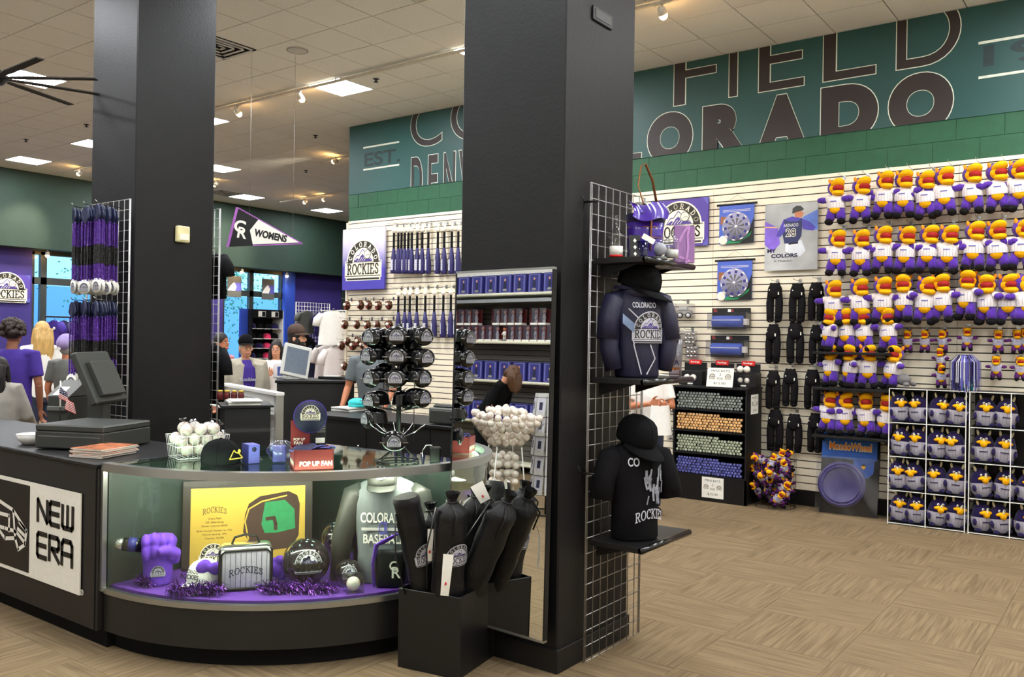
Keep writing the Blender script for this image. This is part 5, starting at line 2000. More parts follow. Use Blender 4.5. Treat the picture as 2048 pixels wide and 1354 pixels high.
for nm, pts, mt_, z in (('smoke', [(0, .25), (.25, .35), (.3, .6), (.15, .72), (0, .6)], 'smoke_violet', 0), ('smoke', [(.72, .22), (1, .12), (1, .42), (.8, .42)], 'smoke_blue', 0),
                        ('trousers', [(.4, .58), (.7, .56), (.78, .72), (.68, .8), (.4, .72)], 'poster_white' if 'poster_white' in MAT else mat('poster_white', (214, 218, 226), .4, var=.2, scale=4), .0003),
                        ('jersey', [(.36, .24), (.52, .2), (.72, .24), (.7, .5), (.62, .6), (.38, .6), (.34, .45)], 'player_navy', .0006),
                        ('sleeve', [(.36, .24), (.3, .34), (.22, .48), (.3, .5), (.4, .4)], 'player_violet', .0008), ('sleeve', [(.7, .24), (.86, .3), (.96, .38), (.92, .43), (.72, .4)], 'player_violet', .0008),
                        ('yoke', [(.38, .24), (.52, .2), (.7, .24), (.62, .28), (.45, .27)], 'player_violet', .001), ('face', [(.56, .14), (.68, .12), (.74, .16), (.7, .22), (.58, .22)], 'skin_tan', .001),
                        ('helmet', [(.52, .16), (.53, .08), (.6, .045), (.68, .05), (.74, .1), (.72, .12), (.6, .14)], 'plastic_grey', .0013), ('belt', [(.46, .595), (.64, .585), (.64, .61), (.46, .62)], 'black', .0013),
                        ('bat', [(0, .33), (.24, .345), (.24, .36), (0, .345)], 'maple', .0013)):
    MB().flat(U(pts), mt_, Tp, z).build(nm, t)
m = MB()
m.text('28', 'paper', Tp @ TR((.5 - .5) * w, (.5 - .44) * h, .0018), w=.2 * w, h=.13 * h, bold=.05)
m.text('28', 'black', Tp @ TR((.5 - .5) * w, (.5 - .44) * h, .0021), w=.18 * w, h=.11 * h, bold=.0)
m.build('number', t)
MB().text('ARENADO', 'logo_silver', Tp @ TR(0, (.5 - .33) * h, .0018), w=.28 * w, h=.05 * h, bold=.02).build('name_print', t)
m = MB().text('MY', 'navy', Tp @ TR(-.36 * w, (.5 - .7) * h, .0018), w=.17 * w, h=.06 * h, bold=.04)
m.text('COLORS', 'navy', Tp @ TR(-.12 * w, (.5 - .78) * h, .0018), w=.5 * w, h=.06 * h, bold=.04)
m.text('A Majestic', 'plastic_grey', Tp @ TR(-.14 * w, (.5 - .86) * h, .0018), w=.36 * w, h=.035 * h)
m.build('lettering', t)


# dartboards
def dart(label, cx, y0, y1, w):
    p0, p1 = onw(cx, y0, .04), onw(cx, y1, .04)
    h = p0.z - p1.z
    t = thing('dart_banner', label, 'dartboard', (p0.x, YW - .03, p0.z))
    MB().cyl((-w / 2 - .03, 0, 0), (w / 2 + .03, 0, 0), .012, 'black', n=10).build('top_rod', t)
    mat('dart_blue', (70, 96, 190), .5, var=.15, scale=5)
    MB().bb(-w / 2, w / 2, -.004, .002, -h, 0, 'dart_blue').build('banner', t)
    T = TR(0, -.005) @ FY
    MB().flat([(-w / 2, -h), (w / 2, -h), (w / 2, -h * .35), (w * .3, -h * .8), (0, -h * .93)], 'black', T, .0003).build('dark_corner', t)
    MB().flat([(-w * .3, -h), (w * .1, -h * .98), (w * .44, -h * .7), (w * .4, -h * .8), (w * .2, -h * .92), (-w * .2, -h * .9)], 'field_green', T, .0006).build('turf_print', t)
    MB().flat([(-w * .46, -h * .3), (-w * .3, -h * .3), (-w * .4, -h * .5), (-w * .46, -h * .5)], 'leather', T, .0006).build('bat_print', t)
    for k in range(2):
        MB().bb(-w * .4, w * .4, -.0065, -.005, -h * .15 - k * h * .035, -h * .14 - k * h * .035, 'paper').build('title_line', t)
    b = MB()
    b.ell((0, 0, 0), (.05, .05, .003), 'ball_leather', 16, 8, T=T @ TR(-w * .38, -h * .9, .002))
    b.build('ball_print', t)
    r = w * .4
    cz = -h * .57
    base = MB().cyl((0, -.005, cz), (0, -.016, cz), r, 'violet_pale' if 'violet_pale' in MAT else mat('violet_pale', (150, 148, 178), .6), n=40).build('target', t)
    T2 = TR(0, -.0165, cz) @ FY
    for k in range(20):
        a0, a1 = k * PI / 10, (k + 1) * PI / 10
        if k % 2 == 0:
            MB().flat([(r * .12 * math.cos(a0), r * .12 * math.sin(a0)), (r * .6 * math.cos(a0), r * .6 * math.sin(a0)), (r * .6 * math.cos(a1), r * .6 * math.sin(a1)), (r * .12 * math.cos(a1), r * .12 * math.sin(a1))], 'plastic_mid', T2, .0006).build('wedge', base)
        if k % 2 == 0:
            am = (a0 + a1) / 2 - .02
            q = [(r * .68 * math.cos(am - .13), r * .68 * math.sin(am - .13)), (r * .86 * math.cos(am - .11), r * .86 * math.sin(am - .11)), (r * .86 * math.cos(am + .11), r * .86 * math.sin(am + .11)), (r * .68 * math.cos(am + .13), r * .68 * math.sin(am + .13))]
            MB().flat(q, 'blue_card', T2, .0009).build('score_square', base)
            MB().flat([(r * .9 * math.cos(am - .12), r * .9 * math.sin(am - .12)), (r * .98 * math.cos(am - .12), r * .98 * math.sin(am - .12)), (r * .98 * math.cos(am + .12), r * .98 * math.sin(am + .12)), (r * .9 * math.cos(am + .12), r * .9 * math.sin(am + .12))], 'paper', T2, .0009).build('edge_mark', base)
    MB().cyl((0, -.016, cz), (0, -.02, cz), r * .1, 'paper', n=14).build('bull', t)
    MB().tube([(-w * .42, 0, 0), (0, .01, .1), (w * .42, 0, 0)], .0012, 'black', 5).build('string', t)
    return t


dart('blue magnetic dart banner hung directly above its twin', 1473, 408, 487, .39)
dart('blue magnetic dart banner hung directly below its twin', 1469, 520, 600, .39)

# ------------------------------------------------------------------ hats with long flaps
t = HT = thing('flap_hat', '', 'hat', (0, 0, 0))
m = MB()
m.ell((0, 0, .33), (.075, .06, .085), 'plush_black', 16, 10)
m.ell((0, -.03, .3), (.07, .04, .06), 'plush_black', 14, 9)
m.build('crown', t)
for s_ in (-1, 1):
    m = MB()
    m.tube([(s_ * .042, 0, .3), (s_ * .048, -.005, .2), (s_ * .046, -.005, .1), (s_ * .042, -.012, .04)], [.036, .04, .038, .038], 'plush_black', 10)
    m.ell((s_ * .042, -.012, .03), (.04, .036, .032), 'plush_black', 10, 7)
    m.build('flap', t)
    MB().ell((s_ * .04, 0, .4), (.018, .014, .016), 'plush_black', 10, 7).build('ear', t)
MB().box((.055, -.05, .3), (.01, .012, .03), 'paper').build('tag', t)
MB().ell((-.035, -.068, .335), (.007, .003, .007), 'white', 8, 6).build('round_sticker', t)
first = True
for r_, row in enumerate(([(1549, 645), (1594, 645), (1632, 642)], [(1546, 727), (1590, 727), (1634, 728)], [(1546, 818), (1580, 813), (1624, 818)], [(1550, 902), (1588, 905), (1630, 905)])):
    for n_, (x, y) in enumerate(row):
        p = onw(x, y, .09)
        L = 'black plush hat with hanging flaps, %s peg row, %s from the bat cabinet' % (['topmost', 'second', 'third', 'lowest'][r_], ORD[n_])
        if first:
            HT.location = p
            tag(HT, L, 'hat', 'plush flap hats on pegs')
            first = False
        else:
            copy_tree(HT, loc=p, rot=(0, 0, random.uniform(-.25, .25)), label=L, group='plush flap hats on pegs', scale=random.uniform(.94, 1.04))
        hook(p.x, p.z + .43)
# ------------------------------------------------------------------ blister packs
for k, (x0, x1, y0, y1) in enumerate(((1423, 1499, 616, 668), (1420, 1496, 671, 722))):
    pa, pb = onw(x0, y0, .06), onw(x1, y1, .06)
    w, h = pb.x - pa.x, .235
    t = thing('blister_pack', 'clear blister pack with black header and blue roll, %s of two' % ['upper', 'lower'][k], 'package', ((pa.x + pb.x) / 2, YW - .03, onw((x0 + x1) / 2, y0, .06).z - h))
    MB().bb(-w / 2, w / 2, -.012, 0, h * .76, h, 'black').build('header', t)
    MB().bb(-w / 2, w / 2, -.006, 0, 0, h * .76, 'plastic_grey').build('backing', t)
    MB().cyl((-w * .4, -.07, h * .38), (w * .36, -.07, h * .38), .062, 'dart_blue', n=20).build('roll', t)
    MB().bb(-w * .4, w * .36, -.134, -.131, h * .42, h * .45, 'paper').build('printed_line', t)
    MB().bb(-w / 2, w / 2, -.14, -.006, .0, h * .78, 'bag_clear').build('bubble', t)
    MB().bb(w * .38, w * .47, -.08, -.01, h * .22, h * .5, 'paper').build('price_label', t)
    MB().flat([(0, 0), (.05, .0), (.03, .035), (.0, .04)], 'red_card', TR(-w * .46, -.0125, h * .82) @ FY).build('brand_mark', t)
    m = MB().bb(-.035, .0, -.014, -.012, h * .82, h * .95, 'paper').bb(.0, .03, -.014, -.012, h * .82, h * .95, 'red_card')
    m.build('league_mark', t)
# toy trucks and bell packs
for k, (x, y) in enumerate(((1333, 630), (1370, 631))):
    p = onw(x, y, .08)
    t = thing('toy_truck_pack', ['toy truck in clear pack hung close to the pillar shelves', 'toy truck in clear pack hung nearer the blister packs'][k], 'toy truck', p, .2)
    MB().box((0, 0, .03), (.17, .07, .05), 'silver_foil', bev=.008).box((-.02, 0, .075), (.1, .065, .045), 'plastic_light', bev=.01).build('body', t)
    for x_ in (-.045, .045):
        MB().cyl((x_, -.03, .0), (x_, -.05, .0), .034, 'black', n=16).cyl((x_, -.05, .0), (x_, -.054, .0), .02, 'white', n=12).build('wheel', t)
    MB().box((0, 0, .05), (.2, .11, .16), 'bag_clear').build('pack', t)
    hook(p.x, p.z + .16, .1)
proto = None
for (x, y) in ((1352, 688), (1380, 690), (1350, 716), (1384, 718), (1345, 826), (1348, 882), (1330, 700)):
    p = onw(x, y, .07)
    if proto is None:
        proto = thing('bell_pack', 'clear hanging pack of small silver bells on the slat wall', 'ornament pack', p, group='silver bell packs on the slat wall')
        for i in range(3):
            for j in range(3):
                MB().ell((-.045 + i * .045, -.01 * ((i + j) % 2), .03 + j * .045), .021, 'silver_foil', 10, 7).build('bell', proto)
        MB().box((0, 0, .075), (.15, .05, .16), 'bag_clear').build('pack', proto)
    else:
        copy_tree(proto, loc=p, rot=(0, 0, random.uniform(-.2, .2)))
    hook(p.x, p.z + .17, .08)
# ------------------------------------------------------------------ mini bat cabinet
X0, X1_, YF, YBk = -4.12, -3.3, 8.52, 8.93
t = thing('bat_cabinet', 'black cabinet with four open bins packed with mini bats', 'cabinet', (X0, YF, 0))
w, d, h = X1_ - X0, YBk - YF, 1.2
for nm, a in (('side_panel', (0, .018, 0, d, 0, h)), ('side_panel', (w - .018, w, 0, d, 0, h)), ('rear_panel', (0, w, d - .01, d, 0, h)), ('top_panel', (-.01, w + .01, -.01, d, h - .02, h)), ('base_front', (0, w, .0, .02, 0, .255)), ('plinth', (.02, w - .02, .02, d - .02, 0, .06))):
    MB().bb(*a, 'black').build(nm, t)
DZ = [(.27, .475), (.5, .705), (.735, .935), (.96, 1.165)]
for z0, z1 in DZ:
    MB().bb(.018, w - .018, 0, d - .01, z0 - .018, z0, 'black').build('bin_floor', t)
mat('bat_gap_shade', (30, 32, 32), .3)
mat('bat_pale', (168, 176, 152), .35, var=.1)
mat('bat_violet', (92, 94, 168), .35, var=.12)
mat('knob_grey', (128, 134, 128), .35, var=.15)
COLS = ['bat_violet', 'bat_pale', 'maple', 'knob_grey']
NAMES = ['violet', 'pale green', 'natural wood', 'black']
spots = []
R = .0165
for b_i, (z0, z1) in enumerate(DZ):
    j = 0
    z = z0 + R + .001
    while z + R < z1 - .012:
        n = int((w - .05) / (2 * R + .0006)) - (j % 2)
        for i in range(n):
            x = .026 + R + i * (2 * R + .0006) + (R if j % 2 else 0)
            if j >= 5 and i > n - 3 - j:
                continue
            spots.append((b_i, x, z))
        z += R * 1.76
        j += 1
random.seed(12)
random.shuffle(spots)
bm2 = {}
for b_i in range(4):
    m = MB()
    side = 'bat_gap_shade'  # barrels coloured near black to stand for the shade between packed bats
    m.lathe([(R * .5, .3), (R * .62, .1), (R * .9, .03), (R * .93, .012)], side, 10, T=TR(0, 0, 0, rx=-PI / 2))
    m.lathe([(R * .93, .012), (R * .9, .003), (R * .7, 0), (.001, 0)], COLS[b_i], 10, T=TR(0, 0, 0, rx=-PI / 2))
    bm2[b_i] = m
meshes, rest = {}, [[] for _ in range(4)]
for n_, (b_i, x, z) in enumerate(spots):
    loc = V((X0 + x, YF + .012 + random.uniform(0, .02), z))
    if n_ < 296:
        if b_i not in meshes:
            o = bm2[b_i].build('mini_bat', None, loc)
            meshes[b_i] = o.data
        else:
            o = link('mini_bat', meshes[b_i], None, loc)
        tag(o, '%s mini bat lying end on in its bin of the black cabinet' % NAMES[b_i], 'bat', '%s mini bats in the cabinet' % NAMES[b_i])
    else:
        rest[b_i].append(loc)
allm = MB()
for b_i, r_ in enumerate(rest):
    for loc in r_:
        for k, mt_ in enumerate(bm2[b_i].mats):
            allm.add([V(v) + loc for v in bm2[b_i].v], [f for f, i in zip(bm2[b_i].f, bm2[b_i].m) if i == k], mt_, True)
tag(allm.build('mini_bats_rest'), 'further mini bats packed between the others in the cabinet bins', 'bats', kind='stuff')


def price_card(label, loc, rz, w, h, rot=None):
    t = thing('price_card', label, 'sign', loc, rz, rot=rot)
    MB().bb(-w / 2, w / 2, -.003, 0, 0, h, 'paper').build('card', t)
    m = MB()
    for s_, y, hh, ww in (('MINI BATS', .84, .11, .7), ('2', .64, .12, .07), ('FOR', .43, .11, .22), ('$15.00', .18, .13, .46)):
        m.text(s_, 'black', TR(0, -.0035, y * h) @ FY, w=ww * w, h=hh * h)
    m.build('lettering', t)
    for s_ in (-1, 1):
        logo(t, TR(s_ * w * .3, -.0035, h * .52) @ FY, w * .13, name='printed_emblem')
    return t


p = at(1425, 990, 'Y', YF - .004)
price_card('white MINI BATS price card on the cabinet plinth', (p.x, YF - .002, .04), 0, .24, .215)
p = at(1437, 770, 'Y', YF)
price_card('white MINI BATS price card standing on top of the cabinet', (p.x, YF + .02, h + .002), 0, .29, .2, rot=(-.2, 0, 0))
price_card('white MINI BATS price card on the cabinet side', (X1_ + .002, YF + .2, h - .27), PI / 2, .2, .2)
# baseball boxes on the cabinet
for k, x in enumerate((.1, .41, .7)):
    t = thing('baseball_box', ['black box of baseballs at the cabinet end toward the pillar', 'black box of baseballs behind the price card', 'black box of baseballs with two balls showing on the cabinet'][k], 'box', (X0 + x, YF + .2, h + .002))
    MB().bb(-.135, .135, 0, .15, 0, .15, 'black', bev=.003).build('carton', t)
    MB().bb(-.13, .13, .13, .14, .15, .24, 'black').build('header', t)
    MB().bb(-.07, .07, .12, .145, .22, .27, 'red').build('red_badge', t)
    MB().text('Rawlings', 'paper', TR(0, .1185, .245) @ FY, w=.1, h=.025, bold=.02).build('lettering', t)
    MB().bb(-.08, .08, -.012, .001, .03, .13, 'bag_clear').build('window', t)
    for i in range(2):
        MB().ell((-.036 + i * .072, -.0, .08 if k != 2 else .186), .035, 'ball_leather', 14, 9).build('ball', t)
        MB().ell((-.036 + i * .072, .018, .07), .034, 'ball_leather', 14, 9).build('ball', t)
    MB().bb(-.03, .03, -.004, -.001, .006, .022, 'paper').build('shelf_label', t)

# ------------------------------------------------------------------ bats and gloves near the wall end
BT = thing('toy_bat', '', 'bat', (0, 0, 0))
MB().ell((0, 0, 0), .034, 'ball_leather', 14, 9).build('ball', BT)
MB().lathe([(.014, -.03), (.016, -.04), (.0165, -.22), (.018, -.25)][::-1], 'black_matte', 12).build('grip', BT)
MB().lathe([(.018, -.25), (.034, -.36), (.043, -.46), (.044, -.58), (.036, -.605), (.001, -.607)][::-1], 'navy_bat', 14).build('barrel', BT)
m = MB()
m.surf(lambda u, v: (.0446 * math.sin((u - .5) * (1 + .25 * math.sin(v * 30))), -.0446 * math.cos((u - .5) * 1), -.41 - v * .15), 5, 16, 'logo_silver')
m.build('printed_name', BT)
MB().box((0, .005, .055), (.05, .004, .06), 'paper').build('hang_card', BT)
first = True
for r_, (xs, y) in enumerate((((788, 797, 803, 810, 817, 824, 835, 845, 857, 876, 889, 904, 917), 462), ((797, 810, 820, 834, 851, 869, 887, 902, 914), 589))):
    for i, x in enumerate(xs):
        p = onw(x, y - (x - 788) * .03, .07 + .03 * (i % 2 if x < 860 and r_ == 0 else 0))
        L = 'navy toy bat with white ball, %s peg row, %s from the tall banner' % (['upper', 'lower'][r_], ORD[i])
        sc_ = .98
        if first:
            BT.location = p
            tag(BT, L, 'bat', 'navy toy bats on the slat wall')
            first = False
        else:
            copy_tree(BT, loc=p, rot=(0, 0, random.uniform(-.7, .3)), label=L, group='navy toy bats on the slat wall')
        hook(p.x, p.z + .09, .06)
GV = thing('mini_glove', '', 'glove', (0, 0, 0))
m = MB()
m.ell((0, 0, 0), (.062, .045, .066), 'bronze', 16, 11)
m.build('pocket', GV)
for k in range(4):
    MB().ell((-.045 + k * .03, -.008, .05 - abs(k - 1.5) * .01), (.015, .018, .032), 'bronze', 9, 7).build('finger', GV)
MB().ell((.055, -.02, .0), (.018, .02, .036), 'bronze', 9, 7).build('thumb', GV)
MB().ell((-.01, -.04, .016), .026, 'ball_leather', 12, 8).build('ball', GV)
MB().box((.008, -.05, -.028), (.045, .004, .026), 'red_card').build('label', GV)
MB().tube([(0, .02, .06), (.005, .02, .1)], .003, 'bronze', 5).build('loop', GV)
first = True
for r_, row in enumerate(([(694, 612), (722, 611), (738, 611), (757, 612), (778, 611)], [(690, 650), (714, 650), (735, 651), (755, 651), (778, 650)], [(684, 692), (706, 692), (727, 691), (696, 684), (716, 684)], [(690, 733), (706, 733)], [(688, 760)])):
    for n_, (x, y) in enumerate(row):
        p = onw(x, y, .1)
        L = 'small brown glove with ball, %s peg row, %s from the white jerseys' % (['topmost', 'second', 'third', 'fourth', 'lowest'][r_], ORD[n_])
        if first:
            GV.location = p
            tag(GV, L, 'glove', 'small gloves on the slat wall')
            first = False
        else:
            copy_tree(GV, loc=p, rot=(0, random.uniform(-.3, .3), random.uniform(-.4, .4)), label=L, group='small gloves on the slat wall', scale=random.uniform(.92, 1.05))
        hook(p.x, p.z + .1, .1)
# ================================================================== ceiling fittings
mat('bulb', (255, 214, 150), .4, var=0, emit=((255, 196, 120), 60))
mat('fitting_white', (214, 206, 190), .4)
YT = 7.15
tk = thing('light_track', 'long white lighting track under the ceiling beside the slat wall', 'track', (-5.5, YT, ZC - .05))
MB().bb(-6.0, 6.5, -.018, .018, -.01, .015, 'fitting_white').build('rail', tk)
for x in (-5.5, -2.5, .5, 3.5):
    MB().cyl((x, 0, .01), (x, 0, .05), .008, 'fitting_white', n=8).build('hanger', tk)
SPROTO = None


def spot(loc, aim, label, group, watts, size=1.1, drop=.09):
    global SPROTO
    t = thing('spot_lamp', label, 'lamp', loc, group=group)
    d = (V(aim) - V(loc)).normalized()
    MB().cyl((0, 0, .07), (0, 0, 0), .012, 'fitting_white', n=8).build('stem', t)
    q = d.to_track_quat('-Z', 'Y').to_matrix().to_4x4()
    MB().lathe([(.02, .05), (.035, .03), (.045, -.03), (.04, -.03), (.03, .02)], 'fitting_white', 14, T=q).build('shade', t)
    MB().ell((0, 0, 0), (.04, .04, .046), 'bulb', 10, 7, T=q @ TR(0, 0, -.035)).build('bulb', t)
    if watts:
        ld = bpy.data.lights.new('spot_beam', 'SPOT')
        ld.energy = watts
        ld.color = (1, .86, .66)
        ld.spot_size = size
        ld.spot_blend = .8
        ld.shadow_soft_size = .05
        lo = bpy.data.objects.new('spot_beam', ld)
        col.objects.link(lo)
        lo.parent = t
        lo.matrix_local = M.Translation(d * .07) @ q
    return t


for x in (-9.93, -8.65, -5.6, -4.7, -3.63, -2.2, -.9, .4):
    spot((x, YT, ZC - .13), (x + .2, YW, 2.4), 'warm spot lamp on the long track aimed at the slat wall', 'track spot lamps by the slat wall', SPOT_W, 1.2)
for (px, py, z) in ((671, 322, ZC - .12), (650, 398, ZC - .12), (612, 403, ZC - .12), (160, 345, ZC - .12), (432, 368, ZC - .12)):
    p = at(px, py, 'Z', z)
    spot(p, (XB, p.y - .4, 3.6), 'warm spot lamp hung from the far ceiling', 'spot lamps on the far ceiling', SPOT_W * 6, .75)
for (px, py) in ((95, 500), (484, 545), (574, 552)):
    p = at(px, py, 'X', XB - .14)
    p.z = ZB - .075
    spot(p, (XB - .3, p.y, 1.4), 'warm spot lamp fixed under the green bulkhead', 'spot lamps under the bulkhead', SPOT_W * .5, 1.3)
# far tracks
for (pa, pb) in (((150, 342), (184, 333)), ((560, 404), (690, 382)), ((640, 326), (700, 312))):
    a, b = at(*pa, 'Z', ZC - .05), at(*pb, 'Z', ZC - .05)
    MBt = MB().tube([a, b], .015, 'fitting_white', 6).build('ceiling_track')
    tag(MBt, 'short lighting track on the far part of the ceiling', 'track', 'short far lighting tracks')
# vents
for k, (i, j) in enumerate(VENTS):
    t = thing('air_vent', ['square louvred air vent in the ceiling beside the beaded pillar', 'square air vent in the ceiling over the far shop floor'][k], 'vent', (TX + (i + .5) * TS, TY + (j + .5) * TS, ZC))
    MB().bb(-hd, hd, -hd, hd, .006, .012, 'black_matte').build('duct', t)
    for s_ in range(4):
        r = hd - .01 - s_ * .07
        m = MB()
        for a in ((-r, r, -r, -r + .03), (-r, r, r - .03, r), (-r, -r + .03, -r, r), (r - .03, r, -r, r)):
            m.bb(*a, -.01 + s_ * .003, -.002 + s_ * .003, 'plastic_light')
        m.build('louvre', t)
# round speaker and sprinklers
p = at(595, 100, 'Z', ZC)
t = thing('ceiling_speaker', 'round grey speaker grille in a ceiling tile', 'speaker', (p.x, p.y, ZC))
MB().lathe([(.12, 0), (.12, -.008), (.1, -.012), (.0, -.012)], 'plastic_light', 24).build('grille', t)
MB().tube([(.11 * math.cos(a), .11 * math.sin(a), -.006) for a in [k * PI / 12 for k in range(24)]], .008, 'logo_grey', 6, True).build('trim_ring', t)
proto = None
for (px, py) in ((752, 158), (631, 271), (612, 341), (173, 249), (52, 279)):
    p = at(px, py, 'Z', ZC)
    if proto is None:
        proto = thing('sprinkler_head', 'small dark fire sprinkler head under the ceiling tiles', 'sprinkler', (p.x, p.y, ZC), group='sprinkler heads in the ceiling')
        MB().lathe([(.04, 0), (.04, -.004), (.012, -.01), (.012, -.035)], 'steel_dark', 12).build('body', proto)
        MB().lathe([(.03, -.035), (.03, -.039)], 'steel_dark', 12).build('deflector', proto)
    else:
        copy_tree(proto, loc=(p.x, p.y, ZC))
# fan
hub = away(-12, 155, 6.6)
t = thing('ceiling_fan', 'dark ceiling fan with long narrow blades below the light panels', 'fan', hub)
MB().cyl((0, 0, 0), (0, 0, ZC - hub.z), .015, 'steel_dark', n=8).build('down_rod', t)
MB().lathe([(.02, .07), (.09, .04), (.1, -.01), (.06, -.05), (.001, -.06)], 'steel_dark', 18).build('motor', t)
mat('fan_blade', (44, 40, 32), .8, var=.3, scale=20)
for deg in (38, 0, -35, -75, 218, 180, 145, 105):
    a = math.radians(deg)
    # angle measured in plan from the view's right hand side
    d = V((CR.x * math.cos(a) - CF.x * math.sin(a), CR.y * math.cos(a) - CF.y * math.sin(a), 0)).normalized()
    n = V((-d.y, d.x, 0))
    L = .78
    m = MB()
    q = [d * .08 - n * .018, d * .25 - n * .035, d * L - n * .03, d * L + n * .03, d * .25 + n * .035, d * .08 + n * .018]
    m.add([v + V((0, 0, -.004)) for v in q] + [v + V((0, 0, .004)) for v in q], [(5, 4, 3, 2, 1, 0), (6, 7, 8, 9, 10, 11)] + [(i, (i + 1) % 6, 6 + (i + 1) % 6, 6 + i) for i in range(6)], 'fan_blade')
    m.build('blade', t)
# WOMENS pennant
pc = away(530, 462, 9.6)
rzp = face(pc)
t = thing('hanging_pennant', 'black and purple WOMENS pennant hanging on wires from the ceiling', 'pennant', pc, rzp)
k = 9.6 / 1730.15
Pq = lambda x, y: ((x - 530) * k, (462 - y) * k)
FYt = TR(0, -.004) @ FY
MB().prism([Pq(476, 417), Pq(605, 485), Pq(457, 497)], -.004, .004, 'black', T=FY).build('pennant_board', t)
MB().flat([Pq(474, 417), Pq(479, 418), Pq(462, 497), Pq(457, 497)], 'mauve', FYt, .002).build('purple_edge', t)
m = MB()
stroke(m, [Pq(479, 419), Pq(603, 484), Pq(508, 492)], .012, 'mauve', lambda x, y, z: FYt @ V((x, y, z)), .0015)
m.build('purple_piping', t)
MB().flat([Pq(517, 440), Pq(597, 482), Pq(507, 490), Pq(501, 462)], 'paper', FYt, .003).build('white_field', t)
sl = (475 - 464) / (572 - 510)
MB().text('WOMENS', 'black', TR(0, -.008) @ FY @ TR(*Pq(541, 471), 0, rz=-.17), w=64 * k, h=15 * k, bold=.05).build('lettering', t)
m = MB().text('C', 'paper', TR(0, -.007) @ FY @ TR(*Pq(482, 455), 0, rz=-.15), h=24 * k, bold=.03)
m.text('R', 'paper', TR(0, -.008) @ FY @ TR(*Pq(487, 468), 0, rz=-.15), h=22 * k, bold=.02)
m.build('monogram', t)
for (x, y) in ((500, 428), (584, 474)):
    a = Pq(x, y)
    MB().cyl((a[0], 0, a[1]), (a[0], 0, ZC - pc.z), .0015, 'wire', n=5).build('wire', t)

# ================================================================== beaded pillar
gx0, gx1 = at(172, 410, 'Y', 3.56).x, at(258, 400, 'Y', 3.56).x
zg1 = at(215, 404, 'Y', 3.56).z
gridwall('wire grid panel on the far pillar hung with bead necklaces', ((gx0 + gx1) / 2, 3.57, 0), 0, gx1 - gx0, zg1, 8, 34)
gridwall('wire grid panel on the rear of the beaded pillar', (QX1 - .27, QY1 + .04, 0), 0, .6, 2.72, 8, 34)
p = at(362, 469, 'X', QX1)
t = thing('wall_sensor', 'cream plastic sensor box on the beaded pillar', 'sensor', (QX1, p.y, p.z))
MB().bb(0, .045, -.055, .055, -.065, .065, 'beige', bev=.008).build('case', t)
MB().bb(.044, .052, -.04, .04, -.05, .0, 'cream', bev=.003).build('grille', t)
NK = thing('bead_necklace', '', 'necklace', (0, 0, 0))
mat('bead_purple', (84, 40, 140), .2, .3)
mat('bead_black', (26, 24, 20), .25, .2)
mat('wrap_navy', (42, 48, 76), .15, var=.4, scale=40)
Ln = .56


def strand(x):
    m = MB()
    n = 44
    for (a, b, mt_) in ((0, .42, 'bead_purple'), (.42, .74, 'bead_black'), (.74, 1, 'bead_purple')):
        prof = []
        i0, i1 = int(n * a), int(n * b)
        for i in range(i0, i1):
            z = -.11 - Ln * .8 * i / n
            dz = Ln * .8 / n
            prof += [(.0035, z), (.0078, z - dz * .35), (.0078, z - dz * .65), (.0035, z - dz)]
        m.lathe(prof[::-1], mt_, 6, T=TR(x, 0, 0))
    return m


for x in (-.026, .0, .026):
    strand(x).build('bead_strand', NK)
m = MB()
m.surf(lambda u, v: ((.042 + .006 * math.sin(v * 12)) * math.cos(2 * PI * u) * math.sin(PI * (.1 + .8 * v)), .012 * math.sin(2 * PI * u), -.0 - .12 * v), 12, 8, 'wrap_navy', cu=True)
m.build('wrapped_clasp', NK)
MB().cyl((0, -.005, -.6), (0, .005, -.6), .055, 'paper', n=20).build('medallion', NK)
logo(NK, TR(0, -.0055, -.605) @ FY, .04, LOGO_S)
MB().cyl((-.02, 0, -.555), (0, 0, -.56), .002, 'bead_purple', n=5).cyl((.02, 0, -.555), (0, 0, -.56), .002, 'bead_purple', n=5).build('link', NK)
first = True
random.seed(14)
for r_, zt_ in enumerate((at(200, 422, 'Y', 3.5).z, at(200, 605, 'Y', 3.5).z)):
    for c_ in range(3):
        for k in range(7):
            x = gx0 + .2 + c_ * .17 + k * .02 + random.uniform(-.004, .004)
            y = 3.53 - .034 * k - .02
            loc = (x, y, zt_ + random.uniform(-.008, .008))
            L = 'purple and black bead necklace with white medallion on the %s pegs' % ['upper', 'lower'][r_]
            G = 'bead necklaces on the %s pegs of the pillar grid' % ['upper', 'lower'][r_]
            if first:
                NK.location = loc
                tag(NK, L, 'necklace', G)
                first = False
            else:
                copy_tree(NK, loc=loc, rot=(0, 0, random.uniform(-.3, .5)), label=L, group=G)
        o = MB().tube([(gx0 + .2 + c_ * .17, 3.565, zt_ + .012), (gx0 + .33 + c_ * .17, 3.3, zt_ + .012), (gx0 + .335 + c_ * .17, 3.28, zt_ + .03)], .0035, 'chrome', 6).build('grid_peg')
        tag(o, 'long chrome peg carrying bead necklaces on the %s grid row' % ['upper', 'lower'][r_], 'hook', 'pegs of the bead necklaces')
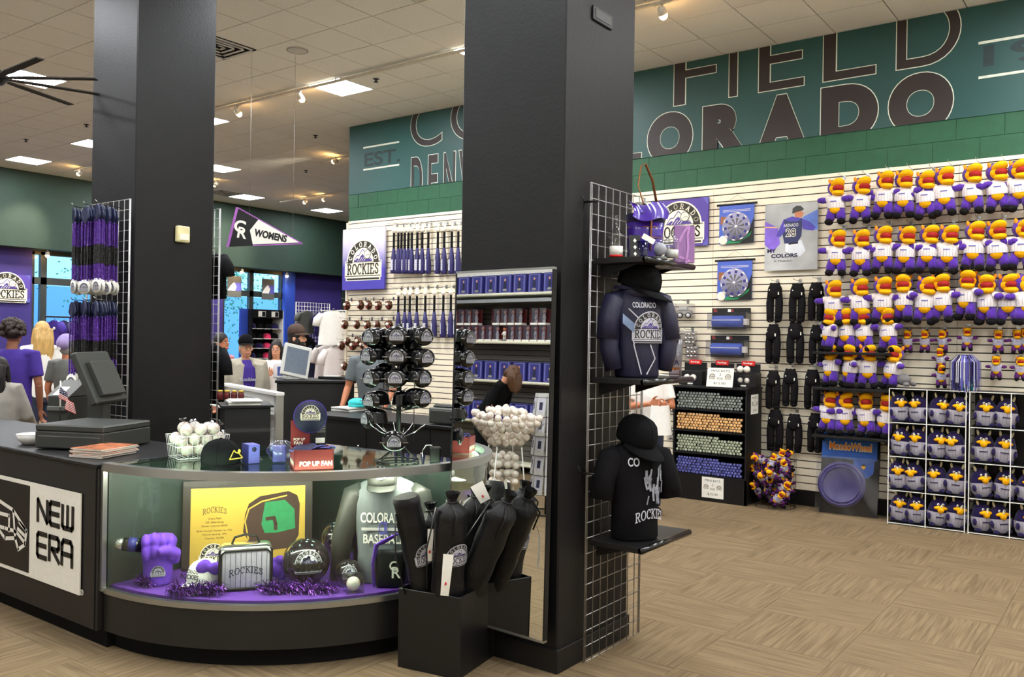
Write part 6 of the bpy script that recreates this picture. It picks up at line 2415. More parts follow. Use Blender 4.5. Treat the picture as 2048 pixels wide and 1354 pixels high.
# black shirts hung at the rear grid
for k, (x, y, h) in enumerate(((444, 508, .38), (440, 690, .5))):
    p = at(x, y, 'Y', QY1 + .12)
    t = thing('hung_shirt', ['black shirt hung high at the rear of the beaded pillar', 'black shirt hung low at the rear of the beaded pillar'][k], 'shirt', p - V((0.08, 0, h)), -.1)
    m = MB()
    ring_body(m, [(0, .16, .05, 0, 0), (h * .5, .15, .05, 0, 0), (h * .85, .15, .045, 0, 0), (h * .97, .1, .035, 0, 0), (h, .05, .03, 0, 0)], 'black_cloth', 18)
    m.build('body', t)
    for s_ in (-1, 1):
        MB().tube([(s_ * .11, 0, h * .9), (s_ * .19, 0, h * .7), (s_ * .2, 0, h * .5)], [.05, .05, .055], 'black_cloth', 10).build('sleeve', t)
    MB().tube([(0, 0, h), (0, .0, h + .03), (0, -.09, h + .04)], .003, 'chrome', 5).build('hanger_hook', t)

# ================================================================== rear counters
rc = thing('rear_counter', 'low black rear counter inside the sales ring', 'counter', (-6.3, 5.35, 0))
MB().bb(0, 2.3, .03, .62, .0, .92, 'counter_black', bev=.004).build('body', rc)
MB().bb(-.02, 2.32, 0, .64, .92, .95, 'black', bev=.005).build('worktop', rc)
for x in (.75, 1.5):
    MB().bb(x - .003, x + .003, .026, .03, .05, .9, 'black_matte').build('door_joint', rc)
    MB().ell((x - .08, .015, .7), (.012, .016, .012), 'chrome', 10, 7).build('knob', rc)
# papers
p = at(660, 822, 'Z', .952)
random.seed(6)
for k in range(5):
    o = MB().box((0, 0, .004), (.24, .3, .006), ['plastic_light', 'paper', 'plastic_mid'][k % 3], rz=random.uniform(-.1, .1)).build('paper_ream', None, (p.x + .1, p.y + .18, .952 + k * .0075))
    tag(o, 'flat ream in the paper pile on the rear counter', 'paper', 'papers on the rear counter')
t = thing('teal_hat', 'bright teal knitted hat lying on the paper pile', 'hat', (p.x + .16, p.y + .2, .992))
MB().ell((0, 0, .035), (.1, .075, .05), 'teal', 18, 10).build('crown', t)
MB().lathe([(.095, .0), (.1, .01), (.095, .022)], 'teal', 20, T=M.Diagonal((1, .75, 1, 1))).build('cuff', t)
# till with lit screen
p = V((-4.62, 5.62, .952))
t = thing('till_drawer', 'grey till drawer with key lock on the rear counter', 'cash drawer', p, .06)
MB().box((0, 0, .07), (.46, .42, .13), 'plastic_mid', bev=.006).build('case', t)
MB().box((0, -.215, .065), (.42, .01, .1), 'plastic_grey', bev=.003).build('drawer_front', t)
MB().cyl((0.02, -.22, .06), (.02, -.232, .06), .014, 'black', n=12).build('lock', t)
kb = thing('keyboard', 'grey keyboard lying on the till drawer', 'keyboard', p + V((-.02, -.1, .137)), .06)
MB().box((0, 0, .008), (.38, .14, .015), 'plastic_grey', bev=.004).build('tray', kb)
for i in range(12):
    for j in range(4):
        MB().box((-.17 + i * .03, -.048 + j * .03, .019), (.024, .024, .008), 'plastic_mid').build('key', kb)
mat('screen_glow', (120, 190, 225), .3, var=.15, scale=6, emit=((110, 190, 230), 1.1))
pm2 = V((-4.5, 5.72, .952 + .14))
t = thing('lit_monitor', 'till monitor with a bright blue screen on the rear counter', 'monitor', pm2, face(pm2, -.1))
MB().box((0, 0, .012), (.2, .16, .024), 'plastic_grey', bev=.005).build('foot', t)
MB().cyl((0, 0, .02), (0, .01, .12), .03, 'plastic_grey', n=12).build('stem', t)
Ts = TR(0, 0, .26, rx=-.25)
MB().box((0, .02, 0), (.37, .04, .32), 'plastic_mid', T=Ts, bev=.008).build('shell', t)
MB().bb(-.155, .155, -.002, .0, -.115, .135, 'screen_glow', T=Ts).build('screen', t)
for k, (x, z, w) in enumerate(((-.02, .04, .12), (-.04, .0, .06), (.02, -.04, .08), (-.1, -.06, .05))):
    MB().bb(x, x + w, -.0035, -.002, z, z + .01, 'navy', T=Ts).build('screen_line', t)
# dark stand with papers and goods behind the fan tray
p = away(488, 812, 6.35)
t = thing('dark_stand', 'plain black floor stand with papers on top beside the beaded pillar', 'stand', (p.x, p.y, 0), face(p, .1))
MB().bb(-.15, .17, -.16, .2, 0, p.z, 'counter_black', bev=.004).build('cabinet', t)
MB().bb(-.17, .19, -.18, .22, p.z, p.z + .015, 'black').build('top', t)
for k in range(4):
    o = MB().box((0, 0, .004), (.22, .28, .007), ['paper', 'plastic_light'][k % 2], rz=face(p) + random.uniform(-.2, .2)).build('paper_sheet', None, (p.x + random.uniform(-.03, .03), p.y, p.z + .016 + k * .008))
    tag(o, 'loose paper pad on the plain black floor stand', 'paper', 'paper pads on the black stand')
for k in range(4):
    q = away(440 + k * 14, 798 - k, 6.75)
    t = thing('small_jar', 'little brown jar with shiny lid behind the black floor stand', 'jar', (q.x, q.y, 1.16), group='brown jars behind the black stand')
    MB().lathe([(.02, 0), (.024, .006), (.024, .05), (.018, .06)], 'maroon', 12).build('glass', t)
    MB().lathe([(.02, .06), (.021, .075), (.0, .076)], 'gold', 12).build('lid', t)
# white slatted gondola
g0, g1 = at(450, 768, 'Z', 1.15), at(556, 787, 'Z', 1.15)
d = (g1 - g0)
t = thing('white_gondola', 'white slatted display gondola with metal shelves behind the black stand', 'display', (g0.x, g0.y, 0), math.atan2(d.y, d.x))
L = d.length
for k in range(14):
    MB().bb(0, L, .0, .02, .05 + k * .078, .05 + k * .078 + .07, 'plastic_light').build('slat', t)
MB().bb(-.03, L + .03, -.03, .05, 1.13, 1.16, 'white', bev=.004).build('top_rail', t)
for x in (0, L):
    MB().bb(x - .025, x + .025, -.025, .045, 0, 1.14, 'alu').build('post', t)
for z in (.95, .7):
    MB().bb(.1, L - .1, -.22, 0, z, z + .012, 'plastic_light').build('shelf', t)
MB().bb(0, L, -.25, .25, 0, .05, 'plastic_light').build('base', t)
gm = t.matrix_basis.copy()
random.seed(3)
for k in range(9):
    q = gm @ V((L - .15 - (k % 5) * .12, -.12, .963 if k < 5 else .713))
    o = thing('white_bundle', 'crumpled white cloth bundle on the gondola shelf', 'cloth', q, random.random() * 3, 'white bundles on the gondola')
    m = MB()
    for i in range(4):
        m.ell((random.uniform(-.03, .03), random.uniform(-.03, .03), .03 + random.uniform(0, .03)), (.035, .03, .035), 'white', 9, 6)
    remesh(m.build('cloth', o), .009, 3)
# counter with white monitor
PC = away(632, 757, 9.25)
PC.z = 0
t = thing('pay_counter', 'tall black pay counter near the slat wall end', 'counter', PC, face(PC))
MB().bb(-.4, .4, -.1, .5, 0, 1.17, 'counter_black', bev=.005).build('body', t)
MB().bb(-.42, .42, -.12, .52, 1.17, 1.2, 'black', bev=.005).build('worktop', t)
pcm = t.matrix_basis.copy()
pm3 = pcm @ V((-.2, .05, 1.201))
t = thing('white_monitor', 'white framed till monitor with a dull screen on the pay counter', 'monitor', pm3, face(pm3, .25))
MB().box((0, .08, .02), (.22, .2, .04), 'plastic_light', bev=.006).build('foot', t)
MB().box((0, .08, .12), (.08, .05, .2), 'plastic_grey', bev=.006).build('stem', t)
Ts = TR(.0, .02, .2, rx=-.3, ry=.22)
MB().box((0, .02, 0), (.3, .04, .36), 'plastic_light', T=Ts, bev=.008).build('shell', t)
mat('screen_dull', (92, 104, 118), .2, var=.1)
MB().bb(-.12, .12, -.003, .0, -.14, .14, 'screen_dull', T=Ts).build('screen', t)
p = pcm @ V((.2, .2, 0))
t = thing('receipt_pad', 'flat black pad with white slips on the pay counter', 'pad', (p.x, p.y, 1.201), .3)
MB().box((0, 0, .015), (.3, .2, .03), 'black', bev=.004).build('pad', t)
MB().box((-.02, -.02, .033), (.16, .1, .004), 'paper', rz=.3).build('slip', t)
p = pcm @ V((-.34, .32, 0))
t = thing('water_tub', 'clear tub with a blue label beside the pay counter', 'tub', (p.x, p.y, 1.201), .2)
MB().box((0, 0, .081), (.16, .2, .16), 'bag_clear', bev=.01).build('tub', t)
MB().box((.02, -.08, .08), (.08, .02, .1), 'dart_blue').build('label', t)
MB().box((0, 0, .01), (.15, .18, .02), 'plastic_light').build('base', t)

# ================================================================== racks and wall goods far away
def garment(name, label, cat, loc, rz, w, h, mt, group=None, sleeve=True, depth=.08):
    t = thing(name, label, cat, loc, rz, group)
    m = MB()

    def f(u, v):
        a = 2 * PI * u
        k = [(0, .14), (.06, .42), (.14, .5), (.5, .47), (1, .52)]
        for (v0, r0), (v1, r1) in zip(k, k[1:]):
            if v <= v1:
                r = r0 + (r1 - r0) * (v - v0) / (v1 - v0)
                break
        return (w * r * math.cos(a), depth * .5 * math.sin(a) * (1 + .35 * math.sin(5 * a + 2) * v), h * (1 - v))
    m.surf(f, 24, 12, mt, cu=True)
    m.build('body', t)
    if sleeve:
        for s_ in (-1, 1):
            MB().tube([(s_ * w * .4, 0, h * .9), (s_ * w * .56, 0, h * .74), (s_ * w * .6, 0, h * .55)], [.05 * w / .45, .065 * w / .45, .06 * w / .45], mt, 10).build('sleeve', t)
    MB().tube([(-w * .3, 0, h * .96), (0, 0, h * 1.02), (w * .3, 0, h * .96)], .004, 'chrome', 5).tube([(0, 0, h * 1.02), (0, 0, h * 1.06), (.02, 0, h * 1.09)], .003, 'chrome', 5).build('hanger', t)
    return t


# white jerseys on the wall end
for k, (x, y0, y1) in enumerate(((665, 622, 690), (680, 624, 692), (655, 690, 770), (672, 692, 778), (688, 694, 782))):
    p = at(x, y1, 'X', -10.0 - .2 * (k % 3))
    q = at(x, y0, 'X', -10.0 - .2 * (k % 3))
    garment('white_jersey', 'white jersey hung in the %s row at the slat wall end' % ('upper' if k < 2 else 'lower'), 'jersey', p, .9 + .1 * k, .42, (q.z - p.z), 'white' if k < 2 else 'jersey_white', 'white jerseys at the slat wall end')
t = thing('face_out_bar', 'chrome bar holding white jerseys at the slat wall end', 'rail', (-9.78, YW + .06, 2.06))
MB().tube([(0, 0, 0), (-.5, -.05, 0), (-.52, -.05, .03)], .01, 'chrome', 8).build('upper_bar', t)
MB().tube([(0, 0, -.5), (-.5, -.05, -.5), (-.52, -.05, -.47)], .01, 'chrome', 8).build('lower_bar', t)
# hung coats near the bearded man
XG = -13.6
g0 = at(592, 604, 'X', XG)
g1 = at(660, 610, 'X', XG)
gridwall('wire grid panel of shirts standing before the purple far wall', (XG, (g0.y + g1.y) / 2, 0), PI / 2, g1.y - g0.y, g0.z, 12, 30, mt='wire_white', r=.004)
for k, (x, y0, y1, mt_) in enumerate(((612, 622, 668, 'plastic_mid'), (645, 625, 672, 'plush_dark'), (606, 668, 740, 'black_cloth'), (630, 685, 760, 'purple'), (645, 685, 760, 'plastic_mid'), (618, 690, 760, 'navy'))):
    xo = XG + .12 + .11 * (k % 3)
    p, q = at(x, y1, 'X', xo), at(x, y0, 'X', xo)
    garment('hung_tee', ['grey tee pinned high on the white grid', 'dark purple tee pinned high on the white grid', 'black tee hung low on the white grid', 'purple jacket hung below the white grid', 'charcoal jacket hung below the white grid', 'navy jacket hung below the white grid'][k], 'shirt', p, PI / 2, .4, q.z - p.z, mt_)
bz = at(630, 683, 'X', XG + .2).z
t = thing('garment_bar', 'chrome garment bar carrying jackets below the white grid', 'rail', (XG + .2, g0.y, bz))
MB().cyl((0, 0, 0), (0, g1.y - g0.y, 0), .012, 'chrome', n=8).build('bar', t)
for y in (0, g1.y - g0.y):
    MB().cyl((0, y, 0), (0, y, -bz), .012, 'chrome', n=8).build('leg', t)
# hat cabinet
XC = -16.6
h0, h1 = at(504, 618, 'X', XC), at(566, 622, 'X', XC)
zt_ = h0.z
w = h1.y - h0.y
t = thing('hat_cabinet', 'black cap cabinet with white shelves below the far window', 'cabinet', (XC, h0.y, 0))
zs_ = [at(530, y, 'X', XC).z for y in (657, 677, 696, 716)]
MB().bb(-.4, -.36, 0, w, 0, zt_, 'black').build('rear_panel', t)
for y in (0, w):
    MB().bb(-.4, 0, y - .02, y + .02, 0, zt_, 'white' if y else 'black').build('side_panel', t)
MB().bb(-.36, .02, .02, w - .02, zt_ - .2, zt_, 'black').build('header', t)
for z in zs_:
    MB().bb(-.36, 0, .02, w - .02, z - .015, z, 'white').build('shelf', t)
MB().bb(-.36, 0, .02, w - .02, 0, zs_[-1] - .25, 'black').build('lower_doors', t)
for k in range(2):
    y = w * (.3 + .42 * k)
    MB().bb(.02, .026, y - .1, y + .1, zt_ - .17, zt_ - .04, 'paper').build('sign_card', t)
    MB().bb(.026, .028, y + .0, y + .09, zt_ - .16, zt_ - .05, 'black').build('sign_print', t)
first = None
for r_, z in enumerate(zs_):
    for c_ in range(4):
        mt_ = 'pink_hot' if (c_ == 2 and r_ in (1, 2, 3)) else ('plush_dark' if (c_ + r_) % 3 == 0 else 'black_cloth')
        cap('%s cap on the %s hat cabinet shelf, %s from the blue panel' % ({'pink_hot': 'bright pink', 'plush_dark': 'dark purple', 'black_cloth': 'black'}[mt_], ['topmost', 'second', 'third', 'lowest'][r_], ORD[c_]), (XC - .16, h0.y + w * (c_ + .55) / 4.1, z + .001), PI / 2, mt_, group='caps in the hat cabinet')
# blue panel by the cabinet
a, b = at(484, 617, 'X', XC - .1), at(503, 617, 'X', XC - .1)
t = tag(MB().bb(XC - .2, XC - .12, a.y, b.y, 0, a.z, 'wall_blue').build('blue_panel'), 'plain blue upright panel beside the hat cabinet', 'panel')
# window posters
for k, (x0, x1, y0, y1) in enumerate(((455, 482, 551, 595), (524, 548, 557, 600))):
    a, b = at(x0, y0, 'X', XW + .03), at(x1, y1, 'X', XW + .03)
    t = thing('window_poster', ['grey league poster in the window pane nearer the beaded pillar', 'grey league poster in the window pane above the hat cabinet'][k], 'poster', (XW + .03, (a.y + b.y) / 2, (a.z + b.z) / 2))
    w, h = b.y - a.y, a.z - b.z
    MB().bb(-.004, .004, -w / 2, w / 2, -h / 2, h / 2, 'plastic_mid').build('sheet', t)
    MB().flat([(0, -.2 * h), (w / 2, -.2 * h), (w / 2, .2 * h), (0, .2 * h)], 'violet_card', TR(.005) @ FX).build('mark_right', t)
    MB().flat([(-w / 2, -.2 * h), (.02, -.2 * h), (.06, .0), (0, .2 * h), (-.1 * w, .17 * h), (-.3 * w, .02 * h)], 'paper', TR(.005) @ FX, .001).build('batter_mark', t)
# purple wall sign, left
a, b = at(-38, 548, 'X', XW + .05), at(61, 550, 'X', XW + .05)
zc_ = at(20, 576, 'X', XW + .05).z
hgt = at(40, 547, 'X', XW + .05).z - at(40, 602, 'X', XW + .05).z
t = thing('wall_canvas', 'purple canvas sign with cream emblem on the far purple wall', 'sign', (XW + .01, (a.y + b.y) / 2, zc_))
MB().bb(0, .04, -(b.y - a.y) / 2, (b.y - a.y) / 2, -hgt / 2, hgt / 2, 'sign_purple', bev=.004).build('canvas', t)
for sy in (-1, 1):
    for sz in (-1, 1):
        MB().flat([(0, 0), (-sy * .09, 0), (0, -sz * .1)], 'violet_card', TR(.0415, sy * (b.y - a.y) / 2, sz * hgt / 2) @ FX).build('corner_print', t)
logo(t, TR(.042, (b.y - a.y) * .02, -.03) @ FX, (b.y - a.y) * .4)
# clothing rail in front of the window
p0, p1 = at(88, 633, 'X', -14.5), at(175, 633, 'X', -14.5)
t = thing('clothes_rail', 'black clothes rail standing before the far window', 'rail', (-14.5, p0.y, 0))
MB().cyl((0, 0, p0.z), (0, p1.y - p0.y, p0.z), .014, 'black', n=8).build('bar', t)
for y in (.0, p1.y - p0.y):
    MB().cyl((0, y, 0), (0, y, p0.z), .014, 'black', n=8).build('leg', t)
    MB().cyl((-.25, y, .02), (.25, y, .02), .014, 'black', n=8).build('foot', t)
for k, (x, mt_) in enumerate(((108, 'purple'), (128, 'plush_dark'), (148, 'navy'), (168, 'plastic_mid'))):
    p = at(x, 705, 'X', -14.45 + .02 * k)
    h = p0.z - p.z - .06
    g = garment('rail_shirt', ['purple shirt', 'dark purple shirt', 'navy shirt', 'charcoal shirt', 'denim blue shirt'][k] + ' on the rail before the far window', 'shirt', p, .06, .46, h, mt_, depth=.06)
    if k == 0:
        MB().ell((.08, -.05, h * .75), (.04, .006, .025), 'paper', 12, 8).build('chest_badge', g)
# ledge behind the beaded pillar
# ================================================================== outside the windows
mat('street', (120, 130, 140), .9)
o = MB().bb(-34, -18.7, -4, 34, -.3, -.05, 'street').build('street_pavement')
tag(o, 'grey street pavement outside the far windows', 'pavement')
t = thing('street_building', 'pale blue shopfront building across the street outside the windows', 'building', (-30, 12, -.05))
mat('facade', (206, 212, 214), .8, var=.1, scale=.5)
mat('facade_dark', (120, 150, 176), .8)
MB().bb(-2, 0, -16, 20, 0, 3.3, 'facade_dark').build('shop_level', t)
MB().bb(-2, 0, -16, 20, 3.3, 9, 'facade').build('upper_level', t)
MB().bb(0, .1, -9, -3.2, 3.0, 3.9, 'paper').build('white_sign', t)
MB().bb(0, .2, -9.5, -2.6, 4.4, 5.6, 'paper').build('awning', t)
for k in range(6):
    MB().bb(0, .06, -9 + k * 1.6, -7.9 + k * 1.6, .6, 2.4, 'facade').build('window', t)
MB().bb(0, .05, -6.6, -4.2, 2.05, 2.8, 'violet_card').build('shop_sign', t)
t = thing('street_tree', 'leafy green street tree outside the window', 'tree', (-24, 15.2, -.04))
MB().tube([(0, 0, 0), (.1, 0, 1.6), (0, .1, 3.0)], [.14, .1, .07], 'brown', 10).build('trunk', t)
mat('leaf', (96, 150, 110), .7, var=.4, scale=3)
m = MB()
random.seed(31)
for k in range(7000):
    a = V((random.gauss(0, .75), random.gauss(0, 1.2), 3.6 + random.gauss(0, .8)))
    u = V((random.gauss(0, 1), random.gauss(0, 1), random.gauss(0, 1))).normalized()
    v = u.orthogonal().normalized()
    m.add([a - u * .05, a + v * .03, a + u * .05, a - v * .03], [(0, 1, 2, 3)], 'leaf')
tag(m.build('foliage', t), kind='stuff')

# ================================================================== the side of the shop seen in the mirror
MO = V(mi.location)
MR = Euler(mi.rotation_euler).to_matrix()
MN = MR @ V((0, -1, 0))
MP = MO + MN * .03


def refl(x, y, Y):
    d = CF + CR * ((x - W / 2) / F) + CU * ((H / 2 - y) / F)
    hit = CAM + d * ((MP - CAM).dot(MN) / d.dot(MN))
    r = d - MN * (2 * d.dot(MN))
    return hit + r * ((Y - hit.y) / r.y)


YS = -2.5
mat('shelf_cream', (226, 222, 196), .5)
sa, sb_ = refl(915, 680, YS).x, refl(1120, 680, YS).x
xa, xb = min(sa, sb_) - .6, max(sa, sb_) + .6
t = thing('slat_shelving', 'cream edged shelving on dark slats stocked with boxed figures', 'shelving', (xa, Y0 + .01, 0))
MB().bb(0, xb - xa, .0, .02, 0, 2.7, 'black_matte').build('rear_board', t)
mat('slat_grey', (96, 92, 84), .7)  # plain dark grey slat colour
for k in range(34):
    MB().bb(0, xb - xa, .02, .03, .06 + k * .078, .06 + k * .078 + .068, 'slat_grey').build('slat', t)
SZ = [refl(1020, y, YS).z for y in (586, 683, 762, 846, 926)]
for z in SZ:
    MB().bb(0, xb - xa, .03, YS - Y0 - .02, z - .03, z, 'shelf_cream').cyl((0, YS - Y0 - .02, z - .015), (xb - xa, YS - Y0 - .02, z - .015), .022, 'shelf_cream', n=10).build('shelf', t)
MB().bb(0, xb - xa, .03, .5, 2.45, 2.5, 'alu').build('top_rail', t)
BX = thing('figure_box', '', 'box', (0, 0, 0))
MB().bb(-.118, .118, -.08, .08, 0, .28, 'blue_card', bev=.003).build('carton', BX)
for s_ in (-1, 1):
    MB().bb(s_ * .1 - .007, s_ * .1 + .007, .08, .0815, .02, .26, 'violet_card').build('side_print', BX)
MB().tube([(-.088, .081, .02), (.088, .081, .02), (.088, .081, .26), (-.088, .081, .26)], .0025, 'logo_silver', 4, True).build('print_frame', BX)
MB().ell((0, .081, .12), (.03, .002, .07), 'navy', 10, 8).ell((0, .083, .2), (.016, .002, .02), 'skin', 10, 7).ell((0, .083, .05), (.045, .002, .018), 'logo_grey', 10, 7).build('figure_print', BX)
first = True
for r_, z in enumerate((SZ[0], SZ[2], SZ[3])):
    for k in range(9):
        x = xa + .35 + k * .285 + .06 * r_
        if x > xb - .1:
            continue
        L = 'dark blue figure box on the %s cream shelf' % ['topmost', 'third', 'fourth'][r_]
        loc = (x, YS - .13, z + .001)
        if first:
            BX.location = loc
            tag(BX, L, 'box', 'dark blue figure boxes on the shelving')
            first = False
        else:
            copy_tree(BX, loc=loc, rot=(0, 0, random.uniform(-.06, .06)), label=L, group='dark blue figure boxes on the shelving')
BB = thing('bobblehead_box', '', 'box', (0, 0, 0))
MB().bb(-.07, .07, -.06, -.055, 0, .24, 'maroon').bb(-.07, -.06, -.06, .062, 0, .24, 'maroon').bb(-.07, .07, -.06, .06, 0, .03, 'paper').build('carton', BB)
MB().bb(-.068, .07, .045, .05, .03, .24, 'bag_clear').build('window', BB)
MB().ell((0, 0, .19), (.026, .024, .03), 'skin', 10, 7).tube([(0, 0, .16), (0, 0, .09)], [.012, .03], 'jersey_white', 8).tube([(.012, 0, .09), (.016, 0, .035)], .012, 'jersey_white', 6).tube([(-.012, 0, .09), (-.016, 0, .035)], .012, 'jersey_white', 6).build('figure', BB)
first = True
for lay in range(2):
    for k in range(18):
        if lay == 1 and k in (5, 6, 11, 14):
            continue
        if lay == 0 and k == 8:
            continue
        x = xa + .3 + k * .148
        if x > xb - .1:
            continue
        loc = (x, YS - .1, SZ[1] + .001 + lay * .243)
        L = 'red and clear bobblehead box in the %s layer on the second cream shelf' % ['lower', 'upper'][lay]
        if first:
            BB.location = loc
            tag(BB, L, 'box', 'bobblehead boxes on the shelving')
            first = False
        else:
            copy_tree(BB, loc=loc, label=L, group='bobblehead boxes on the shelving')
q = refl(1002, 678, YS + .06)
t = thing('bobblehead_figure', 'unboxed bobblehead player standing among the red boxes', 'figurine', (xa + .3 + 8 * .148, YS - .1, SZ[1] + .001), PI)
MB().lathe([(.05, 0), (.05, .015), (.0, .016)], 'black', 14).build('base', t)
MB().tube([(0, 0, .15), (0, 0, .08)], [.02, .03], 'white', 10).tube([(.015, 0, .09), (.02, 0, .016)], .013, 'white', 8).tube([(-.015, 0, .09), (-.02, 0, .016)], .013, 'white', 8).tube([(-.02, 0, .15), (-.045, -.02, .1)], .009, 'white', 6).tube([(.02, 0, .15), (.045, -.02, .1)], .009, 'white', 6).build('body', t)
MB().ell((0, 0, .19), (.032, .03, .036), 'skin_tan', 12, 9).build('head', t)
MB().ell((0, .004, .21), (.035, .035, .024), 'black', 12, 7).build('cap', t)
# ball hopper
hp = refl(1010, 900, .35)
hx, hy = hp.x, .35
ztop, zmid = refl(1010, 842, .35).z, refl(1010, 892, .35).z
rt, rm = .3, .13
t = thing('ball_hopper', 'clear acrylic hopper heaped with white baseballs', 'dispenser', (hx, hy, 0), .5)
sq = lambda r, z: [(-r, -r, z), (r, -r, z), (r, r, z), (-r, r, z)]
for k in range(4):
    a, b = sq(rt, ztop), sq(rm, zmid)
    MB().add([b[k], b[(k + 1) % 4], a[(k + 1) % 4], a[k]], [(0, 1, 2, 3)], 'acrylic').build('funnel_side', t)
    MB().tube([b[k], a[k]], .004, 'acrylic', 5).build('funnel_edge', t)
    c = sq(rm, .45)
    MB().add([c[k], c[(k + 1) % 4], b[(k + 1) % 4], b[k]], [(0, 1, 2, 3)], 'acrylic').build('column_side', t)
    MB().tube([sq(rm + .06, .02)[k], b[k]], .006, 'wire_white', 6).build('leg', t)
MB().bb(-rm, rm, -rm, rm, .43, .45, 'acrylic').build('column_floor', t)
MB().bb(-rm - .1, rm + .1, -rm - .1, rm + .1, 0, .03, 'counter_black').build('base', t)
hm = t.matrix_basis.copy()
BS = None
pts = []
for lay in range(6):
    z = zmid + .05 + lay * .062
    r = rm + (rt - rm) * min(1, (z - zmid) / (ztop - zmid)) - .045
    if lay == 5:
        r = .14
    n = int(2 * r / .076) + 1
    for i in range(n):
        for j in range(n):
            if lay < 5 and 0 < i < n - 1 and 0 < j < n - 1:
                continue
            pts.append((-r + 2 * r * i / max(1, n - 1), -r + 2 * r * j / max(1, n - 1), z))
for lay in range(4):
    for i in range(3):
        for j in range(3):
            if i == 1 and j == 1:
                continue
            pts.append((-rm + .04 + i * (2 * rm - .08) / 2, -rm + .04 + j * (2 * rm - .08) / 2, zmid - .1 - lay * .085))
random.seed(19)
for (x, y, z) in pts:
    loc = hm @ V((x + random.uniform(-.006, .006), y + random.uniform(-.006, .006), z + random.uniform(-.012, .014) * (2 if z > ztop else 1)))
    if BS is None:
        BS = thing('loose_baseball', 'white baseball heaped in the clear acrylic hopper', 'baseball', loc, group='baseballs in the hopper')
        ball_parts(BS, .036)
    else:
        copy_tree(BS, loc=loc, rot=(random.random() * 3, random.random() * 3, random.random() * 3))
# card spinner
cpn = refl(1098, 850, -.2)
t = thing('card_spinner', 'wire rack of clear wrapped picture cards beside the ball hopper', 'card rack', (cpn.x, -.2, 0), .3)
ztp = refl(1090, 775, -.2).z
MB().cyl((0, 0, 0), (0, 0, ztp), .015, 'black', n=8).build('pole', t)
MB().tube([(.22 * math.cos(a), .22 * math.sin(a), .02) for a in [k * PI / 10 for k in range(20)]], .01, 'black', 6, True).build('base_ring', t)
for z in [ztp - .1 - k * .2 for k in range(6)]:
    MB().tube([(.2 * math.cos(a), .2 * math.sin(a), z) for a in [k * PI / 10 for k in range(20)]], .003, 'black', 5, True).build('pocket_ring', t)
    for k in range(8):
        a = k * PI / 4
        MB().cyl((0, 0, z), (.2 * math.cos(a), .2 * math.sin(a), z), .0025, 'black', n=5).build('pocket_arm', t)
cmx = t.matrix_basis.copy()
CD = None
for lay in range(5):
    for k in range(8):
        a = k * PI / 4 + .39
        loc = cmx @ V((.17 * math.cos(a), .17 * math.sin(a), ztp - .3 - lay * .2))
        rot = (.0, -.12, .3 + a)
        if CD is None:
            CD = thing('picture_card', 'clear wrapped grey picture card slotted in the wire card rack', 'card', loc, rot=rot, group='picture cards in the card rack')
            MB().bb(-.004, .004, -.055, .055, 0, .24, 'plastic_light').build('card', CD)
            MB().bb(.004, .006, -.05, .05, .04, .2, 'logo_silver').build('picture', CD)
            MB().bb(.006, .007, -.02, .02, .07, .15, 'navy').build('print', CD)
        else:
            copy_tree(CD, loc=loc, rot=rot)
# ================================================================== people
def hand(mb, wr, d, thumb, mt, curl=.5, s=1.0):
    d, thumb = V(d).normalized(), V(thumb).normalized()
    thumb = (thumb - d * thumb.dot(d)).normalized()
    n = d.cross(thumb)
    wr = V(wr)
    for k in range(4):
        mb.tube([wr + thumb * (.022 - k * .0145) * s * .6, wr + d * .05 * s + thumb * (.028 - k * .0185) * s, wr + d * .085 * s + thumb * (.03 - k * .019) * s], [.015 * s, .014 * s, .012 * s], mt, 8)
        L = (.034, .038, .036, .028)[k] * s
        p = wr + d * .085 * s + thumb * (.031 - k * .0195) * s
        pts = [p]
        a = 0
        for j in range(3):
            a += curl * (.7 if j == 0 else 1)
            q = d * math.cos(a) + n * math.sin(a)
            p = p + q * L * (1, .75, .6)[j]
            pts.append(p)
        mb.tube(pts, [.0098 * s, .0092 * s, .0085 * s, .007 * s], mt, 8)
    p = wr + d * .025 * s + thumb * .022 * s
    mb.tube([p, p + (d * .5 + thumb * .8) * .035 * s, p + (d * .9 + thumb * .7 + n * .3) * .06 * s, p + (d * 1.2 + thumb * .6 + n * .5) * .075 * s], [.014 * s, .012 * s, .0105 * s, .008 * s], mt, 8)


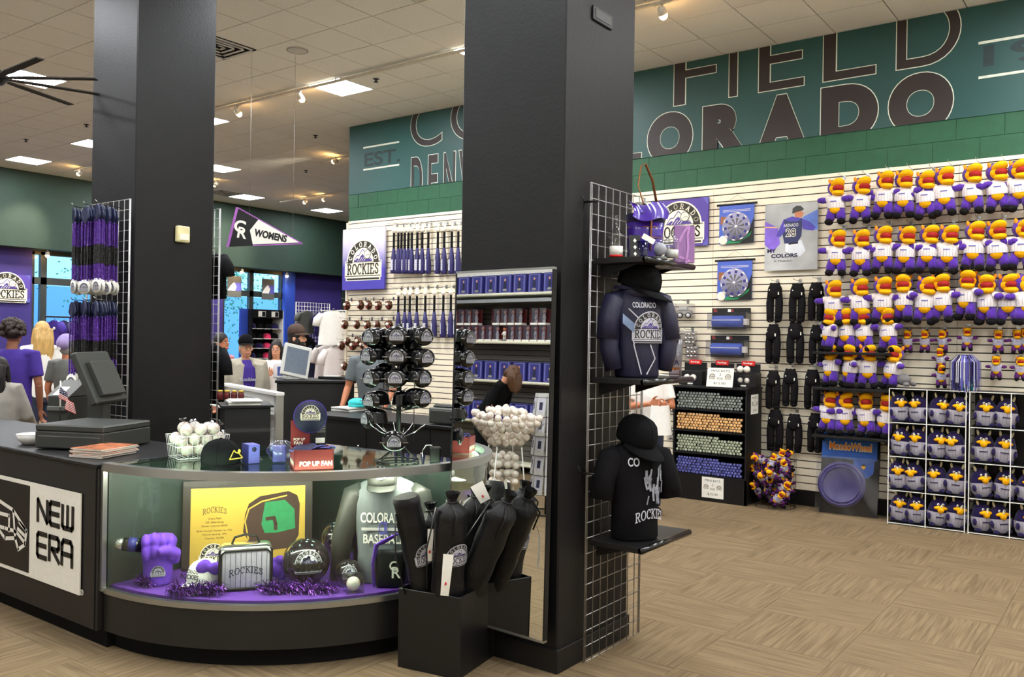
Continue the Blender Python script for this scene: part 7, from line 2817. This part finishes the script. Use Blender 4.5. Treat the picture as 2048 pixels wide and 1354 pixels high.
def person(label, loc, rz, hgt, skin, top, legs, hair, arms=None, lean=0, sleeve='short', jacket=None, female=False, yaw=0, nod=0, hat=None, beard=None, glasses=False, bag=None):
    k = hgt / 1.76
    t = thing('person', label, 'person', loc, rz, scale=k)
    R0 = M.Translation((0, 0, .95)) @ M.Rotation(lean, 4, 'X') @ M.Translation((0, 0, -.95))
    U = lambda *p: R0 @ V(p)
    sw = .165 if female else .19
    arms = arms or {}
    Lr = {}
    for s_ in (-1, 1):
        e, w_ = arms.get(s_, ((s_ * (sw + .06), .02, 1.13), (s_ * (sw + .05), -.06, .88)))
        Lr[s_] = (U(s_ * sw, .0, 1.43), U(*e), U(*w_))
    b = MB()
    Hd = R0 @ TR(0, -.01, 1.6, rx=nod, rz=yaw)
    b.ell((0, .012, .045), (.074, .094, .1), skin, 16, 12, T=Hd)
    b.ell((0, -.022, -.025), (.058, .066, .078), skin, 14, 10, T=Hd)
    b.ell((0, -.096, .004), (.012, .018, .022), skin, 8, 6, T=Hd)
    b.ell((0, -.088, -.052), (.022, .012, .01), skin, 8, 6, T=Hd)
    for s_ in (-1, 1):
        b.ell((s_ * .076, .01, .005), (.012, .02, .03), skin, 8, 6, T=Hd)
    b.tube([U(0, .02, 1.4), Hd @ V((0, .015, -.06))], [.06, .05], skin, 12)
    ring_body(b, [(.9, .14, .1, 0, 0), (1.05, .125, .09, 0, 0), (1.25, .15, .1, 0, 0), (1.4, .16, .085, 0, .005), (1.46, .07, .06, 0, .01)], skin, 16, T=R0)
    for s_ in (-1, 1):
        sh, el, wr = Lr[s_]
        b.tube([sh, sh.lerp(el, .5), el], [.048, .044, .037], skin, 10)
        b.tube([el, el.lerp(wr, .35), wr], [.037, .036, .025], skin, 10)
        dd = (wr - el).normalized()
        hand(b, wr, dd, U(0, -1, 0) - U(0, 0, 0) if abs(dd.z) > .6 else V((0, 0, 1)), skin, .45)
        b.tube([(s_ * .09, 0, .92), (s_ * .095, .0, .5), (s_ * .095, .02, .09)], [.085, .055, .04], skin, 10)
        b.ell((s_ * .095, -.04, .04), (.042, .11, .04), skin, 10, 7)
    remesh(b.build('body', t), .008, 3, .5)
    for s_ in (-1, 1):
        MB().ell((s_ * .031, -.0765, .022), (.014, .008, .0075), 'white', 8, 6, T=Hd).ell((s_ * .031, -.083, .022), (.006, .004, .006), 'black', 8, 5, T=Hd).build('eye', t)
        MB().tube([Hd @ V((s_ * .016, -.091, .042)), Hd @ V((s_ * .034, -.09, .047)), Hd @ V((s_ * .05, -.078, .041))], .004, hair[1] if hair else 'hair_dark', 5).build('eyebrow', t)
    MB().tube([Hd @ V((x, -.098 + abs(x) * .35, -.047)) for x in (-.024, -.012, 0, .012, .024)], .0045, 'lip' if 'lip' in MAT else mat('lip', (170, 90, 84), .5), 5).build('mouth', t)
    # clothes
    c = MB()
    w0 = .165 if female else .185
    ring_body(c, [(.86, w0, .125, 0, 0), (.95, w0 * .98, .12, 0, 0), (1.08, w0 * (.86 if female else .96), .112, 0, 0), (1.25, w0 * .98, .128, 0, -.005), (1.38, w0 * 1.02, .11, 0, 0), (1.44, .13, .085, 0, .01), (1.475, .075, .07, 0, .015)], top, 22, T=R0)
    for s_ in (-1, 1):
        sh, el, wr = Lr[s_]
        c.tube([sh.lerp(U(0, 0, 1.38), .35), sh, sh.lerp(el, .75)], [.075, .066, .062], top, 12)
        if sleeve == 'long':
            c.tube([sh.lerp(el, .7), el, el.lerp(wr, .95)], [.06, .055, .04], top, 12)
    remesh(c.build('shirt', t), .011, 4)
    if jacket:
        c = MB()
        for s_ in (-1, 1):
            sh, el, wr = Lr[s_]
            c.tube([sh.lerp(U(0, 0, 1.38), .4), sh, sh.lerp(el, .7)], [.085, .08, .075], jacket, 12)
            c.tube([sh.lerp(el, .65), el, el.lerp(wr, .92)], [.074, .068, .055], jacket, 12)
            pts = [U(s_ * .115, -.02, z) for z in (1.42, 1.25, 1.05, .84)]
            c.tube(pts, [.1, .115, .11, .115], jacket, 12, sq=(.75, 1.1))
            c.tube([U(s_ * .02, .03, 1.49), U(s_ * .08, -.02, 1.47), U(s_ * .09, -.1, 1.4)], [.03, .035, .03], jacket, 8)
        ring_body(c, [(.84, .19, .1, 0, .04), (1.1, .185, .095, 0, .042), (1.3, .2, .1, 0, .04), (1.42, .15, .07, 0, .05), (1.47, .07, .04, 0, .06)], jacket, 20, T=R0)
        remesh(c.build('jacket', t), .012, 4)
    c = MB()
    ring_body(c, [(.8, .15, .115, 0, 0), (.9, .165, .12, 0, 0), (.97, .15, .112, 0, 0)], legs, 18)
    for s_ in (-1, 1):
        c.tube([(s_ * .085, 0, .88), (s_ * .095, 0, .5), (s_ * .095, .01, .08)], [.098, .075, .065], legs, 12)
    remesh(c.build('trousers', t), .013, 3)
    for s_ in (-1, 1):
        MB().ell((s_ * .095, -.045, .042), (.05, .125, .045), 'black', 12, 8).build('shoe', t)
    # hair
    if hair:
        kind, hm_ = hair
        c = MB()
        if kind == 'curly':
            random.seed(77)
            for i in range(170):
                a, e = random.random() * 2 * PI, random.uniform(-.25, 1.3)
                p = V((math.cos(a) * math.cos(e), math.sin(a) * math.cos(e), math.sin(e)))
                if p.y < -.5 and p.z < .5:
                    continue
                c.ell(Hd @ (V((p.x * .1, .02 + p.y * .115, .05 + p.z * .115))), random.uniform(.018, .034), hm_, 8, 6)
            c.ell((0, .022, .058), (.088, .1, .1), hm_, 14, 10, T=Hd)
            c.build('hair', t)
        else:
            c.ell((0, .022, .058), (.084, .1, .1), hm_, 16, 12, T=Hd)
            c.ell((0, .05, .0), (.078, .066, .09), hm_, 14, 10, T=Hd)
            if kind == 'long':
                for x in (-.06, -.03, 0, .03, .06):
                    c.tube([Hd @ V((x, .07, .06)), Hd @ V((x * 1.15, .1, -.06)), Hd @ V((x * 1.3, .095, -.2)), Hd @ V((x * 1.2, .1, -.31))], [.045, .042, .036, .014], hm_, 8)
                for s_ in (-1, 1):
                    c.tube([Hd @ V((s_ * .07, .0, .06)), Hd @ V((s_ * .085, .0, -.05)), Hd @ V((s_ * .09, .0, -.17)), Hd @ V((s_ * .08, -.02, -.25))], [.024, .026, .024, .012], hm_, 8)
            elif kind == 'hang':
                random.seed(5)
                for i in range(26):
                    a = random.uniform(0, 2 * PI)
                    q = Hd @ V((.08 * math.cos(a), .02 + .09 * math.sin(a), .06 + random.uniform(-.02, .05)))
                    d = R0.to_3x3() @ V((math.cos(a) * .02, 0, 0))
                    c.tube([q, q + d + V((0, 0, -.08)), q + V((0, 0, -.17)), q - d * .5 + V((0, 0, -random.uniform(.2, .26)))], [.026, .028, .022, .008], hm_, 7)
            elif kind == 'tied':
                c.ell((0, .12, .02), (.035, .04, .04), hm_, 10, 8, T=Hd)
            c.v = [v for v in c.v]
            remesh(c.build('hair', t), .009, 3)
    if beard:
        c = MB()
        c.ell((0, -.03, -.052), (.062, .07, .06), beard, 14, 10, T=Hd)
        for s_ in (-1, 1):
            c.ell((s_ * .06, -.01, -.02), (.02, .05, .05), beard, 10, 7, T=Hd)
        remesh(c.build('beard', t), .008, 2)
    if glasses:
        for s_ in (-1, 1):
            MB().tube([Hd @ V((s_ * .031 + .02 * math.cos(a), -.098, .02 + .015 * math.sin(a))) for a in [i * PI / 6 for i in range(12)]], .0022, 'black', 5, True).build('spectacle_rim', t)
    if hat:
        cap_parts(t, hat, hat, .98, Hd @ TR(0, .014, .066, rx=-.08))
    if bag:
        bag(t, Lr)
    return t


def stand(px, py, d):
    p = away(px, py, d)
    return V((p.x, p.y, 0)), p.z


P, h = stand(26, 640, 8.6)
person('person with dark curly hair and purple tee seen from behind', P, face(P) + PI - .35, h, 'skin_brown', 'purple', 'denim', ('curly', 'hair_curly'))
P, h = stand(84, 641, 10.4)
person('person with long blonde hair and white tee seen from behind', P, face(P) + PI + .25, h, 'skin', 'white', 'denim', ('long', 'hair_blonde'), female=True)
P, h = stand(136, 670, 9.6)
t = person('person in a lilac knit beanie beside the bead necklaces', P, face(P) + PI - .5, h, 'skin_tan', 'plastic_mid', 'denim', ('short', 'hair_grey'), female=True, nod=.2)
mat('lilac', (156, 138, 186), .95, bump=.4, bscale=90)
c = MB()
c.ell((0, .03, 1.68), (.1, .12, .1), 'lilac', 16, 10)
c.ell((0, .1, 1.66), (.08, .08, .08), 'lilac', 14, 9)
o = remesh(c.build('beanie', t), .01, 3)
MB().box((0.03, .16, 1.6), (.06, .004, .035), 'paper').build('beanie_label', t)
P, h = stand(0, 712, 7.45)
person('person with black hair and grey hooded jacket behind the long counter', P, face(P) + PI - .55, h, 'skin_brown', 'navy', 'black_cloth', ('long', 'hair_dark'), jacket='hoodie', female=True, sleeve='long',
       arms={-1: ((-.26, -.05, 1.14), (-.2, -.25, 1.02)), 1: ((.26, -.05, 1.14), (.2, -.25, 1.02))})
P, h = stand(443, 664, 10.8)
person('person with tied brown hair and pink top behind the black shirts', P, face(P) + .9, h, 'skin_tan', 'pink', 'black_cloth', ('tied', 'hair_dark'), female=True)
P, h = stand(492, 673, 10.0)
t = person('person in black cap, tan jacket and purple jersey', P, face(P) + .25, h, 'skin', 'purple', 'black_cloth', ('short', 'hair_grey'), jacket='oat', hat='black_cloth')
MB().text('Rockies', 'logo_silver', TR(0.0, -.145, 1.24, rx=0) @ FY, w=.19, h=.045, bold=.02).build('jersey_lettering', t)
P, h = stand(553, 679, 11.2)
person('person with long dark hair, glasses and white tee raising a hand', P, face(P) - .15, h, 'skin', 'white', 'black_cloth', ('long', 'hair_dark'), female=True, glasses=True,
       arms={-1: ((-.24, -.05, 1.12), (-.06, -.23, 1.27)), 1: ((.23, .02, 1.13), (.2, -.1, .9))})
P, h = stand(594, 652, 10.1)
person('bearded person in a brown cap and pale grey tee facing the slat wall', P, face(P) + 1.15, h, 'skin', 'grey_tee', 'denim', ('short', 'hair_dark'), hat='brown', beard='hair_dark')
P, h = stand(752, 655, 9.05)
person('person in a grey shirt leaning on the rear counter behind the spinner', P, face(P) - .5, h, 'skin_tan', 'grey_shirt', 'denim', ('short', 'hair_grey'), lean=.18, nod=.3,
       arms={-1: ((-.27, -.05, 1.15), (-.26, -.22, .98)), 1: ((.25, -.02, 1.15), (.22, -.22, .98))})


def carry(t, Lr):
    m = MB()
    c = (Lr[-1][2] + Lr[1][2]) / 2 + V((0, -.06, -.14))
    m.surf(lambda u, v: tuple(c + V(((.1 + .03 * v + .01 * math.sin(12 * u)) * math.cos(2 * PI * u), (.05 + .02 * v) * math.sin(2 * PI * u), .14 - .3 * v))), 24, 8, 'white', cu=True)
    m.build('shopping_bag', t)


P, h = stand(1297, 694, 8.35)
person('person in a white tee holding a white bag beside the bat cabinet', P, face(P) + .35, h, 'skin_tan', 'white', 'denim', ('short', 'hair_dark'),
       arms={-1: ((-.25, -.06, 1.14), (-.07, -.26, 1.18)), 1: ((.25, -.06, 1.14), (.1, -.27, 1.16))}, bag=carry)
q = refl(1000, 790, -1.3)
P = V((q.x - .25, -1.3, 0))
person('person in black with light brown hair bending over the card rack', P, PI / 2 - .2, 1.68, 'skin', 'black_cloth', 'black_cloth', ('hang', 'hair_brown'), lean=.62, nod=.3, female=True, sleeve='long',
       arms={-1: ((-.22, -.1, 1.12), (-.1, -.34, 1.2)), 1: ((.22, -.1, 1.12), (.08, -.36, 1.22))})
